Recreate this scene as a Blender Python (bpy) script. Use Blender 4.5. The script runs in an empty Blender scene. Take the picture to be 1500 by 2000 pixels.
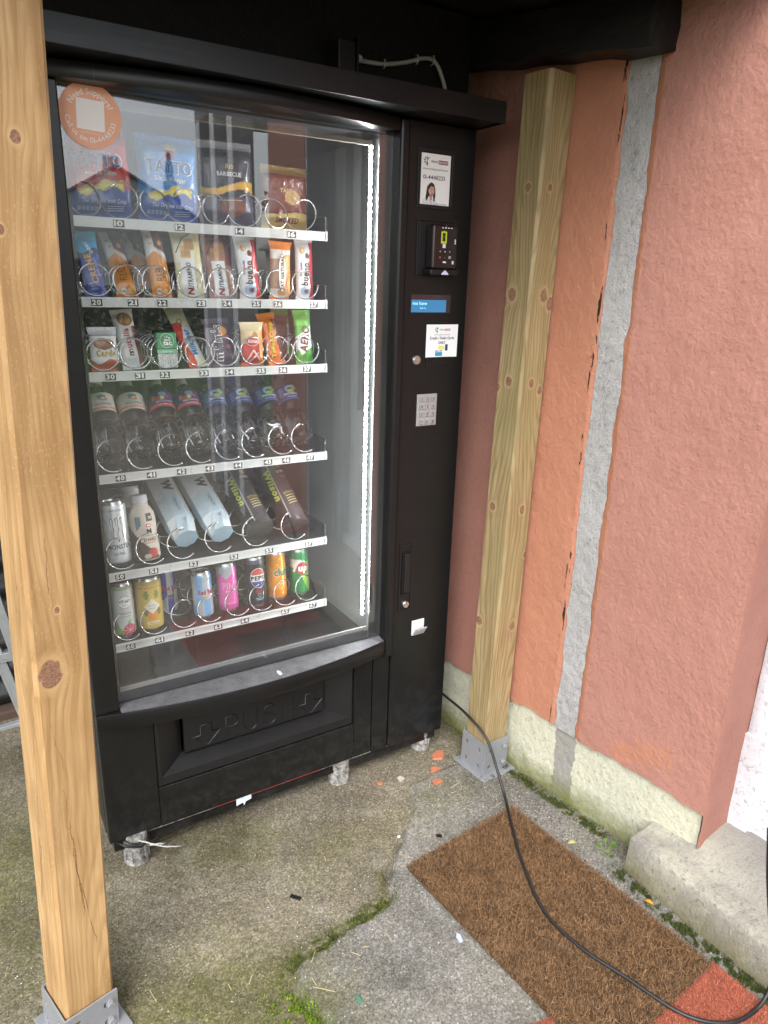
import bpy, bmesh, math, random
import numpy as np
from mathutils import Vector, Matrix, Euler

random.seed(7)
rng = np.random.default_rng(7)
scene = bpy.context.scene
R_ = math.radians

# ------------------------------------------------------------------ camera
cam_d = bpy.data.cameras.new('camera')
cam = bpy.data.objects.new('camera', cam_d)
scene.collection.objects.link(cam)
cam.location = (-0.19847, -1.57973, 1.45678)
cam.rotation_euler = (R_(72.13779), R_(-1.55271), R_(-31.47099))
cam_d.sensor_fit = 'VERTICAL'
cam_d.sensor_height = 36.0
cam_d.lens = 1387.0 / 2000.0 * 36.0
cam_d.clip_start = 0.02
cam_d.clip_end = 1500
scene.camera = cam

# ------------------------------------------------------------------ world, sun, exposure
SUN_EL, SUN_AZ = 50.0, 222.0           # azimuth measured from +Y clockwise: light falls from behind the photographer
world = bpy.data.worlds.new('World')
scene.world = world
world.use_nodes = True
wn, wl = world.node_tree.nodes, world.node_tree.links
wn.clear()
w_out = wn.new('ShaderNodeOutputWorld')
w_bg = wn.new('ShaderNodeBackground')
w_sky = wn.new('ShaderNodeTexSky')
w_sky.sky_type = 'NISHITA'
w_sky.sun_disc = False
w_sky.sun_elevation = R_(SUN_EL)
w_sky.sun_rotation = R_(SUN_AZ)
w_sky.air_density = 1.0
w_sky.dust_density = 3.0
w_hs = wn.new('ShaderNodeHueSaturation')     # thin even cloud: the sky keeps its brightness, loses most of its blue
w_hs.inputs['Saturation'].default_value = 0.34
wl.new(w_sky.outputs[0], w_hs.inputs['Color'])
wl.new(w_hs.outputs[0], w_bg.inputs['Color'])
w_bg.inputs['Strength'].default_value = 0.15
wl.new(w_bg.outputs[0], w_out.inputs['Surface'])

sun_d = bpy.data.lights.new('sun', 'SUN')
sun = bpy.data.objects.new('sun', sun_d)
scene.collection.objects.link(sun)
sun_d.energy = 0.6
sun_d.angle = R_(40)
sun_d.color = (1.0, 0.975, 0.95)
az, el = R_(SUN_AZ), R_(SUN_EL)
to_sun = Vector((math.sin(az) * math.cos(el), math.cos(az) * math.cos(el), math.sin(el)))
sun.rotation_euler = to_sun.to_track_quat('Z', 'Y').to_euler()
sun.location = (0, -6, 8)

vs = scene.view_settings
vs.view_transform = 'Standard'
vs.look = 'None'
vs.gamma = 1.0
vs.use_curve_mapping = False
vs.exposure = 1.60
scene.render.engine = 'CYCLES'
scene.cycles.use_denoising = True
scene.cycles.max_bounces = 10
scene.cycles.transparent_max_bounces = 24
scene.cycles.transmission_bounces = 8
scene.cycles.glossy_bounces = 4
scene.cycles.diffuse_bounces = 4
scene.cycles.caustics_reflective = False
scene.cycles.caustics_refractive = False
scene.cycles.sample_clamp_indirect = 6.0

# ------------------------------------------------------------------ helpers
COL = scene.collection

def lin(c):
    """'#rrggbb' to linear rgb"""
    if not isinstance(c, str):
        return tuple(c)
    c = c.lstrip('#')
    o = []
    for i in (0, 2, 4):
        s = int(c[i:i + 2], 16) / 255.0
        o.append(s / 12.92 if s <= 0.04045 else ((s + 0.055) / 1.055) ** 2.4)
    return tuple(o)

def rgba(c):
    return (*lin(c), 1.0)

class MB:
    """collects geometry for one mesh object"""
    def __init__(s):
        s.v, s.f, s.c = [], [], []
        s.col = None
    def add(s, verts, faces, col=None):
        n = len(s.v)
        s.v += [tuple(p) for p in verts]
        s.f += [tuple(i + n for i in f) for f in faces]
        k = lin(col) if col is not None else (s.col or (0.5, 0.5, 0.5))
        s.c += [k] * len(verts)
        return s
    def box(s, lo, hi, col=None, bev=0.0, mat=None):
        if bev <= 0:
            x0, y0, z0 = lo; x1, y1, z1 = hi
            V = [(x0,y0,z0),(x1,y0,z0),(x1,y1,z0),(x0,y1,z0),(x0,y0,z1),(x1,y0,z1),(x1,y1,z1),(x0,y1,z1)]
            F = [(0,3,2,1),(4,5,6,7),(0,1,5,4),(1,2,6,5),(2,3,7,6),(3,0,4,7)]
        else:
            bm = bmesh.new()
            bmesh.ops.create_cube(bm, size=1)
            sz = [hi[i] - lo[i] for i in range(3)]; ct = [(hi[i] + lo[i]) / 2 for i in range(3)]
            for v in bm.verts:
                v.co = Vector([v.co[i] * sz[i] + ct[i] for i in range(3)])
            bmesh.ops.bevel(bm, geom=list(bm.edges), offset=bev, segments=2, affect='EDGES', profile=0.5)
            bm.verts.ensure_lookup_table()
            V = [tuple(v.co) for v in bm.verts]; F = [tuple(v.index for v in f.verts) for f in bm.faces]
            bm.free()
        if mat is not None:
            V = [tuple(mat @ Vector(p)) for p in V]
        return s.add(V, F, col)
    def lathe(s, prof, n=24, col=None, axis_o=(0, 0, 0), mat=None, cap=True):
        V, F = [], []
        for r, z in prof:
            for i in range(n):
                a = 2 * math.pi * i / n
                V.append((axis_o[0] + r * math.cos(a), axis_o[1] + r * math.sin(a), axis_o[2] + z))
        for j in range(len(prof) - 1):
            for i in range(n):
                a, b = j * n + i, j * n + (i + 1) % n
                F.append((a, b, b + n, a + n))
        if cap:
            F.append(tuple(range(n - 1, -1, -1)))
            F.append(tuple((len(prof) - 1) * n + i for i in range(n)))
        if mat is not None:
            V = [tuple(mat @ Vector(p)) for p in V]
        return s.add(V, F, col)
    def tube(s, pts, r, n=8, col=None, closed=False):
        pts = [Vector(p) for p in pts]
        m = len(pts)
        V, F = [], []
        up = Vector((0, 0, 1))
        prev = None
        for i, p in enumerate(pts):
            t = (pts[(i + 1) % m] - pts[i - 1]) if closed else (pts[min(i + 1, m - 1)] - pts[max(i - 1, 0)])
            t.normalize()
            if prev is None:
                a = t.cross(up if abs(t.z) < 0.9 else Vector((1, 0, 0))).normalized()
            else:
                a = (prev - t * prev.dot(t)).normalized()
            prev = a
            b = t.cross(a)
            rr = r[i] if isinstance(r, (list, tuple)) else r
            for k in range(n):
                an = 2 * math.pi * k / n
                V.append(p + (a * math.cos(an) + b * math.sin(an)) * rr)
        for i in range(m if closed else m - 1):
            for k in range(n):
                q, w = i * n + k, i * n + (k + 1) % n
                i2 = (i + 1) % m
                F.append((q, w, i2 * n + (k + 1) % n, i2 * n + k))
        if not closed:
            F.append(tuple(range(n - 1, -1, -1)))
            F.append(tuple((m - 1) * n + k for k in range(n)))
        return s.add(V, F, col)
    def prism(s, poly, y0, y1, col=None, plane='xz', mat=None):
        """extrude a 2-D polygon (x, z) from y0 (front) to y1"""
        n = len(poly)
        mk = {'xz': lambda p, d: (p[0], d, p[1]), 'xy': lambda p, d: (p[0], p[1], d), 'yz': lambda p, d: (d, p[0], p[1])}[plane]
        V = [mk(p, y0) for p in poly] + [mk(p, y1) for p in poly]
        F = [tuple(range(n)), tuple(range(2 * n - 1, n - 1, -1))]
        for i in range(n):
            j = (i + 1) % n
            F.append((i, i + n, j + n, j))
        if mat is not None:
            V = [tuple(mat @ Vector(p)) for p in V]
        return s.add(V, F, col)
    def mesh(s, name):
        me = bpy.data.meshes.new(name)
        me.from_pydata(s.v, [], s.f)
        at = me.color_attributes.new('Col', 'FLOAT_COLOR', 'POINT')
        arr = np.ones((len(s.v), 4), np.float32)
        arr[:, :3] = np.array(s.c, np.float32).reshape(-1, 3)
        at.data.foreach_set('color', arr.ravel())
        bm = bmesh.new(); bm.from_mesh(me)
        bmesh.ops.recalc_face_normals(bm, faces=bm.faces)
        bm.to_mesh(me); bm.free()
        return me
    def build(s, name, mat, parent=None, smooth=None, loc=None, rot=None):
        return link(name, s.mesh(name), mat, parent, smooth, loc, rot)

def link(name, me, mat, parent=None, smooth=None, loc=None, rot=None):
    o = bpy.data.objects.new(name, me)
    COL.objects.link(o)
    if mat is not None and len(me.materials) == 0:
        me.materials.append(mat)
    if parent is not None:
        o.parent = parent
    if loc is not None: o.location = loc
    if rot is not None: o.rotation_euler = rot
    if smooth is not None:
        me.polygons.foreach_set('use_smooth', [True] * len(me.polygons))
        if smooth < 180:
            me.set_sharp_from_angle(angle=R_(smooth))
    return o

def empty(name, loc=(0, 0, 0), rot=(0, 0, 0)):
    o = bpy.data.objects.new(name, None)
    o.empty_display_size = 0.05
    COL.objects.link(o)
    o.location = loc; o.rotation_euler = rot
    return o

def tag(o, label=None, cat=None, group=None, kind=None):
    if label: o['label'] = label
    if cat: o['category'] = cat
    if group: o['group'] = group
    if kind: o['kind'] = kind
    return o

def grid_mesh(name, P, cols=None, extra=None, flip=False):
    """P (nv, nu, 3) array to a mesh quickly"""
    nv, nu = P.shape[:2]
    idx = np.arange(nv * nu).reshape(nv, nu)
    q = np.stack([idx[:-1, :-1], idx[:-1, 1:], idx[1:, 1:], idx[1:, :-1]], -1).reshape(-1, 4)
    if flip: q = q[:, ::-1]
    me = bpy.data.meshes.new(name)
    me.vertices.add(nv * nu)
    me.vertices.foreach_set('co', P.reshape(-1, 3).astype(np.float32).ravel())
    me.loops.add(q.size)
    me.loops.foreach_set('vertex_index', q.ravel().astype(np.int32))
    me.polygons.add(len(q))
    me.polygons.foreach_set('loop_start', (np.arange(len(q)) * 4).astype(np.int32))
    me.update(calc_edges=True)
    if cols is not None:
        at = me.color_attributes.new('Col', 'FLOAT_COLOR', 'POINT')
        a = np.ones((nv * nu, 4), np.float32); a[:, :3] = cols.reshape(-1, 3)
        at.data.foreach_set('color', a.ravel())
    for k, arr in (extra or {}).items():
        at = me.attributes.new(k, 'FLOAT', 'POINT')
        at.data.foreach_set('value', arr.astype(np.float32).ravel())
    return me

def poly_mesh(name, V, F, cols=None):
    """triangles or quads given as numpy arrays"""
    V = np.asarray(V, np.float32); F = np.asarray(F, np.int32)
    k = F.shape[1]
    me = bpy.data.meshes.new(name)
    me.vertices.add(len(V)); me.vertices.foreach_set('co', V.ravel())
    me.loops.add(F.size); me.loops.foreach_set('vertex_index', F.ravel())
    me.polygons.add(len(F)); me.polygons.foreach_set('loop_start', (np.arange(len(F)) * k).astype(np.int32))
    me.update(calc_edges=True)
    if cols is not None:
        at = me.color_attributes.new('Col', 'FLOAT_COLOR', 'POINT')
        a = np.ones((len(V), 4), np.float32); a[:, :3] = cols
        at.data.foreach_set('color', a.ravel())
    return me

_lat = rng.random((256, 256))
def vnoise(x, y):
    xi, yi = np.floor(x).astype(int), np.floor(y).astype(int)
    fx, fy = x - xi, y - yi
    fx, fy = fx * fx * (3 - 2 * fx), fy * fy * (3 - 2 * fy)
    g = lambda a, b: _lat[a % 256, b % 256]
    return (g(xi, yi) * (1 - fx) + g(xi + 1, yi) * fx) * (1 - fy) + (g(xi, yi + 1) * (1 - fx) + g(xi + 1, yi + 1) * fx) * fy
def fbm(x, y, o=4):
    s, a = 0, 0.5
    for i in range(o):
        s = s + a * vnoise(x * 2 ** i + 17.3 * i, y * 2 ** i + 5.1 * i); a *= 0.5
    return s / (1 - 0.5 ** o)
def seg_dist(x, y, pts):
    d = np.full(np.shape(x), 1e9)
    for (ax, ay), (bx, by) in zip(pts[:-1], pts[1:]):
        vx, vy = bx - ax, by - ay
        t = np.clip(((x - ax) * vx + (y - ay) * vy) / (vx * vx + vy * vy), 0, 1)
        d = np.minimum(d, np.hypot(x - ax - t * vx, y - ay - t * vy))
    return d
def in_poly(x, y, poly):
    ins = np.zeros(np.shape(x), bool)
    n = len(poly)
    for i in range(n):
        x0, y0 = poly[i]; x1, y1 = poly[(i + 1) % n]
        if y0 == y1: continue
        c = ((y0 > y) != (y1 > y)) & (x < (x1 - x0) * (y - y0) / (y1 - y0) + x0)
        ins ^= c
    return ins
def sstep(a, b, x):
    t = np.clip((x - a) / (b - a), 0, 1)
    return t * t * (3 - 2 * t)

# ------------------------------------------------------------------ lettering: glyph outlines as flat meshes, laid on a surface
_tc = {}
def text2d(s, bold=0.0, shear=0.0, align='CENTER'):
    """digits are set one by one so that neighbouring strokes never fuse"""
    if len(s) > 1 and any(ch.isdigit() for ch in s):
        Vs, Fs, x = [], [], 0.0
        for ch in s:
            if ch == ' ':
                x += 0.28; continue
            V, F = glyphs(ch, bold, shear, align)
            w = V[:, 0].max() - V[:, 0].min()
            n = sum(len(q) for q in Vs)
            Vs.append(np.stack([V[:, 0] - V[:, 0].min() + x, V[:, 1] - (0 if ch in '-.' else 0)], 1)); Fs += [tuple(i + n for i in f) for f in F]
            x += w + 0.075
        V = np.concatenate(Vs); V[:, 0] -= x / 2
        return V, Fs
    return glyphs(s, bold, shear, align)
def glyphs(s, bold=0.0, shear=0.0, align='CENTER'):
    key = (s, bold, shear, align)
    if key in _tc: return _tc[key]
    cu = bpy.data.curves.new('t', 'FONT')
    cu.body = s; cu.size = 1.0; cu.align_x = align; cu.align_y = 'BOTTOM_BASELINE'
    cu.offset = bold; cu.shear = shear; cu.resolution_u = 2; cu.space_character = 1.0 + max(0.0, bold) * 3.0
    ob = bpy.data.objects.new('t', cu)
    me = ob.to_mesh()
    V = np.array([tuple(v.co)[:2] for v in me.vertices], float).reshape(-1, 2) - np.array([0.0, 0.33])
    F = [tuple(p.vertices) for p in me.polygons]
    ob.to_mesh_clear(); bpy.data.objects.remove(ob); bpy.data.curves.remove(cu)
    _tc[key] = (V, F)
    return V, F

class Print:
    """flat print: polygons and lettering in surface coordinates (a across, b up, metres), then laid on a surface"""
    def __init__(s): s.items = []
    def text(s, t, a, b, size, col, rot=0, bold=0.0, shear=0.0, sx=1.0, lvl=2, width=None):
        V, F = text2d(t, bold, shear)
        if len(V) == 0: return s
        V = V.copy()
        if width is not None:
            w0 = V[:, 0].max() - V[:, 0].min(); V[:, 0] *= width / size / w0
        V[:, 0] *= sx
        V = V * size
        c, n = math.cos(R_(rot)), math.sin(R_(rot))
        s.items.append((np.stack([V[:, 0] * c - V[:, 1] * n + a, V[:, 0] * n + V[:, 1] * c + b], 1), F, lin(col), lvl)); return s
    def arc(s, t, R, size, col, top=True, bold=0.02, lvl=2, a=0, b=0):
        V, F = text2d(t, bold)
        V = V * size
        if top:
            th = math.pi / 2 - V[:, 0] / R; r = R + V[:, 1]
        else:
            th = -math.pi / 2 + V[:, 0] / R; r = R - V[:, 1]
        s.items.append((np.stack([a + r * np.cos(th), b + r * np.sin(th)], 1), F, lin(col), lvl)); return s
    def poly(s, pts, col, lvl=1):
        s.items.append((np.array(pts, float), [tuple(range(len(pts)))], lin(col), lvl)); return s
    def rect(s, a0, b0, a1, b1, col, lvl=1):
        n = 6
        top = [(a0 + (a1 - a0) * i / n, b1) for i in range(n + 1)]; bot = [(a0 + (a1 - a0) * i / n, b0) for i in range(n + 1)]
        V = np.array(bot + top); F = [(i, i + 1, i + n + 2, i + n + 1) for i in range(n)]
        s.items.append((V, F, lin(col), lvl)); return s
    def disc(s, a, b, r, col, lvl=1, n=24, rx=None, a0=0, a1=360):
        rx = rx or r
        ring = [(a + rx * math.cos(R_(a0 + (a1 - a0) * i / n)), b + r * math.sin(R_(a0 + (a1 - a0) * i / n))) for i in range(n + 1)]
        V = np.array([(a, b)] + ring); F = [(0, i + 1, i + 2) for i in range(n)]
        s.items.append((V, F, lin(col), lvl)); return s
    def line(s, pts, w, col, lvl=1):
        for (a0, b0), (a1, b1) in zip(pts[:-1], pts[1:]):
            dx, dy = a1 - a0, b1 - b0; L = math.hypot(dx, dy) or 1
            nx, ny = -dy / L * w / 2, dx / L * w / 2
            s.poly([(a0 + nx, b0 + ny), (a0 - nx, b0 - ny), (a1 - nx, b1 - ny), (a1 + nx, b1 + ny)], col, lvl)
        return s
    def lay(s, name, surf, mat, parent, gap=0.00035, step=None):
        mb = MB()
        for V, F, c, lvl in s.items:
            if step:
                bm = bmesh.new()
                vs_ = [bm.verts.new((p[0], p[1], 0)) for p in V]
                for f in F:
                    try: bm.faces.new([vs_[i] for i in f])
                    except ValueError: pass
                bmesh.ops.triangulate(bm, faces=bm.faces)
                for _ in range(3):
                    lo = [e for e in bm.edges if e.calc_length() > step]
                    if not lo: break
                    bmesh.ops.subdivide_edges(bm, edges=lo, cuts=1)
                    bmesh.ops.triangulate(bm, faces=bm.faces)
                bm.verts.index_update()
                V = np.array([tuple(v.co)[:2] for v in bm.verts]); F = [tuple(v.index for v in f.verts) for f in bm.faces]
                bm.free()
            P = surf(V[:, 0], V[:, 1], gap * lvl)
            mb.add(P, F, c)
        me = bpy.data.meshes.new(name)
        me.from_pydata(mb.v, [], mb.f)
        at = me.color_attributes.new('Col', 'FLOAT_COLOR', 'POINT')
        arr = np.ones((len(mb.v), 4), np.float32); arr[:, :3] = np.array(mb.c)
        at.data.foreach_set('color', arr.ravel())
        return link(name, me, mat, parent)

def flat(x, y, z):
    """surface facing -Y with its origin at x, y, z"""
    return lambda a, b, h: np.stack([x + a, np.full_like(a, y) - h, z + b], 1)

# ------------------------------------------------------------------ materials
def new_mat(name):
    m = bpy.data.materials.new(name)
    m.use_nodes = True
    nt = m.node_tree
    b = nt.nodes['Principled BSDF']
    return m, nt, b

class NG:
    """small node-graph shorthand"""
    def __init__(s, nt): s.nt = nt; s.n = nt.nodes; s.l = nt.links
    def node(s, t, **kw):
        k = s.n.new(t)
        for a, v in kw.items():
            setattr(k, a, v)
        return k
    def put(s, inp, v):
        if hasattr(v, 'is_output') or isinstance(v, bpy.types.NodeSocket): s.l.new(v, inp)
        else:
            if inp.type == 'RGBA' and not hasattr(v, '__len__'): v = (v, v, v, 1)
            elif inp.type == 'RGBA' and len(v) == 3: v = (*v, 1)
            inp.default_value = v
    def math(s, op, a, b=0.0, c=0.0, clamp=False):
        k = s.node('ShaderNodeMath', operation=op, use_clamp=clamp)
        s.put(k.inputs[0], a); s.put(k.inputs[1], b); s.put(k.inputs[2], c)
        return k.outputs[0]
    def mix(s, f, a, b, blend='MIX'):
        k = s.node('ShaderNodeMix', data_type='RGBA', blend_type=blend)
        s.put(k.inputs[0], f); s.put(k.inputs[6], a); s.put(k.inputs[7], b)
        return k.outputs[2]
    def noise(s, vec=None, scale=5.0, detail=4.0, rough=0.55, dist=0.0):
        k = s.node('ShaderNodeTexNoise')
        if vec is not None: s.l.new(vec, k.inputs['Vector'])
        k.inputs['Scale'].default_value = scale; k.inputs['Detail'].default_value = detail
        k.inputs['Roughness'].default_value = rough; k.inputs['Distortion'].default_value = dist
        return k.outputs['Fac'] if 'Fac' in k.outputs else k.outputs[0]
    def voro(s, vec=None, scale=5.0, feat='F1', out='Distance'):
        k = s.node('ShaderNodeTexVoronoi', feature=feat)
        if vec is not None: s.l.new(vec, k.inputs['Vector'])
        k.inputs['Scale'].default_value = scale
        return k.outputs[out]
    def ramp(s, f, stops):
        k = s.node('ShaderNodeValToRGB')
        s.put(k.inputs[0], f)
        e = k.color_ramp.elements
        while len(e) < len(stops): e.new(0.5)
        for i, (p, c) in enumerate(stops):
            e[i].position = p
            e[i].color = rgba(c) if isinstance(c, str) else ((c, c, c, 1) if not hasattr(c, '__len__') else (*c[:3], 1))
        return k.outputs[0]
    def coord(s, kind='Object'): return s.node('ShaderNodeTexCoord').outputs[kind]
    def geo_pos(s): return s.node('ShaderNodeNewGeometry').outputs['Position']
    def mapping(s, vec, scale=(1, 1, 1), loc=(0, 0, 0), rot=(0, 0, 0)):
        k = s.node('ShaderNodeMapping')
        s.l.new(vec, k.inputs[0]); k.inputs['Scale'].default_value = scale; k.inputs['Location'].default_value = loc; k.inputs['Rotation'].default_value = rot
        return k.outputs[0]
    def sep(s, vec):
        k = s.node('ShaderNodeSeparateXYZ'); s.l.new(vec, k.inputs[0]); return k.outputs
    def comb(s, x, y, z):
        k = s.node('ShaderNodeCombineXYZ'); s.put(k.inputs[0], x); s.put(k.inputs[1], y); s.put(k.inputs[2], z); return k.outputs[0]
    def attr(s, name, out='Fac'):
        k = s.node('ShaderNodeAttribute', attribute_name=name); return k.outputs[out]
    def bump(s, h, strength=0.3, dist=0.01, normal=None):
        k = s.node('ShaderNodeBump'); s.put(k.inputs['Height'], h)
        k.inputs['Strength'].default_value = strength; k.inputs['Distance'].default_value = dist
        if normal is not None: s.l.new(normal, k.inputs['Normal'])
        return k.outputs[0]

def plain(name, col, rough=0.5, metal=0.0, bump=0.0, bscale=200.0, var=0.0, vscale=20.0, spec=0.5, coat=0.0, rvar=0.0):
    m, nt, b = new_mat(name); g = NG(nt)
    c = lin(col)
    b.inputs['Roughness'].default_value = rough; b.inputs['Metallic'].default_value = metal
    b.inputs['Specular IOR Level'].default_value = spec
    b.inputs['Coat Weight'].default_value = coat
    co = g.geo_pos()
    n = g.noise(co, vscale, 5, 0.6)
    if var > 0:
        g.put(b.inputs['Base Color'], g.mix(n, tuple(x * (1 - var) for x in c), tuple(min(1, x * (1 + var)) for x in c)))
    else:
        b.inputs['Base Color'].default_value = (*c, 1)
    if rvar > 0:
        g.put(b.inputs['Roughness'], g.math('ADD', g.math('MULTIPLY', g.math('SUBTRACT', n, 0.5), rvar * 2), rough))
    if bump > 0:
        g.put(b.inputs['Normal'], g.bump(g.noise(co, bscale, 3), bump, 0.002))
    return m

def printmat(name, rough=0.4, metal=0.0, coat=0.0, wr=0.0, wscale=90, bright=1.0):
    m, nt, b = new_mat(name); g = NG(nt)
    gain = g.node('ShaderNodeMix', data_type='RGBA', blend_type='MULTIPLY', clamp_result=True)
    gain.inputs[0].default_value = 1.0; g.put(gain.inputs[6], g.attr('Col', 'Color')); gain.inputs[7].default_value = (bright, bright, bright, 1)
    g.put(b.inputs['Base Color'], gain.outputs[2])
    b.inputs['Roughness'].default_value = rough; b.inputs['Metallic'].default_value = metal; b.inputs['Coat Weight'].default_value = coat
    if wr > 0:
        g.put(b.inputs['Normal'], g.bump(g.noise(g.coord('Object'), wscale, 3, 0.5, 0.6), wr, 0.004))
    return m

M = {}
M['print'] = printmat('print_ink', 0.45, bright=1.15)
M['foil'] = printmat('printed_film', 0.24, 0.0, 0.5, 0.55, 60, 1.5)
M['can'] = printmat('printed_can', 0.3, 0.35, 0.2, bright=1.5)
M['paper'] = printmat('printed_card', 0.55, bright=1.12)
def black_paint():
    """satin powder coat on sheet steel with dust, faint wipe marks and orange peel"""
    m, nt, b = new_mat('black_powder_coat'); g = NG(nt)
    p = g.geo_pos()
    n = g.noise(p, 6, 5, 0.65)
    n2 = g.noise(g.mapping(p, (3, 3, 40)), 4, 4, 0.6)
    base = g.mix(n, (0.0050, 0.0052, 0.0056), (0.0085, 0.0086, 0.0090))
    px, py, pz = g.sep(p)
    low = g.node('ShaderNodeMapRange'); g.put(low.inputs[0], pz); low.inputs[1].default_value = 0.05; low.inputs[2].default_value = 0.32; low.inputs[3].default_value = 1.0; low.inputs[4].default_value = 0.12
    dust = g.math('MULTIPLY', g.ramp(g.noise(p, 26, 6, 0.75), [(0.46, 0), (0.80, 1)]), low.outputs[0])
    base = g.mix(g.math('MULTIPLY', dust, 0.35), base, (0.10, 0.098, 0.09))
    scuff = g.ramp(g.noise(g.mapping(p, (1, 1, 0.05), rot=(0, 0.35, 0)), 150, 2, 0.5), [(0.70, 0), (0.73, 1)])
    scz = g.ramp(g.noise(p, 5, 2), [(0.56, 0), (0.64, 1)])
    base = g.mix(g.math('MULTIPLY', g.math('MULTIPLY', scuff, scz), 0.3), base, (0.12, 0.12, 0.12))
    spl = g.math('MULTIPLY', g.ramp(g.voro(p, 110), [(0.05, 1), (0.10, 0)]), g.ramp(g.noise(p, 9, 2), [(0.60, 0), (0.66, 1)]))
    base = g.mix(g.math('MULTIPLY', g.math('MULTIPLY', spl, low.outputs[0]), 0.5), base, (0.16, 0.15, 0.13))
    g.put(b.inputs['Base Color'], base)
    g.put(b.inputs['Roughness'], g.math('ADD', 0.24, g.math('MULTIPLY', n2, 0.16)))
    b.inputs['Specular IOR Level'].default_value = 0.46
    g.put(b.inputs['Normal'], g.bump(g.noise(p, 900, 2), 0.05, 0.001))
    return m
M['black'] = black_paint()
M['black_plastic'] = plain('black_plastic', (0.010, 0.010, 0.011), 0.38, rvar=0.1, bump=0.05, bscale=500)
M['dark_liner'] = plain('dark_liner', (0.035, 0.034, 0.037), 0.45, var=0.2)
M['grey_liner'] = plain('grey_liner', (0.36, 0.39, 0.385), 0.4, var=0.12, vscale=8)
M['tray_metal'] = plain('tray_metal', (0.045, 0.043, 0.046), 0.4, 0.3, var=0.25, vscale=30)
M['rail'] = plain('white_aluminium', (0.74, 0.76, 0.74), 0.32, 0.2, var=0.06, vscale=25, rvar=0.15)
M['wire'] = plain('bright_wire', (0.62, 0.63, 0.63), 0.22, 0.9)
M['chrome'] = plain('worn_chrome', (0.62, 0.60, 0.58), 0.28, 0.9, rvar=0.15)
M['keys'] = plain('brushed_key_metal', (0.58, 0.59, 0.60), 0.38, 0.6, var=0.06)
M['white_plastic'] = plain('white_plastic', (0.72, 0.73, 0.75), 0.4, var=0.06)
M['rubber'] = plain('black_cable_sheath', (0.012, 0.012, 0.013), 0.42, var=0.3, bump=0.1, bscale=300)
M['grey_cable'] = plain('grey_cable_sheath', (0.52, 0.52, 0.50), 0.5, var=0.15)
M['clip'] = plain('pale_clip_plastic', (0.55, 0.55, 0.53), 0.5)

def galv():
    m, nt, b = new_mat('galvanised_steel'); g = NG(nt)
    p = g.geo_pos()
    v = g.voro(p, 90, 'F1', 'Color')
    n = g.noise(p, 30, 6, 0.7)
    base = g.mix(0.25, (0.36, 0.38, 0.41), v)
    base = g.mix(g.math('MULTIPLY', n, 0.6), g.mix(0.85, base, (0.40, 0.42, 0.45)), (0.27, 0.28, 0.30))
    g.put(b.inputs['Base Color'], base)
    b.inputs['Metallic'].default_value = 0.55
    g.put(b.inputs['Roughness'], g.math('ADD', 0.38, g.math('MULTIPLY', n, 0.3)))
    g.put(b.inputs['Normal'], g.bump(n, 0.12, 0.002))
    return m
M['galv'] = galv()
M['alu'] = plain('ladder_aluminium', (0.42, 0.44, 0.46), 0.45, 0.6, var=0.15, vscale=60, bump=0.1, bscale=250)

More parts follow.
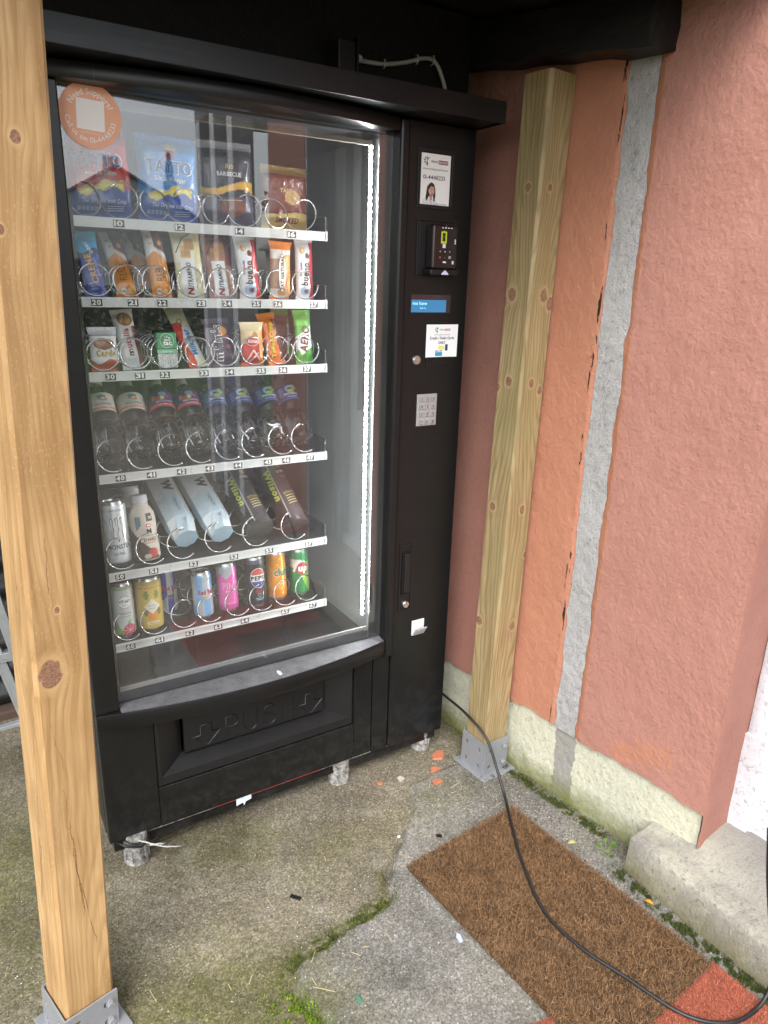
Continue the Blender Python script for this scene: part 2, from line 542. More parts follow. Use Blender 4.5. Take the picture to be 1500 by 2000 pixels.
def wood(name, light, dark, knots, scale=1.0, green=0.0, fibre=1.0, checks=(), front=None, linew=0.28):
    """sawn softwood: grain runs along local Z and bends round the knots"""
    m, nt, b = new_mat(name); g = NG(nt)
    o = g.coord('Object')
    x, y, z = g.sep(o)
    xs = g.math('ADD', x, g.math('MULTIPLY', y, 0.83))
    shift = 0.0
    kmask = 0.0; krim = 0.0
    for (kx, kz, kr) in knots:
        dx = g.math('SUBTRACT', xs, kx); dz = g.math('SUBTRACT', z, kz)
        d2 = g.math('ADD', g.math('MULTIPLY', dx, dx), g.math('MULTIPLY', g.math('MULTIPLY', dz, dz), 0.55))
        d = g.math('SQRT', d2)
        e = g.math('POWER', 2.718, g.math('MULTIPLY', d2, -0.35 / (kr * kr)))
        sh = g.math('MULTIPLY', g.math('MULTIPLY', g.math('DIVIDE', dx, g.math('ADD', d, 0.004)), e), -kr * 1.3)
        shift = g.math('ADD', shift, sh)
        wob = g.math('MULTIPLY', g.math('SUBTRACT', g.noise(o, 60, 3), 0.5), kr * 0.9)
        dd = g.math('ADD', d, wob)
        km = g.math('SUBTRACT', 1.0, g.math('SMOOTHSTEP', dd, kr * 0.82, kr * 0.95)) if False else None
        mr = g.node('ShaderNodeMapRange', interpolation_type='SMOOTHSTEP')
        g.put(mr.inputs[0], dd); mr.inputs[1].default_value = kr * 0.8; mr.inputs[2].default_value = kr * 0.98; mr.inputs[3].default_value = 1; mr.inputs[4].default_value = 0
        kmask = g.math('MAXIMUM', kmask, mr.outputs[0])
        r2 = g.node('ShaderNodeMapRange', interpolation_type='SMOOTHSTEP')
        g.put(r2.inputs[0], dd); r2.inputs[1].default_value = kr * 0.95; r2.inputs[2].default_value = kr * 1.7; r2.inputs[3].default_value = 1; r2.inputs[4].default_value = 0
        krim = g.math('MAXIMUM', krim, r2.outputs[0])
    if front is not None:
        fm = g.math('LESS_THAN', y, front)
        kmask = g.math('MULTIPLY', kmask, fm); krim = g.math('MULTIPLY', krim, fm)
    gx = g.math('ADD', xs, shift)
    wander = g.math('MULTIPLY', g.math('SUBTRACT', g.noise(g.comb(g.math('MULTIPLY', xs, 5 * scale), 0.0, g.math('MULTIPLY', z, 1.6)), 1.0, 3, 0.5), 0.5), 0.06)
    gx = g.math('ADD', gx, wander)
    gv = g.comb(gx, g.math('MULTIPLY', y, 0.2), g.math('MULTIPLY', z, 0.045))
    rings = g.noise(gv, 62 * scale, 3, 0.55)
    rr = g.math('SQRT', g.math('ADD', g.math('MULTIPLY', gx, gx), g.math('POWER', g.math('MULTIPLY', g.math('SINE', g.math('MULTIPLY', z, 2.3)), 0.055), 2.0)))
    lines = g.math('POWER', g.math('ADD', 0.5, g.math('MULTIPLY', g.math('SINE', g.math('ADD', g.math('MULTIPLY', rr, 760.0), g.math('MULTIPLY', rings, 7.0))), 0.5)), 3.0)
    fine = g.noise(g.comb(gx, y, g.math('MULTIPLY', z, 0.02)), 420 * scale, 3, 0.6)
    blot = g.noise(o, 5.0, 4, 0.6)
    f = g.math('ADD', g.math('MULTIPLY', g.ramp(rings, [(0.36, 0.0), (0.66, 1.0)]), 0.62), g.math('MULTIPLY', g.ramp(fine, [(0.3, 0), (0.7, 1)]), 0.32))
    f = g.math('ADD', f, g.math('MULTIPLY', g.math('SUBTRACT', blot, 0.5), 0.75), clamp=True)
    c = g.mix(f, light, dark)
    c = g.mix(g.math('MULTIPLY', lines, linew), c, tuple(v * 0.62 for v in dark))
    if green > 0:
        c = g.mix(g.math('MULTIPLY', g.ramp(g.noise(o, 3.2, 3), [(0.4, 0), (0.65, 1)]), green), c, (0.22, 0.24, 0.10))
    spk = g.ramp(g.noise(g.comb(x, y, g.math('MULTIPLY', z, 0.45)), 330, 2), [(0.60, 0.0), (0.70, 1.0)])
    zone = g.ramp(g.noise(g.mapping(o, (2.2, 2.2, 0.9)), 4.5, 2), [(0.48, 0.0), (0.62, 1.0)])
    c = g.mix(g.math('MULTIPLY', g.math('MULTIPLY', spk, zone), 0.5 * fibre), c, tuple(min(1, v * 1.7) for v in light))
    c = g.mix(g.math('MULTIPLY', zone, 0.5 * fibre), c, tuple(v * 0.85 for v in dark))
    c = g.mix(g.math('MULTIPLY', krim, 0.45), c, tuple(min(1, v * 1.12) for v in light))
    kc = g.mix(g.ramp(g.noise(o, 120, 3, 0.6, 2.5), [(0.35, 0), (0.65, 1)]), (0.14, 0.064, 0.035), (0.31, 0.170, 0.105))
    c = g.mix(kmask, c, kc)
    for (pts, wdt) in checks:        # drying checks: thin dark splits with a course of their own
        for (ax, az_), (bx, bz) in zip(pts[:-1], pts[1:]):
            t = g.node('ShaderNodeMapRange'); g.put(t.inputs[0], z)
            t.inputs[1].default_value = az_; t.inputs[2].default_value = bz; t.inputs[3].default_value = ax; t.inputs[4].default_value = bx
            wob = g.math('MULTIPLY', g.math('SUBTRACT', g.noise(o, 26, 4, 0.7), 0.5), 0.016)
            d = g.math('ABSOLUTE', g.math('SUBTRACT', g.math('ADD', xs, wob), t.outputs[0]))
            lo, hi = min(az_, bz), max(az_, bz)
            on = g.math('MULTIPLY', g.math('GREATER_THAN', z, lo), g.math('LESS_THAN', z, hi))
            ln = g.math('MULTIPLY', on, g.math('LESS_THAN', d, wdt))
            c = g.mix(g.math('MULTIPLY', g.math('MULTIPLY', ln, g.ramp(g.noise(o, 14, 3), [(0.40, 0.0), (0.52, 1.0)])), 0.75), c, (0.12, 0.06, 0.025))
    g.put(b.inputs['Base Color'], c)
    b.inputs['Roughness'].default_value = 0.62
    g.put(b.inputs['Normal'], g.bump(g.math('ADD', g.math('MULTIPLY', fine, 0.7), g.math('MULTIPLY', rings, 0.6)), 0.22, 0.002))
    return m

def stucco(name, cols, scale=1.0, strength=0.6, rough=0.7, dirt=None):
    """rough-cast render under masonry paint"""
    m, nt, b = new_mat(name); g = NG(nt)
    p = g.geo_pos()
    warp = g.noise(p, 12, 3)
    n1 = g.noise(p, 95 * scale, 5, 0.62)
    n2 = g.noise(g.mapping(p, (1, 1, 0.55), rot=(0.7, 0, 0)), 55 * scale, 3, 0.5)
    n3 = g.noise(p, 3.0, 4, 0.6)
    n4 = g.noise(p, 11, 4, 0.6)
    h = g.math('ADD', g.math('ADD', g.math('MULTIPLY', n1, 1.3), g.math('MULTIPLY', n2, 0.7)), g.math('MULTIPLY', n4, 1.2))
    c = g.mix(g.ramp(n3, [(0.3, 0), (0.7, 1)]), cols[0], cols[1])
    c = g.mix(g.math('MULTIPLY', g.ramp(n1, [(0.56, 0), (0.70, 1)]), 0.25), c, tuple(min(1, v * 1.3) for v in lin(cols[0])))
    c = g.mix(g.math('MULTIPLY', g.ramp(n1, [(0.30, 1), (0.44, 0)]), 0.35), c, tuple(v * 0.6 for v in lin(cols[1])))
    c = g.mix(g.math('MULTIPLY', g.ramp(g.noise(g.mapping(p, (1, 1, 0.25)), 8, 5, 0.7), [(0.5, 0), (0.75, 1)]), 0.25), c, tuple(v * 0.72 for v in lin(cols[1])))
    if dirt:
        c = g.mix(g.math('MULTIPLY', g.ramp(g.noise(p, 70, 6, 0.8), [(0.54, 0), (0.66, 1)]), dirt[0]), c, dirt[1])
    g.put(b.inputs['Base Color'], c)
    b.inputs['Roughness'].default_value = rough; b.inputs['Specular IOR Level'].default_value = 0.25
    g.put(b.inputs['Normal'], g.bump(h, strength, 0.0075))
    return m, nt, b, g, c

M['terracotta'] = stucco('terracotta_render', ((0.335, 0.158, 0.122), (0.30, 0.136, 0.103)), strength=0.2)[0]
def wall_zones():
    """terracotta render; an older orange coat is left between the timber post and the cement strip and shows through in scrapes"""
    m, nt, b, g, c = stucco('house_render', ((0.405, 0.203, 0.160), (0.355, 0.170, 0.131)), strength=0.34)
    p = g.geo_pos()
    x, y, z = g.sep(p)
    wob = g.math('MULTIPLY', g.math('SUBTRACT', g.noise(p, 28, 4, 0.7), 0.5), 0.022)
    yy = g.math('ADD', y, wob)
    lo = g.math('GREATER_THAN', yy, -0.419); hi = g.math('LESS_THAN', yy, -0.085)
    orange = g.mix(g.noise(p, 7, 4), (0.46, 0.212, 0.134), (0.385, 0.168, 0.104))
    orange = g.mix(g.math('MULTIPLY', g.ramp(g.noise(g.mapping(p, (1, 1, 0.15)), 45, 5, 0.7), [(0.5, 0), (0.7, 1)]), 0.3), orange, (0.40, 0.165, 0.11))
    n1 = g.math('MULTIPLY', lo, hi)
    # scrapes low down near the corner
    dy = g.math('ADD', y, 0.605); dz = g.math('SUBTRACT', z, 0.30)
    dl = g.math('ADD', g.math('MULTIPLY', dz, 0.9), g.math('MULTIPLY', dy, 0.45))
    s1 = g.math('LESS_THAN', g.math('ABSOLUTE', g.math('ADD', dl, g.math('MULTIPLY', g.math('SUBTRACT', g.noise(p, 40, 4), 0.5), 0.10))), 0.028)
    s2 = g.math('LESS_THAN', g.math('ADD', g.math('MULTIPLY', dy, dy), g.math('MULTIPLY', dz, g.math('MULTIPLY', dz, 1.2))), 0.0085)
    sc = g.math('MULTIPLY', g.math('MULTIPLY', s1, s2), g.ramp(g.noise(p, 60, 4, 0.7), [(0.38, 0), (0.46, 1)]))
    nm = g.math('MAXIMUM', n1, g.math('MULTIPLY', sc, 0.8))
    c2 = g.mix(nm, c, orange)
    # tar-like paint dabs beside the strip
    d1 = g.math('LESS_THAN', g.math('ABSOLUTE', g.math('ADD', y, 0.318)), 0.006)
    db = g.ramp(g.noise(g.comb(g.math('MULTIPLY', y, 60), 0.0, g.math('MULTIPLY', z, 9)), 1.0, 4, 0.7), [(0.555, 0), (0.58, 1)])
    c2 = g.mix(g.math('MULTIPLY', d1, db), c2, (0.02, 0.012, 0.010))
    g.put(b.inputs['Base Color'], c2)
    return m
M['house'] = wall_zones()
M['cement'] = stucco('bare_cement', ((0.42, 0.415, 0.41), (0.35, 0.345, 0.34)), 2.4, 0.5, 0.9, (0.7, (0.16, 0.16, 0.16)))[0]
M['plinth'] = stucco('cream_plinth_paint', ((0.62, 0.61, 0.46), (0.52, 0.52, 0.40)), 0.8, 0.35, 0.7, (0.35, (0.16, 0.15, 0.10)))[0]
M['white_paint'] = stucco('old_white_gloss', ((0.60, 0.61, 0.64), (0.50, 0.51, 0.54)), 0.5, 0.2, 0.45, (0.75, (0.15, 0.14, 0.13)))[0]

def plinth_mat():
    """cream paint with a bare cement strip, speckled dirt and green algae along the foot"""
    m, nt, b, g, c = stucco('cream_plinth', ((0.58, 0.57, 0.44), (0.47, 0.475, 0.38)), 1.2, 0.4, 0.8, (0.55, (0.17, 0.16, 0.11)))
    p = g.geo_pos(); x, y, z = g.sep(p)
    wob = g.math('MULTIPLY', g.math('SUBTRACT', g.noise(p, 22, 5, 0.75), 0.5), 0.05)
    yy = g.math('ADD', y, wob)
    bare = g.math('MULTIPLY', g.math('GREATER_THAN', yy, -0.405), g.math('LESS_THAN', yy, -0.335))
    c2 = g.mix(bare, c, g.mix(g.noise(p, 70, 4), (0.24, 0.235, 0.21), (0.34, 0.335, 0.30)))
    mr = g.node('ShaderNodeMapRange'); g.put(mr.inputs[0], g.math('ADD', z, g.math('MULTIPLY', g.math('SUBTRACT', g.noise(p, 16, 5, 0.7), 0.5), 0.11)))
    mr.inputs[1].default_value = 0.0; mr.inputs[2].default_value = 0.095; mr.inputs[3].default_value = 0.95; mr.inputs[4].default_value = 0.0
    c2 = g.mix(mr.outputs[0], c2, g.mix(g.noise(p, 90, 3), (0.10, 0.12, 0.025), (0.20, 0.20, 0.06)))
    g.put(b.inputs['Base Color'], c2)
    return m
M['plinth_algae'] = plinth_mat()

def step_mat():
    m, nt, b, g, c = stucco('step_concrete', ((0.46, 0.44, 0.36), (0.30, 0.285, 0.235)), 2.0, 0.55, 0.9, (0.9, (0.11, 0.10, 0.08)))
    p = g.geo_pos(); x, y, z = g.sep(p)
    grey = g.ramp(g.noise(p, 9, 5, 0.7), [(0.42, 0), (0.58, 1)])
    gx = g.node('ShaderNodeMapRange'); g.put(gx.inputs[0], g.math('SUBTRACT', x, g.math('MULTIPLY', y, 0.5)))
    gx.inputs[1].default_value = 1.62; gx.inputs[2].default_value = 1.82
    c2 = g.mix(g.math('MAXIMUM', g.math('MULTIPLY', grey, 0.6), g.math('MULTIPLY', gx.outputs[0], 0.9)), c, g.mix(g.noise(p, 150, 4), (0.13, 0.125, 0.12), (0.28, 0.265, 0.25)))
    mr = g.node('ShaderNodeMapRange'); g.put(mr.inputs[0], g.math('ADD', z, g.math('MULTIPLY', g.math('SUBTRACT', g.noise(p, 14, 5, 0.7), 0.5), 0.12)))
    mr.inputs[1].default_value = 0.0; mr.inputs[2].default_value = 0.10; mr.inputs[3].default_value = 0.85; mr.inputs[4].default_value = 0
    c2 = g.mix(mr.outputs[0], c2, g.mix(g.noise(p, 30, 4), (0.10, 0.10, 0.03), (0.22, 0.18, 0.09)))
    g.put(b.inputs['Base Color'], c2)
    return m
M['step'] = step_mat()

def ground_mat():
    """old exposed-aggregate concrete with algae; a smoother grey repair slab where patch = 1, grass where grass = 1"""
    m, nt, b = new_mat('old_concrete'); g = NG(nt)
    p = g.geo_pos()
    patch, moss = g.attr('patch'), g.attr('moss')
    big = g.noise(p, 3.2, 5, 0.6)
    mid = g.noise(p, 16, 5, 0.65)
    grit = g.voro(p, 250, 'F1', 'Color')
    gr = g.sep(grit)[0]
    grit2 = g.noise(p, 210, 4, 0.8)
    fine = g.ramp(gr, [(0.0, 0.0), (0.62, 0.35), (0.86, 0.62), (1.0, 1.0)])
    spk = g.math('MULTIPLY', g.math('ADD', g.math('MULTIPLY', fine, 0.55), g.math('MULTIPLY', g.ramp(grit2, [(0.30, 0), (0.70, 1)]), 0.55)), 1.0)
    c_old = g.mix(spk, (0.026, 0.022, 0.013), (0.45, 0.39, 0.28))
    c_old = g.mix(g.ramp(big, [(0.35, 0.0), (0.65, 0.6)]), c_old, g.mix(spk, (0.036, 0.032, 0.024), (0.53, 0.485, 0.40)))
    c_old = g.mix(g.math('MULTIPLY', g.ramp(g.noise(p, 8, 5, 0.7), [(0.57, 0), (0.68, 1)]), 0.55), c_old, g.mix(spk, (0.24, 0.225, 0.20), (0.60, 0.57, 0.52)))
    c_new = g.mix(spk, (0.040, 0.037, 0.031), (0.45, 0.43, 0.38))
    c_new = g.mix(g.ramp(mid, [(0.40, 0.0), (0.75, 0.7)]), c_new, g.mix(spk, (0.09, 0.085, 0.08), (0.60, 0.58, 0.55)))
    c = g.mix(patch, c_old, c_new)
    algae = g.math('MULTIPLY', moss, g.ramp(g.noise(p, 26, 5, 0.7), [(0.30, 0.3), (0.62, 1.0)]), clamp=True)
    c = g.mix(g.math('MULTIPLY', algae, 0.85), c, g.mix(spk, (0.030, 0.036, 0.007), (0.24, 0.235, 0.065)))
    damp = g.ramp(g.noise(p, 1.7, 5, 0.62), [(0.36, 0.62), (0.62, 1.0)])
    c = g.mix(1.0, c, g.mix(1.0, damp, g.ramp(g.noise(p, 7.5, 6, 0.7), [(0.30, 0.66), (0.58, 1.0)]), 'MULTIPLY'), 'MULTIPLY')
    x, y, z = g.sep(p)
    c = g.mix(g.attr('grass'), c, g.mix(mid, (0.035, 0.062, 0.014), (0.07, 0.11, 0.026)))
    g.put(b.inputs['Base Color'], c)
    b.inputs['Roughness'].default_value = 0.9
    b.inputs['Specular IOR Level'].default_value = 0.3
    g.put(b.inputs['Normal'], g.bump(g.math('ADD', g.math('MULTIPLY', spk, 0.7), g.math('MULTIPLY', grit2, 0.6)), 0.5, 0.003))
    return m
M['ground'] = ground_mat()

def pane_glass(name, dust=0.05, f0=0.045, tint=(0.975, 0.985, 0.985)):
    """clear sheet: straight-through light, Schlick mirror reflection, a thin film of dust and scratches"""
    m = bpy.data.materials.new(name); m.use_nodes = True
    nt = m.node_tree; nt.nodes.clear(); g = NG(nt)
    out = g.node('ShaderNodeOutputMaterial')
    tr = g.node('ShaderNodeBsdfTransparent'); tr.inputs[0].default_value = (*tint, 1)
    gl = g.node('ShaderNodeBsdfGlossy'); gl.inputs['Roughness'].default_value = 0.004; gl.inputs[0].default_value = (1, 1, 1, 1)
    geo = g.node('ShaderNodeNewGeometry')
    dp = g.node('ShaderNodeVectorMath', operation='DOT_PRODUCT')
    g.l.new(geo.outputs['Normal'], dp.inputs[0]); g.l.new(geo.outputs['Incoming'], dp.inputs[1])
    cosv = g.math('ABSOLUTE', dp.outputs['Value'])
    F = g.math('ADD', f0, g.math('MULTIPLY', g.math('POWER', g.math('SUBTRACT', 1.0, cosv), 5.0), 1 - f0), clamp=True)
    mx = g.node('ShaderNodeMixShader'); g.l.new(F, mx.inputs[0]); g.l.new(tr.outputs[0], mx.inputs[1]); g.l.new(gl.outputs[0], mx.inputs[2])
    df = g.node('ShaderNodeBsdfDiffuse'); df.inputs[0].default_value = (0.75, 0.76, 0.76, 1)
    p = geo.outputs['Position']
    haze = g.ramp(g.noise(p, 3.5, 5, 0.6), [(0.30, 0.25), (0.75, 1.0)])
    streak = g.ramp(g.noise(g.mapping(p, (1.0, 1.0, 0.03)), 60, 3, 0.6), [(0.55, 0.0), (0.8, 1.0)])
    scr = g.ramp(g.noise(g.mapping(p, (0.12, 1, 1.0), rot=(0, 0.7, 0)), 140, 2, 0.5), [(0.70, 0), (0.74, 1)])
    spots = g.ramp(g.voro(p, 75, 'F1'), [(0.035, 1.0), (0.09, 0.0)])
    spz = g.ramp(g.noise(p, 6, 2), [(0.5, 0), (0.6, 1)])
    d = g.math('ADD', g.math('MULTIPLY', haze, dust), g.math('MULTIPLY', streak, dust * 0.8))
    d = g.math('ADD', d, g.math('MULTIPLY', scr, dust * 1.2))
    d = g.math('ADD', d, g.math('MULTIPLY', g.math('MULTIPLY', spots, spz), 0.22), clamp=True)
    m2 = g.node('ShaderNodeMixShader'); g.l.new(d, m2.inputs[0]); g.l.new(mx.outputs[0], m2.inputs[1]); g.l.new(df.outputs[0], m2.inputs[2])
    g.l.new(m2.outputs[0], out.inputs['Surface'])
    return m
M['glass'] = pane_glass('window_glass', 0.032, 0.075)
M['clear_film'] = pane_glass('clear_plastic', 0.05, 0.05, (0.90, 0.92, 0.93))
def pet():
    m, nt, b = new_mat('clear_bottle_plastic')
    b.inputs['Base Color'].default_value = (0.93, 0.96, 0.97, 1)
    b.inputs['Roughness'].default_value = 0.03
    b.inputs['IOR'].default_value = 1.34
    b.inputs['Transmission Weight'].default_value = 1.0
    return m
M['pet'] = pet()
def emit(name, col, st):
    m, nt, b = new_mat(name)
    b.inputs['Base Color'].default_value = (*lin(col), 1)
    b.inputs['Emission Color'].default_value = (*lin(col), 1); b.inputs['Emission Strength'].default_value = st
    return m
M['led'] = emit('led_light', (0.97, 0.985, 1.0), 270.0)
M['lcd'] = emit('lcd_backlight', (0.035, 0.15, 0.30), 0.28)
M['lcd_text'] = emit('lcd_lettering', (0.30, 0.75, 0.85), 0.45)
def tarred():
    m, nt, b = new_mat('black_tarred_timber'); g = NG(nt)
    p = g.geo_pos(); n = g.noise(g.mapping(p, (1, 0.2, 1)), 60, 5, 0.7)
    g.put(b.inputs['Base Color'], g.mix(n, (0.0045, 0.004, 0.004), (0.022, 0.020, 0.019)))
    g.put(b.inputs['Roughness'], g.math('ADD', 0.34, g.math('MULTIPLY', n, 0.3)))
    b.inputs['Specular IOR Level'].default_value = 0.22
    g.put(b.inputs['Normal'], g.bump(n, 0.5, 0.006))
    return m
M['tar'] = tarred()
M['log'] = plain('weathered_brown_pole', (0.075, 0.048, 0.034), 0.8, var=0.4, vscale=40, bump=0.4, bscale=80)
def corr_mat():
    m, nt, b = new_mat('black_corrugated_paint'); g = NG(nt)
    p = g.geo_pos(); n = g.noise(g.mapping(p, (0.3, 1, 1)), 70, 5, 0.7)
    g.put(b.inputs['Base Color'], g.mix(n, (0.006, 0.008, 0.008), (0.03, 0.033, 0.032)))
    g.put(b.inputs['Roughness'], g.math('ADD', 0.2, g.math('MULTIPLY', n, 0.35)))
    g.put(b.inputs['Normal'], g.bump(n, 0.3, 0.004))
    return m
M['corr'] = corr_mat()
def dusty_sill():
    m, nt, b = new_mat('dusty_black_ledge'); g = NG(nt)
    p = g.geo_pos(); x, y, z = g.sep(p)
    d = g.ramp(g.noise(p, 30, 6, 0.7), [(0.25, 0.35), (0.7, 1.0)])
    sp = g.ramp(g.noise(p, 240, 3, 0.7), [(0.62, 0), (0.70, 1)])
    c = g.mix(g.math('MULTIPLY', d, 0.85), (0.025, 0.025, 0.027), (0.20, 0.205, 0.215))
    c = g.mix(g.math('MULTIPLY', sp, 0.5), c, (0.5, 0.5, 0.5))
    # a bird dropping
    dx = g.math('SUBTRACT', x, 0.456); dy = g.math('ADD', y, 0.030)
    dd = g.math('ADD', g.math('MULTIPLY', g.math('MULTIPLY', dx, dx), 6.0), g.math('MULTIPLY', dy, dy))
    dr = g.math('LESS_THAN', g.math('ADD', dd, g.math('MULTIPLY', g.math('SUBTRACT', g.noise(p, 180, 2), 0.5), 0.0004)), 0.00016)
    c = g.mix(dr, c, (0.75, 0.75, 0.72))
    g.put(b.inputs['Base Color'], c); b.inputs['Roughness'].default_value = 0.6
    return m
M['sill'] = dusty_sill()
def grimy():
    m, nt, b = new_mat('grimy_grey_plastic'); g = NG(nt)
    p = g.geo_pos(); n = g.noise(p, 70, 5, 0.7)
    g.put(b.inputs['Base Color'], g.mix(g.ramp(n, [(0.35, 0), (0.62, 1)]), (0.05, 0.05, 0.05), (0.42, 0.41, 0.38)))
    b.inputs['Roughness'].default_value = 0.7
    g.put(b.inputs['Normal'], g.bump(n, 0.3, 0.003))
    return m
M['grimy'] = grimy()
def coir(name, a, b_, hi):
    m, nt, b = new_mat(name); g = NG(nt)
    p = g.geo_pos()
    n = g.noise(p, 240, 4, 0.75); n2 = g.noise(p, 9, 4, 0.6)
    c = g.mix(n, a, b_)
    c = g.mix(g.math('MULTIPLY', g.ramp(n2, [(0.35, 0), (0.7, 1)]), 0.35), c, hi)
    c = g.mix(1.0, c, g.attr('Col', 'Color'), 'MULTIPLY')
    g.put(b.inputs['Base Color'], c); b.inputs['Roughness'].default_value = 0.85
    b.inputs['Specular IOR Level'].default_value = 0.2
    return m
M['coir'] = coir('brown_coir', (0.085, 0.047, 0.023), (0.30, 0.175, 0.088), (0.20, 0.125, 0.070))
M['red_coir'] = coir('red_dyed_coir', (0.24, 0.060, 0.035), (0.50, 0.155, 0.095), (0.38, 0.135, 0.085))
M['moss'] = printmat('moss_green', 0.9)
M['terra_shard'] = plain('terracotta_shard', (0.50, 0.17, 0.09), 0.75, var=0.25, vscale=60, bump=0.3)
M['stone'] = plain('pale_stone', (0.50, 0.48, 0.42), 0.8, var=0.2, vscale=60, bump=0.4)
M['tape'] = plain('black_tape', (0.008, 0.008, 0.009), 0.35)
M['scrap'] = plain('pale_blue_scrap', (0.42, 0.48, 0.75), 0.6, var=0.15)
M['leaf'] = printmat('leaf_surface', 0.55)
exec_after = []
# ==END HELPERS==
# ================================================================== THE SETTING
def wall_x(y):
    """plan line of the house wall, turned about six and a half degrees from the machine's side"""
    return 1.163 - (y + 0.1) * 0.115
WD = Vector((0.1143, -0.9934, 0.0))      # along the wall, towards the street
WN = Vector((0.9934, 0.1143, 0.0))       # into the house

PATCH = [(0.86, -0.10), (0.80, -0.19), (0.711, -0.278), (0.668, -0.305), (0.628, -0.335), (0.600, -0.385), (0.565, -0.437), (0.500, -0.452),
         (0.430, -0.452), (0.382, -0.457), (0.330, -0.470), (0.289, -0.480), (0.268, -0.520), (0.276, -0.570), (0.284, -0.610), (0.300, -0.70), (0.34, -0.85), (0.40, -1.2),
         (1.3, -1.2), (1.3, -0.10)]
CRACK = [(0.742, -0.235), (0.722, -0.262), (0.711, -0.280), (0.690, -0.288), (0.665, -0.309), (0.628, -0.337), (0.603, -0.372)]

def axis(fine_lo, fine_hi, step, far):
    a = list(np.arange(fine_lo, fine_hi + 1e-6, step))
    s, x = step, fine_hi
    hi = []
    while x < far:
        s *= 1.35; x += s; hi.append(x)
    s, x = step, fine_lo
    lo = []
    while x > -far:
        s *= 1.35; x -= s; lo.append(x)
    return np.array(lo[::-1] + a + hi)

def build_ground():
    xs = axis(-0.5, 1.28, 0.006, 600); ys = axis(-1.14, 0.30, 0.006, 600)
    X, Y = np.meshgrid(xs, ys)
    near = (np.abs(X) < 2.5) & (np.abs(Y) < 2.5)
    wx = X + (fbm(X * 22, Y * 22, 3) - 0.5) * 0.030; wy = Y + (fbm(X * 22 + 40, Y * 22 + 9, 3) - 0.5) * 0.030
    ins = in_poly(wx, wy, PATCH)
    edge = PATCH[2:18]
    de = seg_dist(wx, wy, edge)
    sd = np.where(ins, de, -de)
    patch = sstep(-0.008, 0.010, sd) * near
    Z = (fbm(X * 9, Y * 9, 3) - 0.5) * 0.006 + (fbm(X * 70, Y * 70, 3) - 0.5) * 0.004
    Z += 0.010 * sstep(-0.004, 0.014, sd) * near
    Z -= 0.007 * np.exp(-(sd / 0.007) ** 2) * near * (0.5 + fbm(X * 14, Y * 14, 2))
    dc = seg_dist(wx, wy, CRACK)
    Z -= 0.016 * np.exp(-(dc / 0.0045) ** 2) * near
    # a trough where dirt collects along the foot of the house wall
    dw = wall_x(Y) - X
    Z -= 0.006 * sstep(0.07, 0.0, dw) * ((Y > -0.8) & (Y < 0.9))
    Z = np.where(near, Z, 0.0)
    moss = np.zeros_like(X)
    moss += 0.95 * np.exp(-(np.clip(-sd, 0, 9) / 0.030) ** 2) * (sd < 0.004) * (X < 0.60) * (Y < -0.34)
    moss += 0.55 * np.exp(-((X - 0.33) ** 2 / 0.035 + (Y + 0.06) ** 2 / 0.010)) + 0.5 * np.exp(-((X - 0.93) ** 2 / 0.016 + (Y + 0.19) ** 2 / 0.008))
    moss += 0.8 * np.exp(-((X - 0.17) ** 2 / 0.05 + (Y + 0.60) ** 2 / 0.02)) + 0.6 * np.exp(-((X + 0.25) ** 2 / 0.02 + (Y - 0.15) ** 2 / 0.06))
    moss += 0.35 * np.exp(-((X - 0.05) ** 2 / 0.09 + (Y + 0.35) ** 2 / 0.02)) + 0.6 * sstep(0.05, 0.0, dw) * (Y > -0.7) * (Y < 0.3)
    moss += 0.9 * np.exp(-((X - 0.06) ** 2 / 0.03 + (Y + 0.52) ** 2 / 0.012)) + 0.5 * np.exp(-((X + 0.22) ** 2 / 0.03 + (Y + 0.10) ** 2 / 0.09))
    moss += 0.3 * np.exp(-((X - 0.6) ** 2 / 0.05 + (Y + 0.20) ** 2 / 0.006))
    moss = np.clip(moss * 1.25 + (fbm(X * 4 + 3, Y * 4, 4) - 0.46) * 0.9, 0, 1) * near
    grass = sstep(-6.2, -6.5, Y + (fbm(X * 0.8, Y * 0.8, 2) - 0.5) * 0.4)
    me = grid_mesh('ground', np.stack([X, Y, Z], -1), None, {'patch': patch, 'moss': moss, 'grass': grass})
    o = link('ground', me, M['ground'], None, 180)
    tag(o, 'old speckled concrete yard with a grey repair slab and algae', kind='structure')
    return xs, ys, Z
GX, GY, GZ = build_ground()
def ground_z(x, y):
    i = int(np.clip(np.searchsorted(GX, x), 1, len(GX) - 1)); j = int(np.clip(np.searchsorted(GY, y), 1, len(GY) - 1))
    return float(max(GZ[j, i], GZ[j - 1, i - 1], GZ[j - 1, i], GZ[j, i - 1]))

# ------------------------------------------------------------------ house on the right-hand side of the machine
house = empty('house', (1.24, -0.79, 0))
tag(house, 'terracotta painted rendered house wall with cream plinth and white doorway', 'house', kind='thing')
def under(o, root):
    """parent keeping world coordinates"""
    o.parent = root
    o.matrix_parent_inverse = Matrix.LocRotScale(root.location, root.rotation_euler, None).inverted()
    return o

